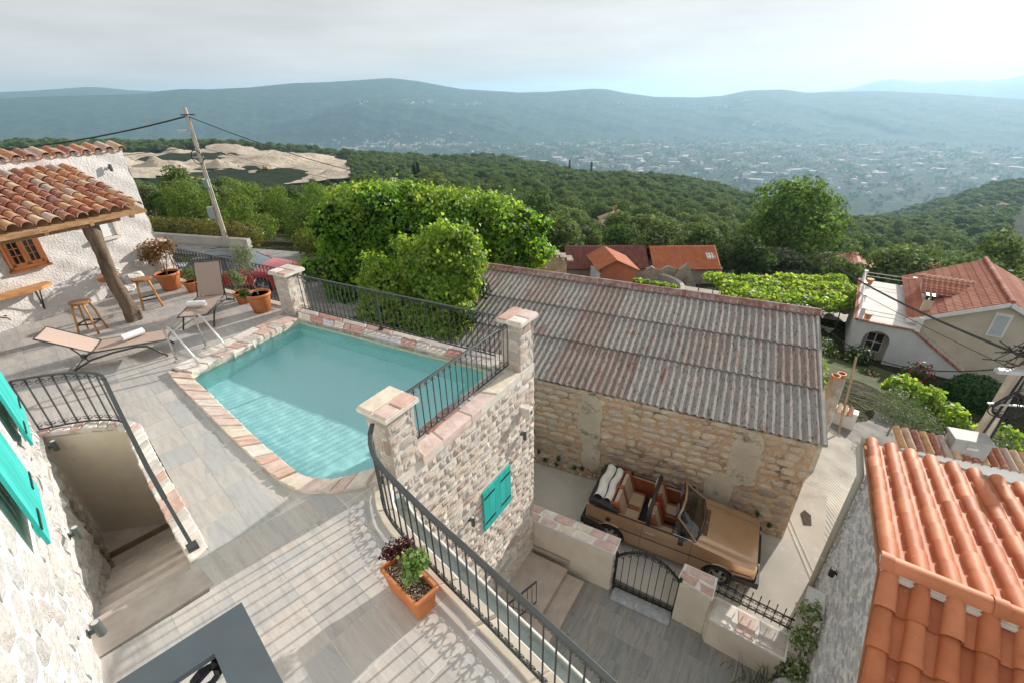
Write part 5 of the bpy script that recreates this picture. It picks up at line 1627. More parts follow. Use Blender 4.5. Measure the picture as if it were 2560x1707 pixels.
def stool(label):
    t = thing('wooden_stool', (0, 0, 0), label, 'stool', 'wooden bar stools')
    mb_ = MB(); m_ = 18
    for (z, s_) in ((.64, .94), (.645, 1.), (.685, 1.02), (.70, .97)): pass
    ring = [(.185 * (1 + .05 * math.sin(2 * a + 1) + .03 * math.sin(5 * a)) * math.cos(a), .16 * (1 + .05 * math.sin(3 * a)) * math.sin(a)) for a in np.linspace(0, 2 * math.pi, m_, False)]
    vv_ = []
    for (z, s_) in ((.645, .93), (.655, 1.), (.69, 1.02), (.70, .96)): vv_ += [(x * s_, y * s_, z) for x, y in ring]
    mb_.add(vv_, [tuple(range(m_ - 1, -1, -1)), tuple(range(3 * m_, 4 * m_))] + [(r_ * m_ + i, r_ * m_ + (i + 1) % m_, r_ * m_ + m_ + (i + 1) % m_, r_ * m_ + m_ + i) for r_ in range(3) for i in range(m_)])
    mb_.build('seat', SEATW, t)
    for sx, sy in ((1, 1), (1, -1), (-1, -1), (-1, 1)):
        MB().tube([(sx * .10, sy * .085, .65), (sx * .135, sy * .115, .45), (sx * .15, sy * .125, .25), (sx * .185, sy * .155, 0)], [.021, .02, .02, .021], 8).build('leg', LEGW, t, True)
    for a, b in (((1, 1), (1, -1)), ((1, -1), (-1, -1)), ((-1, -1), (-1, 1)), ((-1, 1), (1, 1))):
        MB().beam((a[0] * .156, a[1] * .13, .22), (b[0] * .156, b[1] * .13, .22), .02, .025).build('footrest', BLACKIRON, t)
    return t
SEATW = surf('stool_seat_wood', [(.24, .10, .035), (.40, .19, .07)], .4, 7, stretch=(.4, 1.6, 1), bs=.15)
LEGW = surf('stool_leg_wood', [(.46, .19, .05), (.60, .29, .09)], .45, 5, bs=.15)
s1 = stool('wooden bar stool nearer the grey lounger, in front of the wall counter')
s2 = copy_tree(s1, (-8.56, 10.16, 0), R(40), 1.02, 'wooden bar stool further back, between the trunk post and the big pot')
s1.location = (-8.95, 8.87, 0); s1.rotation_euler = (0, 0, R(10))

# ------------------------------------------------------------------ sun loungers and towels
MESHF = surf('taupe_mesh', [(.40, .30, .25), (.44, .335, .28)], .8, 30, bs=.2, bscale=200)
LFR = plain('bronze_frame', (.07, .06, .05), .4, .4)
def lounger(label, loc, rz, ang, L_=1.25, W_=.56):
    """foot end at -x, head at +x"""
    t = thing('sun_lounger', (0, 0, 0), label, 'sun lounger', 'sun loungers on the terrace')
    hh = .33; hl = .78; ca, sa = math.cos(R(ang)), math.sin(R(ang))
    def sling(nm, p0, p1, sag=.012):
        mb_ = MB(); vv_ = []
        for i in range(9):
            f_ = i / 8
            for j in range(7):
                y = (j / 6 - .5) * (W_ - .05)
                vv_.append((p0[0] + (p1[0] - p0[0]) * f_, y, p0[1] + (p1[1] - p0[1]) * f_ - sag * math.sin(math.pi * j / 6) * 1))
        mb_.add(vv_, [(i * 7 + j, i * 7 + j + 1, i * 7 + 8 + j, i * 7 + 7 + j) for i in range(8) for j in range(6)])
        mb_.build(nm, MESHF, t, True)
    sling('seat_sling', (-L_ + .02, hh + .012), (-.02, hh + .012)); sling('back_sling', (.02, hh + .02), (hl * ca, hh + .02 + hl * sa))
    for s_ in (1, -1):
        y = s_ * W_ / 2
        MB().tube([(-L_, y, hh), (0.0, y, hh), (.02, y, hh)], .014, 7).build('side_rail', LFR, t, True)
        MB().tube([(0, y * .99, hh + .01), (hl * ca, y * .99, hh + .01 + hl * sa)], .013, 7).build('back_rail', LFR, t, True)
        MB().tube([(-L_ + .08, y + s_ * .015, .012), (-L_ + .22, y + s_ * .015, .16), (-L_ + .34, y + s_ * .015, .275), (-L_ + .5, y + s_ * .015, .30), (-.3, y + s_ * .015, .27), (.05, y + s_ * .015, .20), (.22, y + s_ * .015, .12), (.36, y + s_ * .015, .05)], .018, 8).build('leg_bow', LFR, t, True)
        w_ = MB(); 
        n16 = 16
        vv_ = [(.38 + .05 * math.cos(a), y + s_ * .03 + d_, .05 + .05 * math.sin(a)) for d_ in (-.015, .015) for a in np.linspace(0, 2 * math.pi, n16, False)]
        w_.add(vv_, [tuple(range(n16 - 1, -1, -1)), tuple(range(n16, 2 * n16))] + [(i, (i + 1) % n16, n16 + (i + 1) % n16, n16 + i) for i in range(n16)])
        wo = w_.build('wheel', plain('wheel_grey', (.14, .2, .19), .5), t)
        MB().tube([(.38, y + s_ * .045, .05), (.38, y + s_ * .05, .05)], .022, 10).build('hub', plain('hub_grey', (.5, .5, .48), .4), wo)
        MB().beam((.10, y * .92, .17), (.32 * ca, y * .92, hh + .32 * sa), .016, .016).build('back_strut', LFR, t)
    for p in ((-L_, hh), (0, hh), (hl * ca, hh + .01 + hl * sa)): MB().tube([(p[0], -W_ / 2, p[1]), (p[0], W_ / 2, p[1])], .012, 6).build('cross_bar', LFR, t)
    MB().tube([(.36, -W_ / 2, .05), (.36, W_ / 2, .05)], .01, 6).build('axle', LFR, t)
    t.location = loc; t.rotation_euler = (0, 0, rz)
    return t
a1 = math.atan2(7.32 - 7.80, -7.61 + 6.50)
lounger('taupe sun lounger near the pool steps, lying across the terrace', (-7.71, 7.56, 0), math.atan2(7.56 - 8.015, -7.71 + 6.65), 32, 1.16, .54)
lounger('taupe sun lounger with raised back beside the potted olive tree', (-6.95, 9.97, 0), math.atan2(9.97 - 8.83, -6.95 + 6.70), 64, 1.17, .57)
TOW = surf('white_towel', [(.78, .78, .77), (.84, .84, .83)], .95, 12, bs=.5, bscale=150)
def towel(label, c_, dir_, L_=.36, r_=.065):
    t = thing('rolled_towel', tuple(c_), label, 'towel', 'rolled white towels')
    d = unit(dir_); n = V(-d[1], d[0], 0)
    mb_ = MB(); vv_ = []
    m_ = 26
    for s_ in (-.5, .5):
        for k in range(m_):
            a = 2 * math.pi * k / m_
            rr = r_ * (1 + (.05 * (k / m_)))
            vv_.append(V(*c_) + d * (s_ * L_ + .004 * math.sin(5 * a)) + n * rr * math.cos(a) + V(0, 0, r_ + rr * math.sin(a) * .93))
    mb_.add(vv_, [(k, (k + 1) % m_, m_ + (k + 1) % m_, m_ + k) for k in range(m_)])
    mb_.build('roll', TOW, t, True)
    for s_ in (-.5, .5):
        sp2 = [V(*c_) + d * (s_ * (L_ - .01)) + n * (rr_ * math.cos(a)) + V(0, 0, r_ + rr_ * math.sin(a)) for a, rr_ in ((k * .7, r_ * (.12 + .82 * k / 26)) for k in range(27))]
        MB().tube(sp2, .0045, 5).build('rolled_edge', TOW, t)
        mb_ = MB(); mb_.add([V(*c_) + d * (s_ * (L_ - .016)) + n * r_ * .98 * math.cos(a) + V(0, 0, r_ + r_ * .93 * math.sin(a)) for a in np.linspace(0, 2 * math.pi, 20, False)], [tuple(range(20))]); mb_.build('end', TOW, t)
towel('rolled white towel on the lounger lying across the terrace', (-7.22, 7.86, .35), (.2, .34, 0))
towel('rolled white towel on the lounger with raised back', (-6.86, 9.30, .35), (.98, .1, 0))

# ------------------------------------------------------------------ balcony rail right under the camera
br_ = thing('balcony', (-.53, .5, 2.4), 'dark grey flat balcony rail corner at the bottom edge of the picture', 'balcony')
BAL = surf('painted_flat_bar', [(.075, .095, .105), (.095, .118, .128)], .5, 5, bs=.05, spots=[((.4, .42, .42), 60, .74, .02, .6)])
co = V(-.53, .55, 3.45); d1 = ad(-136); d2 = ad(-45); wdt = .066
mb = MB()
in_ = co + (unit(d1) * wdt + unit(d2) * wdt) * 1.0
for d_, o_ in ((d1, d2), (d2, d1)):
    q0 = co if d_ is d1 else co + d2 * wdt
    mb.obox(q0 - V(0, 0, .012), d_ * (1.2 if d_ is d1 else 1.6), o_ * wdt, V(0, 0, .012))
mb.build('top_rail', BAL, br_)
skb = scroll_mesh('scroll', .14, BLACKIRON, .008)
for d_, o_ in ((d1, d2), (d2, d1)):
    for k in range(6):
        p = co + d_ * (.06 + .15 * k) + o_ * wdt / 2
        MB().beam(p + V(0, 0, -.9), p + V(0, 0, -.012), .014, .014, (1, 0, 0)).build('baluster', BLACKIRON, br_)
        o = link('scroll', skb, br_); q = p + d_ * .075 + V(0, 0, -.03); o.location = q - V(-.53, .5, 2.4); o.rotation_euler = (0, 0, math.atan2(d_[1], d_[0]))
MB().prism([tuple((co + d1 * a + d2 * b)[:2]) for a, b in ((0, 0), (1.2, 0), (1.2, 1.6), (0, 1.6))], 2.40, 2.54).build('balcony_slab', MORTAR, br_)

# ------------------------------------------------------------------ cars
GOLD = surf('bronze_gold_paint', [(.46, .29, .165), (.52, .33, .19)], .28, 2, metal=.55, spec=.5, coat=1.)
RUB = plain('black_rubber', (.018, .018, .018), .7)
TRIM = plain('black_trim', (.02, .02, .022), .55)
CHROME = plain('chrome', (.6, .6, .6), .15, 1.)
def glassm():
    m, t, b = new_mat('car_glass')
    t.nodes.remove(b)
    tr = N(t, 'ShaderNodeBsdfTransparent'); tr.inputs[0].default_value = (.55, .62, .6, 1)
    gl = N(t, 'ShaderNodeBsdfGlossy'); gl.inputs['Roughness'].default_value = .02
    lw = N(t, 'ShaderNodeFresnel'); lw.inputs[0].default_value = 1.7
    ms = N(t, 'ShaderNodeMixShader'); t.links.new(lw.outputs[0], ms.inputs[0]); t.links.new(tr.outputs[0], ms.inputs[1]); t.links.new(gl.outputs[0], ms.inputs[2])
    t.links.new(ms.outputs[0], t.nodes['Material Output'].inputs['Surface'])
    return m
CARGLASS = glassm()
def wheel(parent, x, y, r_=.29, w_=.18, s_=1):
    """s_: +1 outside towards +y"""
    o_ = MB(); n8 = 28
    prof = [(r_ * .62, -w_ / 2), (r_ * .93, -w_ / 2), (r_, -w_ / 2 + .03), (r_, w_ / 2 - .03), (r_ * .93, w_ / 2), (r_ * .66, w_ / 2), (r_ * .62, w_ / 2 - .02)]
    vv_ = [(x + rr * math.cos(a), y + s_ * yy, r_ + rr * math.sin(a)) for rr, yy in prof for a in np.linspace(0, 2 * math.pi, n8, False)]
    o_.add(vv_, [(i * n8 + k, i * n8 + (k + 1) % n8, (i + 1) * n8 + (k + 1) % n8, (i + 1) * n8 + k) for i in range(len(prof) - 1) for k in range(n8)])
    w0 = o_.build('wheel', RUB, parent, True)
    rm = MB()
    prof = [(r_ * .63, w_ / 2 - .01), (r_ * .58, w_ / 2 - .015), (r_ * .52, w_ / 2 - .05)]
    vv_ = [(x + rr * math.cos(a), y + s_ * yy, r_ + rr * math.sin(a)) for rr, yy in prof for a in np.linspace(0, 2 * math.pi, n8, False)]
    rm.add(vv_, [(i * n8 + k, i * n8 + (k + 1) % n8, (i + 1) * n8 + (k + 1) % n8, (i + 1) * n8 + k) for i in range(2) for k in range(n8)])
    for k in range(5):
        a = 2 * math.pi * k / 5
        rm.beam((x + .03 * math.cos(a), y + s_ * (w_ / 2 - .02), r_ + .03 * math.sin(a)), (x + r_ * .6 * math.cos(a), y + s_ * (w_ / 2 - .03), r_ + r_ * .6 * math.sin(a)), .07, .03, (0, 1, 0))
    rm.tube([(x, y + s_ * (w_ / 2 - .06), r_), (x, y + s_ * (w_ / 2 - .005), r_)], .055, 14)
    rm.build('rim', ALLOY, w0)
    MB().tube([(x, y + s_ * (w_ / 2 - .075), r_), (x, y + s_ * (w_ / 2 - .07), r_)], r_ * .56, 18).build('brake_disc', TRIM, w0)
ALLOY = plain('alloy_rim', (.50, .50, .49), .35, .9)
def side_panel(mb_, xs, zt, zbot, ycurve, s_, rows=7):
    nx = len(xs); vv_ = []
    for x in xs:
        a, b = zbot(x), zt(x)
        for k in range(rows + 1):
            z = a + (b - a) * k / rows
            vv_.append((x, s_ * ycurve(x, z), z))
    ff = [(i * (rows + 1) + k, (i + 1) * (rows + 1) + k, (i + 1) * (rows + 1) + k + 1, i * (rows + 1) + k + 1) for i in range(nx - 1) for k in range(rows)]
    if s_ > 0: ff = [f[::-1] for f in ff]
    mb_.add(vv_, ff)
def arch(x, xc, r_=.36, zc=.29, sill=.2):
    d = abs(x - xc)
    return max(sill, zc + math.sqrt(max(r_ * r_ - d * d, 0))) if d < r_ else sill

cab = thing('convertible_car', (0, 0, 0), 'bronze gold open top convertible parked beside the barn', 'car')
XF, XR = 1.19, -1.21
def zt(x):
    if x > .62: return .93 - .13 * ((x - .62) / 1.23) ** 1.3
    return .945 if x > -1.5 else .945 - .03 * (-1.5 - x)
def zb(x): return max(arch(x, XF), arch(x, XR), .2 + (.12 if abs(x) > 1.6 else 0))
def yc(x, z):
    w_ = .80 - .05 * max(0, (abs(x) - 1.2) / .7) ** 2
    t = (z - .2) / .75
    return w_ - .05 * max(0, .35 - t) ** 2 * 6 - .07 * max(0, t - .55) ** 2 * 4
xs = sorted(set(list(np.linspace(-1.86, 1.86, 50)) + [XF + .36 * math.sin(a) for a in np.linspace(-1.57, 1.57, 15)] + [XR + .36 * math.sin(a) for a in np.linspace(-1.57, 1.57, 15)]))
body = MB()
for s_ in (1, -1): side_panel(body, xs, zt, zb, yc, s_)
# bonnet and front, rear
hx = np.linspace(.62, 1.86, 9)
def hood(u, v):
    x = .62 + 1.24 * u; y = (v - .5) * 2; w_ = yc(x, zt(x)) - .004
    return (x, y * w_, zt(x) + .025 * (1 - y * y) - (.012 if abs(abs(y) - .72) < .04 else 0))
body.grid(hood, 14, 24)
for (x, a, b) in ((1.86, .32, None), (-1.86, .32, None)):
    w_ = yc(x, .5); vv_ = []
    body.grid(lambda u, v, x=x: (x + (.03 if x > 0 else -.03) * math.sin(math.pi * v), (u - .5) * 2 * yc(x, .3 + v * (zt(x) - .3)), .3 + v * (zt(x) - .3)), 8, 5)
# rear deck and cowl
body.grid(lambda u, v: (-1.86 + .22 * u, (v - .5) * 2 * (yc(-1.7, .93) - .002), zt(-1.7) + .012), 3, 8)
body.grid(lambda u, v: (.50 + .13 * u, (v - .5) * 2 * (yc(.6, .93) - .002), .94 + .012 * (1 - (2 * v - 1) ** 2)), 2, 8)
# door tops
for s_ in (1, -1): body.grid(lambda u, v, s_=s_: (-1.64 + 2.16 * u, s_ * (yc(0, .945) - .10 * v), .945 + .004 - .012 * v), 10, 2)
body.build('body', GOLD, cab, True)
for s_ in (1, -1):
    for xc in (XF, XR):
        MB().tube([(xc + .365 * math.cos(a), s_ * (yc(xc, .5) + .002), .29 + .365 * math.sin(a)) for a in np.linspace(.0, math.pi, 19)], .016, 5).build('wheel_arch', GOLD, cab)
        w_ = MB(); w_.add([(xc + .37 * math.cos(a), s_ * .60, .29 + .37 * math.sin(a)) for a in np.linspace(0, math.pi, 15)], [tuple(range(15))]); w_.build('wheel_well', RUB, cab)
        wheel(cab, xc, s_ * .685, .285, .18, s_)
    MB().tube([(x, s_ * (yc(x, .62) + .006), .62) for x in np.linspace(-1.8, 1.8, 25)], .010, 5).build('side_trim', TRIM, cab)
    for xd in (-.52, .56): MB().tube([(xd, s_ * (yc(xd, z) + .001), z) for z in np.linspace(.25, .93, 8)], .004, 4).build('door_gap', RUB, cab)
    MB().beam((-.42, s_ * (yc(0, .8) + .012), .80), (-.22, s_ * (yc(0, .8) + .012), .80), .02, .03).build('door_handle', CHROME, cab)
    MB().tube([(-1.66, s_ * .71, .958), (.45, s_ * .715, .958)], .016, 6).build('window_seal', TRIM, cab)
    m2 = MB(); m2.cbox((.33, s_ * .84, .99), (.11, .17, .10), 0, .02); m2.build('door_mirror', TRIM, cab)
    MB().obox((-1.86, s_ * .76 - .02, .38), (.5, 0, 0), (0, s_ * .07, 0), (0, 0, .14)).build('bumper_end', TRIM, cab)
    MB().obox((1.86, s_ * .745 - .0, .38), (-.42, 0, 0), (0, s_ * .07, 0), (0, 0, .14)).build('bumper_end', TRIM, cab)
for x in (1.84, -1.96): MB().obox((x, -.80, .36), (.12, 0, 0), (0, 1.6, 0), (0, 0, .17)).build('bumper', TRIM, cab)
MB().obox((1.875, -.62, .58), (.03, 0, 0), (0, 1.24, 0), (0, 0, .16)).build('grille', TRIM, cab)
for s_ in (1, -1): MB().tube([(1.88, s_ * .47, .66), (1.915, s_ * .47, .66)], .085, 16).build('headlight', CHROME, cab)
mb = MB()
for k in range(2): mb.obox((.72, -.40 + k * .41, zt(.75) + .022), (.10, 0, -.004), (0, .38, 0), (0, 0, .008))
mb.build('cowl_vent', surf('vent_brown', [(.10, .06, .03), (.14, .08, .04)], .6), cab)
for s_ in (1, -1): MB().tube([(.72, s_ * .58, zt(.72) + .020), (1.3, s_ * .575, zt(1.3) + .018), (1.84, s_ * .56, zt(1.84) + .018)], .003, 4).build('bonnet_gap', RUB, cab)
# windscreen
lo, hi = [(.62, y, .955) for y in (-.68, -.34, 0, .34, .68)], [(.17, y, 1.37) for y in (-.56, -.28, 0, .28, .56)]
lo = [(x + .10 * (1 - (y / .68) ** 2), y, z) for x, y, z in lo]; hi = [(x + .07 * (1 - (y / .56) ** 2), y, z) for x, y, z in hi]
mb = MB(); mb.add(lo + hi, [(i, i + 1, i + 6, i + 5) for i in range(4)]); ws = mb.build('windscreen', CARGLASS, cab)
MB().tube(lo + hi[::-1], .026, 7, closed=True).build('windscreen_frame', GOLD, ws)
MB().tube([(p[0] - .03, p[1], p[2] - .012) for p in hi], .022, 6).build('header_trim', TRIM, ws)
MB().tube([(p[0] + .01, p[1] * .97, p[2] + .02) for p in lo], .014, 5).build('lower_seal', RUB, ws)
for y in (-.5, .05): MB().beam((.70, y, .985), (.58, y + .42, 1.02), .012, .012).build('wiper', TRIM, ws)
for s_ in (1, -1):
    q = [(.56, s_ * .715, .965), (.12, s_ * .70, .965), (.17, s_ * .60, 1.34)]
    mb = MB(); mb.add(q, [(0, 1, 2)]); wv = mb.build('quarter_window', CARGLASS, cab)
    MB().tube([q[1], q[2]], .014, 5).build('window_post', TRIM, wv)
    MB().tube([q[0], q[1]], .010, 5).build('window_frame', CHROME, wv)
    m2 = MB(); m2.cbox((.12, s_ * .3, 1.31), (.05, .34, .09), 0, .01); m2.build('sun_visor', surf('grey_visor', [(.09, .08, .085), (.12, .11, .115)], .7), ws)
# roll bar
mb = MB(); mb.tube([(-.42, -.70, .95), (-.42, -.66, 1.22), (-.42, -.56, 1.33), (-.42, 0, 1.36), (-.42, .56, 1.33), (-.42, .66, 1.22), (-.42, .70, .95)], .042, 8); mb.build('roll_bar', TRIM, cab, True)
# interior
CREAM = surf('cream_stripe_cloth', [(.42, .31, .21), (.50, .38, .27)], .9, 3, stretch=(1, 18, 1), bs=.2)
BROWN = surf('rust_leatherette', [(.26, .07, .03), (.34, .10, .045)], .6, 4, bs=.1)
mb = MB(); mb.box((-.45, 0, .34), (2.1, 1.42, .06)); mb.build('cabin_floor', RUB, cab)
mb = MB()
for s_ in (1, -1): mb.obox((-1.5, s_ * .70, .36), (2.1, 0, 0), (0, -s_ * .03, 0), (0, 0, .58))
mb.build('door_lining', BROWN, cab)
MB().obox((.36, -.69, .62), (.24, 0, 0), (0, 1.38, 0), (0, 0, .32)).build('dashboard', TRIM, cab)
def seat(x, y, w_, L_=.50):
    st2 = MB(); st2.cbox((x, y, .50), (L_, w_ - .16, .15), 0, .03); so_ = st2.build('seat', CREAM, cab)
    for s_ in (1, -1):
        b2 = MB(); b2.cbox((x, y + s_ * (w_ / 2 - .045), .505), (L_, .09, .19), 0, .03); b2.build('bolster', BROWN, so_)
    bk_ = MB(); p = V(x - L_ / 2 + .02, y, .55); d = unit(V(-.32, 0, 1))
    bk_.obox(p - V(0, (w_ - .16) / 2, 0), d * .56, V(0, w_ - .16, 0), V(.11, 0, .03)); bk_.build('backrest', CREAM, so_)
    for s_ in (1, -1):
        b2 = MB(); b2.obox(p + V(0, s_ * (w_ / 2 - .045) - .045, 0) - V(.01, 0, 0), d * .58, V(0, .09, 0), V(.15, 0, .045)); b2.build('bolster', BROWN, so_)
    b2 = MB(); b2.obox(p - V(.035, w_ / 2 - .02, 0), d * .59, V(0, w_ - .04, 0), V(.03, 0, .01)); b2.build('seat_shell', BROWN, so_)
    return so_, p + d * .58
for y in (-.36, .36):
    so_, tp = seat(-.04, y, .50)
    b2 = MB(); b2.obox(tp + V(-.02, -.13, .03), unit(V(-.2, 0, 1)) * .17, V(0, .26, 0), V(.07, 0, .01)); b2.build('headrest', CREAM, so_)
so_, tp = seat(-.92, 0, 1.22, .44)
b2 = MB(); b2.box((-.95, 0, .585), (.42, .12, .03)); b2.build('bench_stripe', BROWN, so_)
b2 = MB(); b2.obox(V(-1.145, -.06, .6), unit(V(-.32, 0, 1)) * .53, V(0, .12, 0), V(.125, 0, .035)); b2.build('bench_stripe', BROWN, so_)
sw = MB(); cen = V(.26, .36, .82); ax_ = unit(V(-.8, 0, .6)); e1_ = V(0, 1, 0); e2_ = np.cross(ax_, e1_)
sw.tube([cen + e1_ * .185 * math.cos(a) + e2_ * .185 * math.sin(a) for a in np.linspace(0, 2 * math.pi, 22, False)], .014, 6, closed=True)
for a in (0, math.pi, -1.57): sw.beam(cen, cen + e1_ * .18 * math.cos(a) + e2_ * .18 * math.sin(a), .03, .015)
sw.build('steering_wheel', TRIM, cab)
# folded hood: white inner lining in a black boot
ho = MB(); ho.cbox((-1.53, 0, 1.00), (.62, 1.38, .20), 0, .05); fo = ho.build('folded_hood', TRIM, cab)
WV = surf('white_hood_lining', [(.62, .60, .55), (.72, .70, .65)], .85, 3, bs=.3, bscale=12)
for k, (x, w_, z, h_) in enumerate(((-1.64, .22, 1.12, .08), (-1.42, .18, 1.10, .07))):
    mb = MB(); mb.grid(lambda u, v, x=x, w_=w_, z=z, h_=h_: (x + w_ * (u - .5) + .02 * math.sin(v * 9), (v - .5) * 1.12, z + h_ * math.sin(math.pi * u) ** .6 + .012 * math.sin(v * 14 + u * 3)), 8, 14); mb.build('hood_fold', WV, fo, True)
for s_ in (1, -1): MB().beam((-1.75, s_ * .66, 1.06), (-1.1, s_ * .70, 1.0), .05, .07).build('hood_hinge', TRIM, fo)
MB().tube([(-1.3, -.812, .77), (-1.3, -.795, .77)], .055, 14).build('fuel_cap', TRIM, cab)
cab.location = (3.70, 7.66, -5.3); cab.rotation_euler = (0, 0, R(-28.2))

def suv(name, label, paint, roofm, loc, rz, s=1.0, wagon=False):
    t = thing(name, (0, 0, 0), label, 'car')
    L2 = 2.1
    def zt2(x): return 1.02 - .16 * max(0, (x - .95) / 1.15) ** 1.4
    def zb2(x): return max(arch(x, 1.3, .40, .34, .24), arch(x, -1.3, .40, .34, .24))
    def y2(x, z): return .90 - .12 * max(0, (abs(x) - 1.3) / .8) ** 2 - .05 * max(0, (z - .7) / .4) ** 2 - .03 * max(0, .5 - z)
    xs2 = np.linspace(-L2, L2, 60)
    b = MB()
    for s_ in (1, -1): side_panel(b, xs2, zt2, zb2, y2, s_, 6)
    b.grid(lambda u, v: (.85 + 1.25 * u, (v - .5) * 2 * y2(.85 + 1.25 * u, 1), zt2(.85 + 1.25 * u) + .05 * (1 - (2 * v - 1) ** 2) * (1 - u * .5)), 10, 14)
    for x in (L2, -L2): b.grid(lambda u, v, x=x: (x + (.06 if x > 0 else -.06) * math.sin(math.pi * v), (u - .5) * 2 * y2(x, .3 + v * (zt2(x) - .3)), .3 + v * (zt2(x) - .3)), 8, 4)
    b.grid(lambda u, v: (-L2 + .25 * u, (v - .5) * 2 * y2(-2, 1), 1.02), 2, 6)
    b.build('body', paint, t, True)
    # greenhouse: pillars line up with the roof
    bot = [(-1.95, .80), (-1.2, .84), (0, .85), (.7, .82), (1.05, .78)]
    topp = [(-1.55, .60), (-1.1, .64), (-.1, .66), (.25, .64), (.35, .60)]
    roof_z = lambda x: 1.52 - .05 * ((x + .4) / .9) ** 2
    g3 = MB()
    for s_ in (1, -1):
        for k in range(4):
            q = [(bot[k][0], s_ * bot[k][1], 1.02), (bot[k + 1][0], s_ * bot[k + 1][1], 1.02), (topp[k + 1][0], s_ * topp[k + 1][1], roof_z(topp[k + 1][0]) - .03), (topp[k][0], s_ * topp[k][1], roof_z(topp[k][0]) - .03)]
            m3 = MB(); m3.add(q, [(0, 1, 2, 3) if s_ < 0 else (3, 2, 1, 0)]); m3.build('side_window', GLASS_DARK, t)
            MB().tube([q[1], q[2]], .02, 5).build('window_pillar', TRIM, t)
    fw_ = MB(); fw_.grid(lambda u, v: (1.05 + .12 * (1 - (2 * v - 1) ** 2) - .70 * u, (v - .5) * 2 * (.78 - .18 * u), 1.02 + u * (roof_z(.35) - 1.05)), 6, 10); fw_.build('windscreen', WSG, t, True)
    rw_ = MB(); rw_.grid(lambda u, v: (-1.97 - .05 * (1 - (2 * v - 1) ** 2) + .42 * u, (v - .5) * 2 * (.80 - .20 * u), 1.02 + u * (roof_z(-1.55) - 1.05)), 4, 8); rw_.build('rear_window', GLASS_DARK, t, True)
    rf = MB(); rf.grid(lambda u, v: (-1.58 + 1.96 * u, (v - .5) * 2 * (.62 + .03 * math.sin(math.pi * u)), roof_z(-1.58 + 1.96 * u) + .03 * (1 - (2 * v - 1) ** 2) - .02), 12, 10); rf.build('roof', roofm, t, True)
    for s_ in (1, -1):
        MB().tube([(-1.4, s_ * .58, 1.53), (-.9, s_ * .60, 1.58), (-.1, s_ * .60, 1.58), (.2, s_ * .58, 1.53)], .014, 5).build('roof_rail', TRIM, t)
        m2 = MB(); m2.cbox((.72, s_ * .98, 1.06), (.12, .2, .13), 0, .02); m2.build('door_mirror', paint, t)
        hl = MB(); hl.obox((1.78, s_ * .55, .74), (.30, 0, -.03), (0, s_ * .22, 0), (0, 0, .13)); hl.build('headlight', CHROME, t)
        tl2 = MB(); tl2.obox((-2.12, s_ * .62, .78), (.10, 0, 0), (0, s_ * .2, 0), (0, 0, .16)); tl2.build('tail_light', plain('red_lens', (.35, .01, .01), .2), t)
        for x in (1.3, -1.3):
            wheel(t, x, s_ * .79, .34, .22, s_)
            w_ = MB(); w_.add([(x + .41 * math.cos(a), s_ * .66, .34 + .41 * math.sin(a)) for a in np.linspace(0, math.pi, 13)], [tuple(range(13))]); w_.build('wheel_well', RUB, t)
        MB().obox((-.95, s_ * .905 - .01, .26), (1.9, 0, 0), (0, s_ * .03, 0), (0, 0, .12)).build('sill', TRIM, t)
    for x in (2.06, -2.2): MB().obox((x, -.72, .34), (.14, 0, 0), (0, 1.44, 0), (0, 0, .2)).build('bumper', TRIM, t)
    t.location = loc; t.rotation_euler = (0, 0, rz); t.scale = (s, s, s)
    return t
WSG = plain('windscreen_glass', (.10, .13, .15), .05, 0., .8)
REDP = surf('red_car_paint', [(.36, .012, .018), (.42, .018, .024)], .25, 2, spec=.5, coat=.8)
BLKP = plain('black_car_paint', (.012, .014, .018), .3, 0, .35, .15)
SILV = plain('silver_car_paint', (.38, .40, .42), .3, .5, .5, .6)
suv('red_car', 'red crossover car with black roof parked behind the terrace railing', REDP, BLKP, (-11.55, 18.9, -2.85), R(-2))
suv('silver_car', 'silver car half hidden behind the terrace railing, left of the red car', SILV, SILV, (-15.0, 18.3, -3.0), R(100), .95)
suv('black_car', 'black estate car parked beneath the pale vine pergola', BLKP, BLKP, (25.6, 34.4, -11.6), R(165))
# road with kerb behind the terrace
COB = surf('cobbled_road', [(.19, .185, .18), (.31, .30, .285)], .9, 2.5, bs=.7, bscale=6)
mb = MB(); vv = []
_l = [(-30, 24), (-20, 21), (-12, 15.2), (-7.2, 14.5), (-5.5, 16.5)]; _r2 = [(-30, 31), (-21, 27.0), (-14.5, 25.2), (-8.5, 23.5), (-6.5, 20)]
def rz_(x, y): return float(ground_z(np.array([x]), np.array([y]))[0])
for i in range(25):
    a, b = path_at(_l, plen(_l) * i / 24 * .999), path_at(_r2, plen(_r2) * i / 24 * .999)
    vv += [(a[0], a[1], -2.96 - .02 * max(0, a[0] + 9)), (b[0], b[1], -2.96 - .02 * max(0, b[0] + 9))]
mb.add(vv, [(2 * i, 2 * i + 2, 2 * i + 3, 2 * i + 1) for i in range(24)]); setp(mb.build('road', COB), kind='structure')
rk = thing('roadside_wall', (-18, 26.6, -3), 'low pale concrete kerb wall along the upper road', 'wall')
MB().beam((-30, 31.2, -2.75), (-21, 27.2, -2.75), .3, .5).build('kerb', CONC, rk); MB().beam((-21, 27.2, -2.755), (-14.6, 25.45, -2.755), .3, .5).build('kerb', CONC, rk)

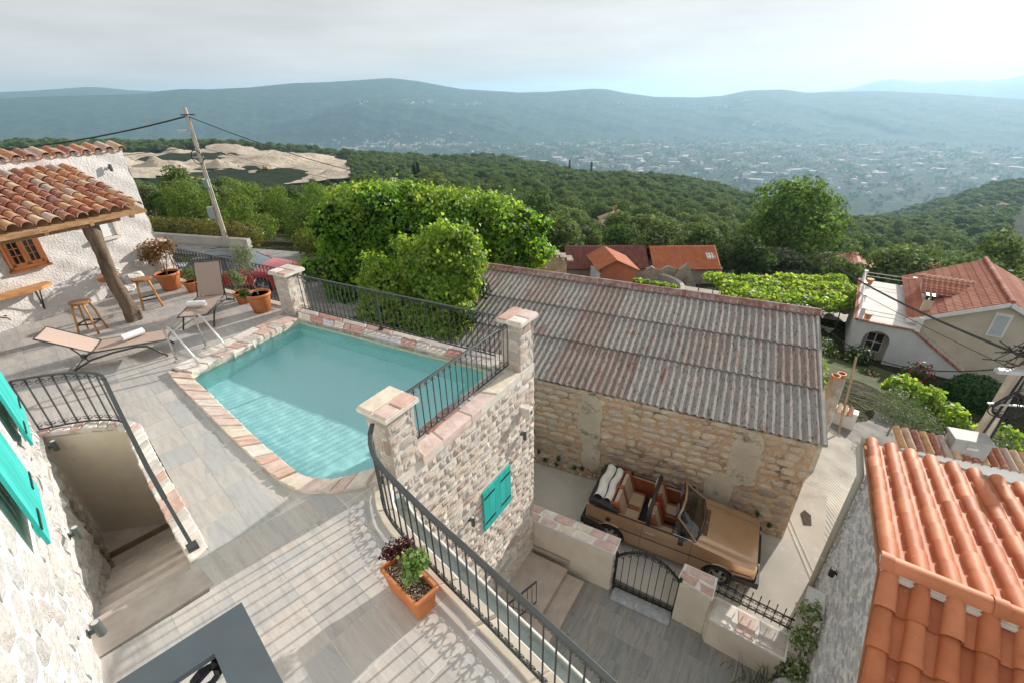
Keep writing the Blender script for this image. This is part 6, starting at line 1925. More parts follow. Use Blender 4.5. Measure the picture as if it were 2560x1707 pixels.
# ------------------------------------------------------------------ foliage
def treemat(name, tree_cols, trans=.3, tint=1.4):
    """one hue per tree, light and dark leaves inside it"""
    m, t, b = new_mat(name)
    oi = N(t, 'ShaderNodeObjectInfo'); ge = N(t, 'ShaderNodeNewGeometry')
    rp = ramp(t, tree_cols, 'LINEAR'); t.links.new(oi.outputs['Random'], rp.inputs['Fac'])
    k = math_(t, 'MULTIPLY_ADD', ge.outputs['Random Per Island'], .9, .55)
    col = mixc(t, 1., rp.outputs['Color'], k, 'MULTIPLY')
    t.links.new(col, b.inputs['Base Color']); b.inputs['Roughness'].default_value = .7; b.inputs['Specular IOR Level'].default_value = .08
    tr = N(t, 'ShaderNodeBsdfTranslucent'); t.links.new(mixc(t, 1., col, (tint, tint * 1.05, tint * .5), 'MULTIPLY'), tr.inputs['Color'])
    ms = N(t, 'ShaderNodeMixShader'); ms.inputs[0].default_value = trans
    t.links.new(b.outputs[0], ms.inputs[1]); t.links.new(tr.outputs[0], ms.inputs[2]); t.links.new(ms.outputs[0], t.nodes['Material Output'].inputs['Surface'])
    return m
SHAPES = {
 'leaf': np.array([(0, 0, 0), (.42, .32, .05), (.12, 1, -.02), (-.40, .36, .05)]),
 'thin': np.array([(0, 0, 0), (.13, .45, .02), (0, 1, 0), (-.13, .45, .02)]),
 'vine': np.array([(0, 0, 0), (.50, .05, .06), (.58, .55, .04), (.10, 1, -.06), (-.52, .62, .05), (-.52, .08, .07)]),
}
def leaves(P, Nrm, size, shape, g_, droop=.3, jit=.55):
    """P (n,3) points, Nrm (n,3) outward; -> vertices of n separate leaves"""
    S = SHAPES[shape]; n = len(P)
    Nn = Nrm + g_.normal(0, jit, (n, 3)); Nn /= np.linalg.norm(Nn, axis=1)[:, None]
    T = g_.normal(0, 1, (n, 3)); T[:, 2] -= droop
    T -= Nn * np.sum(T * Nn, 1)[:, None]; T /= np.linalg.norm(T, axis=1)[:, None] + 1e-9
    B = np.cross(Nn, T)
    sz = size * g_.uniform(.6, 1.3, n)
    out_ = P[:, None] + sz[:, None, None] * (S[None, :, 0:1] * B[:, None] + S[None, :, 1:2] * T[:, None] + S[None, :, 2:3] * Nn[:, None])
    return out_.reshape(-1, 3), len(S)
def blob_points(blobs, n, g_, shell=.72, flat=1.0, inner=.12, upbias=.0):
    """points near the outer skin of a union of ellipsoids (x,y,z,rx,ry,rz)"""
    B = np.array(blobs, float)
    w_ = B[:, 3] * B[:, 4] + B[:, 3] * B[:, 5] + B[:, 4] * B[:, 5]; w_ /= w_.sum()
    P, Nr = [], []
    need = n; tries = 0
    while need > 0 and tries < 12:
        m_ = int(need * 2.2) + 50; tries += 1
        i = g_.choice(len(B), m_, p=w_)
        d = g_.normal(0, 1, (m_, 3)); d[:, 2] += upbias; d /= np.linalg.norm(d, axis=1)[:, None]
        rho = np.where(g_.random(m_) < inner, g_.uniform(.3, 1, m_), g_.uniform(shell, 1.05, m_))
        p = B[i, :3] + d * B[i, 3:] * rho[:, None]
        q = np.ones(m_, bool)
        for b in B:
            q &= ~(np.sum(((p - b[:3]) / b[3:]) ** 2, 1) < (shell * .8) ** 2) | (rho < shell)
        P.append(p[q]); Nr.append(d[q]); need -= q.sum()
    P = np.concatenate(P)[:n]; Nr = np.concatenate(Nr)[:n]
    return P, Nr
def foliage(name, blobs, n, size, mat, parent=None, shape='leaf', seed=0, shell=.72, inner=.12, kind=None, upbias=0, droop=.3, ragged=0.):
    g_ = np.random.default_rng(seed)
    P, Nr = blob_points(blobs, n, g_, shell, inner=inner, upbias=upbias)
    if ragged:
        k_ = np.sin(P[:, 0] * 4.1 + P[:, 2] * 2.3) * np.sin(P[:, 1] * 3.3 - P[:, 2] * 3.9 + 1) + .6 * np.sin(P[:, 0] * 9.7 + 2) * np.sin(P[:, 2] * 8.9 + P[:, 1] * 6)
        P = P + Nr * (ragged * (k_ + g_.normal(0, .35, len(P))))[:, None]
        P = P + (g_.random((len(P), 1)) < .06) * Nr * g_.uniform(0, ragged * 2.2, (len(P), 1))
    v_, k = leaves(P, Nr, size, shape, g_, droop)
    me_ = fast_mesh(name, v_ - np.array(origin(parent)), k, mat)
    o = link(name, me_, parent)
    if kind: o['kind'] = kind
    return o
def crown_blobs(g_, h_, r_, n=14, low=.35):
    bl_ = []
    for k in range(n):
        a = g_.uniform(0, 2 * math.pi); q = math.sqrt(g_.uniform(0, 1)); zf = g_.uniform(0, 1)
        prof = math.sin(math.pi * (.18 + .70 * zf))
        z = h_ * (low + (1 - low - .12) * zf)
        rr = r_ * q * prof * .72
        s_ = r_ * g_.uniform(.30, .48)
        bl_.append((rr * math.cos(a), rr * math.sin(a), z, s_, s_, s_ * .8))
    bl_.append((0, 0, h_ * .62, r_ * .5, r_ * .5, h_ * .28))
    return bl_
def tree_meshes(tag, h_, r_, nleaf, size, mat, seed, n=14, low=.35, shape='leaf', bark=None):
    g_ = np.random.default_rng(seed)
    bl_ = crown_blobs(g_, h_, r_, n, low)
    P, Nr = blob_points(bl_, nleaf, g_, .70, inner=.16, upbias=.25)
    v_, k = leaves(P, Nr, size, shape, g_, .3, .4)
    cm = fast_mesh('crown', v_, k, mat)
    mb_ = MB(); fork = V(g_.normal(0, .1), g_.normal(0, .1), h_ * low * .9)
    mb_.tube([(0, 0, -.6), (fork[0] * .3, fork[1] * .3, fork[2] * .5), fork, (fork[0], fork[1], h_ * .7)], [r_ * .075, r_ * .06, r_ * .05, r_ * .02], 7)
    for b in bl_[:9]:
        e = V(*b[:3]); mb_.tube([fork, fork * .45 + e * .55 - V(0, 0, .06 * h_), e], [r_ * .035, r_ * .022, r_ * .008], 5)
    tm = mb_.mesh('trunk', bark or BARK)
    return cm, tm
def tree(name, label, meshes, loc, rz=0, s=1., group=None, cat='tree'):
    t = thing(name, loc, label, cat, group)
    t.rotation_euler = (0, 0, rz); t.scale = (s, s, s) if not hasattr(s, '__len__') else s
    link('crown', meshes[0], t); link('trunk', meshes[1], t)
    return t
def gz(x, y): return float(ground_z(np.array([float(x)]), np.array([float(y)]))[0])

GREEN1 = treemat('woodland_green', [(.07, .12, .036), (.105, .16, .052), (.145, .19, .068), (.09, .14, .055), (.16, .19, .09)], .34, 1.5)
GREEN2 = treemat('walnut_green', [(.11, .18, .042), (.14, .205, .052)], .42, 1.6)
OLIVE = treemat('olive_green', [(.11, .14, .085), (.15, .18, .115)], .2, 1.1)
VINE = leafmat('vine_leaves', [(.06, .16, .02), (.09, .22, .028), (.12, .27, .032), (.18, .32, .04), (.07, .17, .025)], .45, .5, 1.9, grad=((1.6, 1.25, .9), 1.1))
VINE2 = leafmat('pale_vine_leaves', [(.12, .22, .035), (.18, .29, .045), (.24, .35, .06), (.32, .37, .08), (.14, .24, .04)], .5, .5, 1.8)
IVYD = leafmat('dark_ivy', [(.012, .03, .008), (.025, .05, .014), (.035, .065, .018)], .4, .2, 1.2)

# great vine over the neighbouring sheds
vb = thing('grape_vine', (-4, 19.2, -4.5), 'large mass of grapevine over a pergola behind the pool railing', 'vine')
bl_ = [(-6.3, 19.3, -.7, 1.5, 1.6, 1.5), (-5.0, 19.4, -.6, 1.7, 1.7, 1.45), (-3.6, 19.4, -.75, 1.6, 1.7, 1.45), (-2.2, 19.4, -.9, 1.6, 1.7, 1.4), (-.8, 19.4, -1.05, 1.5, 1.7, 1.35), (.2, 19.4, -1.5, 1.2, 1.6, 1.15), (-7.0, 19.1, -1.9, 1.2, 1.5, 1.5), (-5.4, 18.6, -2.2, 1.6, 1.5, 1.6), (-3.6, 18.6, -2.4, 1.6, 1.5, 1.5), (-1.6, 18.7, -2.3, 1.5, 1.4, 1.2), (-.2, 18.5, -2.4, 1.0, 1.2, 1.0), (-6.6, 18.4, -3.1, 1.2, 1.2, 1.2)]
gv = random.Random(4)
bl_ += [(b[0] + gv.uniform(-1, 1) * b[3] * .9, b[1] + gv.uniform(-1, .6) * b[4] * .8, b[2] + b[5] * gv.uniform(.55, 1.0), q_, q_, q_ * .8) for b in bl_[:6] for q_ in [gv.uniform(.35, .7) for _ in range(6)]]
bl_ += [(b[0] + gv.uniform(-1, 1) * b[3], b[1] - b[4] * gv.uniform(.6, 1.0), b[2] + gv.uniform(-.7, .5) * b[5], q_, q_, q_) for b in bl_[:12] for q_ in [gv.uniform(.35, .65) for _ in range(2)]]
foliage('vine_foliage', bl_, 52000, .105, VINE, vb, 'vine', 3, .80, .04, 'stuff', ragged=.17)
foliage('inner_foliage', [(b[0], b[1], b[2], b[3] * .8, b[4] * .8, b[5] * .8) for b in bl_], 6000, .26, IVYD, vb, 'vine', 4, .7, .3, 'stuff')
for k in range(60):
    a = bl_[k % 6]; x = a[0] + random.uniform(-1, 1); y = a[1] + random.uniform(-1, 1)
sh2 = MB()
for k in range(130):
    b = bl_[random.randrange(6)]; th = random.uniform(0, 2 * math.pi); q = random.uniform(0, .8)
    p = V(b[0] + b[3] * q * math.cos(th), b[1] + b[4] * q * math.sin(th), b[2] + b[5] * math.sqrt(1 - q * q))
    sh2.tube([p - V(0, 0, .1), p + V(random.uniform(-.1, .1), random.uniform(-.1, .1), .2), p + V(random.uniform(-.25, .25), random.uniform(-.2, .2), random.uniform(.25, .42))], [.008, .006, .003], 4)
sh2.build('shoots', VINE2, vb)
foliage('shoot_leaves', [(b[0], b[1], b[2] + b[5] * .55, b[3] * 1.0, b[4] * 1.0, b[5] * .72) for b in bl_[:6]], 5000, .11, VINE2, vb, 'vine', 5, .88, .0, 'stuff', upbias=1.6, ragged=.16)
for x in (-6.5, -4, -1.5): MB().tube([(x, 19.2, -6.5), (x, 19.2, -1.5)], .06, 6).build('pergola_post', BARK, vb)
vf = thing('grape_vine', (-2.8, 13.6, -5), 'bright grapevine climbing over the left end of the corrugated barn roof', 'vine')
bf = [(-2.05, 13.6, .05, .85, .8, .85), (-1.55, 13.7, -.25, .8, .8, .8), (-2.7, 13.5, -.35, .9, .8, .8), (-3.5, 13.4, -.85, .9, .8, .75), (-2.3, 13.3, -.95, 1.1, .9, .9), (-3.9, 13.1, -1.4, .8, .8, .7), (-3.0, 13.0, -1.7, 1.0, .8, .8), (-2.2, 12.9, -2.0, .9, .8, .9), (-1.7, 13.5, -1.1, .6, .7, .7), (-2.9, 12.6, -2.6, 1.0, .7, .8), (-3.8, 12.6, -2.5, .8, .7, .9)]
bf += [(b[0] + gv.uniform(-.8, .8) * b[3], b[1] + gv.uniform(-.8, .5) * b[4], b[2] + b[5] * gv.uniform(.2, .95), q_, q_, q_) for b in bf[:9] for q_ in [gv.uniform(.2, .42) for _ in range(4)]]
foliage('vine_foliage', bf, 26000, .088, VINE2, vf, 'vine', 8, .78, .06, 'stuff', ragged=.15)
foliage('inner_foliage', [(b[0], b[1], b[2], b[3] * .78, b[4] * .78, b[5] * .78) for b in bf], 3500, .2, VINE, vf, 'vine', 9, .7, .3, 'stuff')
ivy = thing('ivy', (-1.4, 13.2, -2.6), 'dark ivy creeping over the edge of the barn roof', 'ivy')
foliage('ivy_foliage', [(-1.3, 13.7, -.9, .45, .6, .5), (-1.5, 13.0, -1.6, .5, .6, .5), (-1.0, 13.9, -1.2, .35, .5, .35)], 2600, .075, IVYD, ivy, 'leaf', 10, .6, .3, 'stuff')

# shrubs behind the road
hz_ = thing('flowering_hedge', (-18, 27.3, -3), 'low yellow green hedge along the upper road kerb', 'hedge')
foliage('hedge_foliage', [(-25 + k * 1.0, 29.5 - k * .32, -2.5, .9, .7, .75) for k in range(11)], 9000, .12, leafmat('hedge_leaves', [(.07, .10, .02), (.12, .15, .03), (.18, .17, .05), (.22, .10, .04)], .5, .35), hz_, 'leaf', 11, .6, .2, 'stuff')
hy = thing('round_shrub', (-9.2, 24, -3.2), 'yellow green shrub beyond the bonnet of the red car', 'shrub')
foliage('shrub_foliage', [(-10.4, 23.8, -2.3, 1.0, .8, .8), (-9.2, 23.9, -2.3, 1.0, .8, .75), (-8.2, 23.6, -2.5, .8, .8, .7)], 6000, .11, leafmat('shrub_leaves', [(.09, .12, .02), (.14, .17, .03), (.2, .21, .04)], .5, .35), hy, 'leaf', 12, .6, .2, 'stuff')
ol = thing('olive_bush', (-7.6, 20.6, -4), 'pale silvery olive bush between the red car and the vine', 'tree')
foliage('crown', [(-7.7, 20.6, -1.3, .8, .8, .8), (-7.3, 20.5, -2.2, .9, .8, .9), (-7.9, 20.4, -2.6, .8, .8, .7), (-7.2, 20.3, -3.1, .7, .7, .6)], 6500, .11, leafmat('silver_olive', [(.17, .19, .12), (.25, .26, .18), (.32, .32, .23)], .5, .25, 1.2), ol, 'thin', 13, .4, .4)
MB().tube([(-7.5, 20.5, -4.6), (-7.5, 20.5, -2)], .06, 6).build('trunk', BARK, ol)
fb = thing('flower_bed', (-6.4, 17.5, -4.2), 'bed of small red flowers below the pool railing', 'flower bed')
foliage('leaves', [(-6.9, 17.6, -3.9, .8, .5, .35), (-5.9, 16.8, -4.1, .8, .5, .35)], 1500, .09, IVYD, fb, 'leaf', 14, .4, .4, 'stuff')
foliage('blossoms', [(-6.9, 17.6, -3.75, .8, .5, .3), (-5.9, 16.8, -3.95, .8, .5, .3)], 260, .10, plain('red_petals', (.5, .04, .02), .5), fb, 'leaf', 15, .5, .4, 'stuff')

# ------------------------------------------------------------------ pots and the planter
def pot(name, label, loc, h_, r_, plant=None, cat='potted plant'):
    t = thing(name, loc, label, cat)
    x, y, z = loc
    MB().lathe([(r_ * .66, 0), (r_ * .90, h_ * .80), (r_ * .92, h_ * .83), (r_, h_ * .86), (r_ * 1.01, h_ * .95), (r_ * .98, h_), (r_ * .90, h_), (r_ * .86, h_ * .88)], 28, loc).build('pot', TERRACOTTA, t, True)
    MB().lathe([(.001, h_ * .885), (r_ * .87, h_ * .885)], 20, loc).build('soil', SOIL, t)
    return t
def stems(t, loc, z0, tops, r_=.012, mat=None):
    mb_ = MB()
    for p in tops: mb_.tube([(loc[0], loc[1], z0), ((loc[0] + p[0]) / 2 + .02, (loc[1] + p[1]) / 2, (z0 + p[2]) / 2), p], [r_, r_ * .8, r_ * .4], 5)
    mb_.build('stems', mat or BARK, t)
RUSTL = leafmat('rusty_shrub_leaves', [(.10, .09, .03), (.20, .09, .04), (.28, .13, .06), (.14, .12, .05)], .5, .3)
l1 = (-8.84, 11.33, 0); t = pot('potted_shrub', 'big terracotta pot with a reddish leaved shrub by the corner pier', l1, .45, .29)
stems(t, l1, .4, [(-8.95, 11.4, .75), (-9.0, 11.5, 1.1), (-8.75, 11.5, 1.15), (-9.1, 11.45, .95)])
foliage('shrub_leaves', [(-8.98, 11.45, 1.0, .42, .38, .30), (-9.15, 11.4, .85, .25, .25, .2), (-8.72, 11.5, 1.1, .25, .25, .2)], 900, .07, RUSTL, t, 'leaf', 20, .35, .6)
l2 = (-8.15, 11.12, 0); t = pot('potted_herb', 'small terracotta pot with a green herb behind the raised lounger', l2, .28, .185)
foliage('herb_leaves', [(-8.15, 11.15, .48, .2, .2, .2)], 700, .06, leafmat('herb_leaves', [(.10, .16, .05), (.17, .24, .09)], .5, .3), t, 'thin', 21, .2, .7)
l3 = (-6.44, 10.29, 0); t = pot('potted_lavender', 'small terracotta pot of lavender left of the olive tree pot', l3, .29, .185)
foliage('lavender_leaves', [(-6.47, 10.35, .48, .22, .2, .24), (-6.6, 10.4, .62, .14, .12, .16)], 1100, .075, leafmat('lavender_leaves', [(.13, .19, .08), (.2, .26, .13), (.26, .31, .18)], .6, .25), t, 'thin', 22, .2, .7, upbias=1.2, droop=-1.2)
l4 = (-5.76, 9.79, 0); t = pot('potted_olive_tree', 'terracotta pot with a slender round headed olive tree beside the pillar', l4, .45, .27)
stems(t, l4, .4, [(-5.86, 9.85, .95)], .016)
OLP = leafmat('olive_leaves', [(.15, .19, .09), (.22, .26, .14), (.30, .33, .2)], .5, .25, 1.2)
foliage('olive_leaves', [(-5.9, 9.88, 1.12, .26, .26, .28), (-5.98, 9.9, 1.32, .2, .2, .25), (-5.8, 9.9, 1.3, .18, .18, .22)], 2300, .055, OLP, t, 'thin', 23, .35, .6, upbias=.5, droop=-.6)
foliage('trailing_leaves', [(-5.98, 9.66, .47, .14, .12, .1)], 260, .05, leafmat('trailer', [(.03, .09, .03), (.06, .14, .05)], .5, .3), t, 'leaf', 24, .2, .7)
# rectangular planter by the railing
pl = thing('rectangular_planter', (-1.0, 2.8, 0), 'rectangular terracotta planter with a green shrub and a dark red shrub', 'planter')
pu, pn = unit(V(.43, -.40, 0)), unit(V(.40, .43, 0)); pc = V(-1.025, 2.80, 0)
def ring(a, b, z): return [pc + pu * x * a + pn * y * b + V(0, 0, z) for x, y in ((-1, -.86), (-.93, -1), (.93, -1), (1, -.86), (1, .86), (.93, 1), (-.93, 1), (-1, .86))]
mb = MB(); rings = [ring(.245, .095, 0), ring(.275, .12, .25), ring(.282, .127, .255), ring(.292, .135, .27), ring(.292, .135, .30), ring(.285, .128, .31), ring(.262, .108, .31), ring(.255, .10, .24)]
mb.add([p for r_ in rings for p in r_], [(k * 8 + i, k * 8 + (i + 1) % 8, k * 8 + 8 + (i + 1) % 8, k * 8 + 8 + i) for k in range(7) for i in range(8)]); mb.build('box', TERRACOTTA, pl)
mb = MB(); mb.add(ring(.258, .103, .262), [tuple(range(8))])
mb.build('soil', SOIL, pl)
BARKC = leafmat('bark_chips', [(.05, .03, .02), (.18, .12, .08), (.5, .42, .34), (.3, .22, .16)], .9, 0.)
g_ = np.random.default_rng(5); n_ = 900
P = pc + g_.uniform(-.25, .25, (n_, 1)) * pu + g_.uniform(-.098, .098, (n_, 1)) * pn + np.array([0, 0, .266]) + np.array([0, 0, 1]) * g_.uniform(0, .008, (n_, 1))
v_, k = leaves(P, np.tile([0, 0, 1.], (n_, 1)), .016, 'leaf', g_)
setp(link('bark_chips', fast_mesh('bark_chips', v_ - np.array(origin(pl)), k, BARKC), pl), kind='stuff')
q = pc - pu * .16
stems(pl, q, .25, [q + V(-.05, .1, .5), q + V(.06, .12, .46), q + V(0, .16, .55)], .006)
foliage('dark_red_leaves', [tuple(q + V(-.02, .08, .46)) + (.14, .12, .09), tuple(q + V(.08, .10, .50)) + (.1, .1, .08), tuple(q + V(-.1, .06, .42)) + (.08, .08, .07)], 650, .03, leafmat('dark_red_leaves', [(.035, .008, .014), (.07, .014, .02), (.10, .02, .02)], .4, .25), pl, 'leaf', 30, .2, .7)
q = pc + pu * .10
stems(pl, q, .25, [q + V(.0, .03, .5), q + V(-.05, .06, .6), q + V(.07, .03, .56)], .006)
foliage('green_leaves', [tuple(q + V(-.02, .05, .55)) + (.11, .1, .12), tuple(q + V(.08, .04, .56)) + (.08, .08, .09), tuple(q + V(-.02, .0, .42)) + (.08, .07, .1)], 420, .05, leafmat('variegated_leaves', [(.12, .25, .05), (.20, .34, .09), (.10, .2, .05), (.4, .45, .2)], .45, .3), pl, 'leaf', 31, .2, .7)
# plants at the foot of the right-hand house
cl_ = thing('climbing_jasmine', (5.1, 4.5, -5.35), 'pale flowering climber on a stake beside the stone gable', 'plant')
foliage('leaves', [(5.25, 4.95, -3.95, .22, .2, .25), (5.15, 4.75, -4.4, .28, .24, .3), (4.95, 4.45, -4.85, .3, .26, .3), (4.7, 4.2, -5.1, .3, .3, .25)], 2600, .06, leafmat('jasmine_leaves', [(.08, .15, .03), (.14, .23, .06), (.24, .30, .12), (.6, .6, .5)], .5, .3), cl_, 'leaf', 33, .3, .5, 'stuff')
MB().tube([(5.28, 4.78, -5.3), (5.36, 4.95, -3.9)], .022, 6).build('stake', surf('pale_stake', [(.5, .42, .36), (.6, .52, .45)], .8), cl_)
gt = thing('grass_tuft', (4.2, 4.2, -5.35), 'tuft of long grass at the foot of the courtyard wall', 'grass')
mb = MB()
for k in range(90):
    x, y = 4.25 + random.gauss(0, .28), 4.25 + random.gauss(0, .22); a = random.uniform(0, 6.28); h_ = random.uniform(.25, .6)
    mb.tube([(x, y, -5.35), (x + .06 * math.cos(a), y + .06 * math.sin(a), -5.35 + h_ * .6), (x + .2 * math.cos(a), y + .2 * math.sin(a), -5.35 + h_)], [.006, .005, .002], 3)
mb.build('blades', leafmat('grass_blades', [(.05, .09, .02), (.09, .13, .03)], .6, .3), gt)
rkb = thing('courtyard_boulder', (4.75, 4.15, -5.35), 'rounded grey boulder beside the long grass in the courtyard', 'boulder')
o = link('stone', WSM[2], rkb); o.matrix_local = Matrix.Translation((0, 0, .22)) @ Matrix.Diagonal((.42, .42, .5, 1))
o = link('stone', WSM[5], rkb); o.matrix_local = Matrix.Translation((.35, -.1, .15)) @ Matrix.Diagonal((.35, .4, .35, 1))
lt = thing('leafy_plant', (.75, 1.55, -.5), 'tips of a green plant rising past the lower end of the railing', 'plant')
foliage('leaves', [(.55, 1.75, .02, .05, .04, .05), (.66, 1.63, .03, .05, .04, .06), (.78, 1.52, .03, .05, .04, .06)], 120, .05, VINE2, lt, 'thin', 34, .2, .7, upbias=1.5, droop=-1.5)
MB().tube([(.66, 1.66, -.6), (.66, 1.64, .02)], .012, 5).build('stem', BARK, lt)
wd_ = thing('wall_weeds', (3, 9, -5.3), 'small green weeds in the joints of the barn wall', 'weeds')
foliage('leaves', [tuple(bo + bu * x + V(0, 0, -5.3 + z) - bn * .06) + (.06, .05, .1) for x, z in ((.4, .25), (.75, .2), (.8, .45), (1.3, .3), (1.5, .35), (2.4, .28), (2.1, .5), (2.9, .15), (5.9, .6), (6.2, .35), (5.2, .2), (.2, .5), (3.6, .22))], 900, .04, leafmat('weed_leaves', [(.03, .08, .015), (.06, .13, .03)], .5, .3), wd_, 'leaf', 35, .2, .6, 'stuff')

# ------------------------------------------------------------------ cream house with terrace down the slope
ROOFT = surf('red_roof_tiles', [(.30, .10, .06), (.42, .17, .10)], .8, 1.2, var=[(.34, .11, .07), (.42, .16, .10), (.38, .13, .08), (.46, .20, .13), (.30, .10, .065)], varf=.8, bs=.3, bscale=20)
CREAMW = surf('cream_house_wall', [(.52, .46, .36), (.60, .53, .43)], .9, 1.2, bs=.2, bscale=30)
PALE = surf('pale_house_wall', [(.56, .57, .56), (.66, .67, .66)], .9, 1., bs=.3, bscale=25)
DARKW = surf('window_dark', [(.03, .025, .02), (.06, .045, .04)], .3, 3)  # dark brown tone for house panes, windows and chimney caps
def tiled_plane(parent, p0, u, v, lu, lv, mat, nu, nv, name='roof_slope', th=.05, wave=.03):
    """roof plane: wavy columns and stepped rows of tiles as one part"""
    u, v = unit(u), unit(v); n = unit(np.cross(u, v)); n = n if n[2] > 0 else -n
    mb_ = MB(); prof = [0, .6, 1., .6]
    P0 = np.asarray(p0, float)
    for j in range(nv):
        vv_ = []
        for e in (0, 1):
            for i in range(nu * 4 + 1):
                vv_.append(P0 + u * (lu * i / (nu * 4)) + v * (lv * (j + e * 1.04) / nv) + n * (wave * prof[i % 4] + (.028 if e == 1 else 0)))
        m_ = nu * 4 + 1
        mb_.add(vv_, [(i, i + 1, m_ + i + 1, m_ + i) for i in range(nu * 4)])
    mb_.obox(P0 - n * .02, u * lu, v * lv, -n * th)
    o = mb_.build(name, mat, parent)
    return o
ch = thing('cream_house', (25, 27, -11), 'cream house with red tiled roofs and white roof terrace on the right', 'house')
cu_ = ad(-35.5); cn_ = ad(54.5)
F0 = V(21.74, 25.97, -11)                                       # front left foot
zt_ = -8.50
def CP_(a, b, z): return F0 * V(1, 1, 0) + cu_ * a + cn_ * b + V(0, 0, z)
# terrace block, front wall with arch opening
ax0, ax1, azt = .60, 1.95, -9.25
mb = MB()
n_ = 12
arcp = [(ax0, -11.0)] + [((ax0 + ax1) / 2 + (ax1 - ax0) / 2 * math.cos(a), azt - .35 + .62 * math.sin(a)) for a in np.linspace(math.pi, 0, n_)] + [(ax1, -11.0)]
outer = [(0, -11.2), (0, zt_), (2.75, zt_), (5.65, -10.45), (5.65, -11.2)]
# left pier, lintel strips, right part
def fquad(pts): mb.add([CP_(a, 0, z) for a, z in pts], [tuple(range(len(pts)))])
fquad([(0, -11.4), (ax0, -11.4), (ax0, zt_), (0, zt_)])
for (a0, z0), (a1, z1) in zip(arcp[1:-2], arcp[2:-1]): fquad([(a0, z0), (a1, z1), (a1, zt_), (a0, zt_)])
fquad([(ax1, -11.4), (2.75, -11.4), (2.75, zt_), (ax1, zt_)])
fquad([(2.75, -11.4), (5.65, -11.4), (5.65, -10.45), (2.75, zt_)])
for (a0, z0), (a1, z1) in zip(arcp[:-1], arcp[1:]): mb.add([CP_(a0, 0, z0), CP_(a1, 0, z1), CP_(a1, .9, z1), CP_(a0, .9, z0)], [(3, 2, 1, 0)])
mb.add([CP_(0, 0, -11.4), CP_(0, 0, zt_), CP_(0, 8.5, zt_), CP_(0, 8.5, -12.4)], [(0, 1, 2, 3)])
mb.build('terrace_block', PALE, ch)
MB().add([CP_(ax0 - .3, .9, -11.2), CP_(ax1 + .3, .9, -11.2), CP_(ax1 + .3, .9, -8.6), CP_(ax0 - .3, .9, -8.6)], [(0, 1, 2, 3)]).build('porch_wall', CREAMW, ch)
dw = MB().obox(CP_(.85, .86, -10.7), cu_ * .9, -cn_ * .05, V(0, 0, 1.45)).build('window', WHITE, ch)
for a in (.90, 1.33):
    for z in (-10.62, -10.0): MB().obox(CP_(a, .80, z), cu_ * .36, -cn_ * .012, V(0, 0, .55)).build('pane', DARKW, dw)
MB().obox(CP_(0, 0, zt_ - .04), cu_ * 3.1, cn_ * 8.5, V(0, 0, .06)).build('terrace_slab', surf('white_terrace', [(.62, .60, .56), (.74, .73, .70)], .9, .8, spots=[((.4, .37, .33), 1.5, .62, .1, .5)]), ch)
for (a, b, la, lb) in ((-.12, -.12, 2.95, .18), (-.18, -.12, .18, 8.7)):
    t2 = MB()
    nn = int(max(la, lb) / .17)
    for k in range(nn):
        if la > lb: t2.obox(CP_(a + k * la / nn, b, zt_ + .025), cu_ * (la / nn - .02), cn_ * lb, V(0, 0, .05))
        else: t2.obox(CP_(a, b + k * lb / nn, zt_ + .025), cu_ * la, cn_ * (lb / nn - .02), V(0, 0, .05))
    t2.build('tile_edging', ROOFT, ch)
for k, (a, b) in enumerate(((.02, .05), (2.85, .05), (.02, 2.6), (.02, 5.2), (.02, 8.2), (2.9, 8.2))): MB().obox(CP_(a, b, zt_ + .02), cu_ * .22, cn_ * .22, V(0, 0, .78)).build('baluster_post', WHITE, ch)
for z in (.42, .68):
    for (p, q) in (((.1, .15), (2.95, .15)), ((.1, .15), (.1, 8.3)), ((.1, 8.3), (3.0, 8.3))): MB().tube([CP_(*p, zt_ + z), CP_(*q, zt_ + z)], .022, 5).build('rail', WHITE, ch)
for (a, b) in ((.5, .5), (.5, 7.6)): MB().lathe([(.16, 0), (.25, .38), (.22, .38)], 12, CP_(a, b, zt_ + .03)).build('terrace_pot', TERRACOTTA, ch)
# stairs behind the sloping parapet with brick coping
cp_ = MB()
for k in range(24):
    t = k / 24; a = 2.78 + 2.87 * t; z = zt_ - 1.95 * t
    cp_.obox(CP_(a, -.08, z - .02), cu_ * .10 + V(0, 0, -.07), cn_ * .28, V(0, 0, .07))
cp_.build('brick_coping', ROOFT, ch)
for k in range(12): MB().obox(CP_(2.9 + k * .24, .2, zt_ - .16 * (k + 1) - .1), cu_ * .26, cn_ * .8, V(0, 0, .1)).build('stair_step', CONC, ch)
# main house
GA, GB = 2.75, 11.0; GO = 1.0                                    # front wall at depth GO
AP = 6.35; AZ_ = -6.25; LZ = -8.05; sl_ = (AZ_ - LZ) / (AP - GA)
RZ2 = AZ_ - sl_ * (GB - AP)
mb = MB(); mb.add([CP_(GA, GO, -11.6), CP_(GB, GO, -11.6), CP_(GB, GO, RZ2), CP_(AP, GO, AZ_), CP_(GA, GO, LZ)], [(0, 1, 2, 3, 4)])
mb.add([CP_(GA, GO, LZ), CP_(GA, 9.6, LZ), CP_(GA, 9.6, -11), CP_(GA, GO, -11)], [(0, 1, 2, 3)])
mb.build('main_wall', CREAMW, ch)
dl = -(cu_ * (AP - GA + .35) + V(0, 0, sl_ * (AP - GA + .35))); drr = cu_ * (GB - AP + .3) - V(0, 0, sl_ * (GB - AP + .3))
RL = 8.9
tiled_plane(ch, CP_(AP, GO - .3, AZ_ + .12), cn_, dl, RL, float(np.linalg.norm(dl)), ROOFT, 36, 12)
tiled_plane(ch, CP_(AP, GO - .3, AZ_ + .12), cn_, drr, RL, float(np.linalg.norm(drr)), ROOFT, 36, 14)
mb = MB()
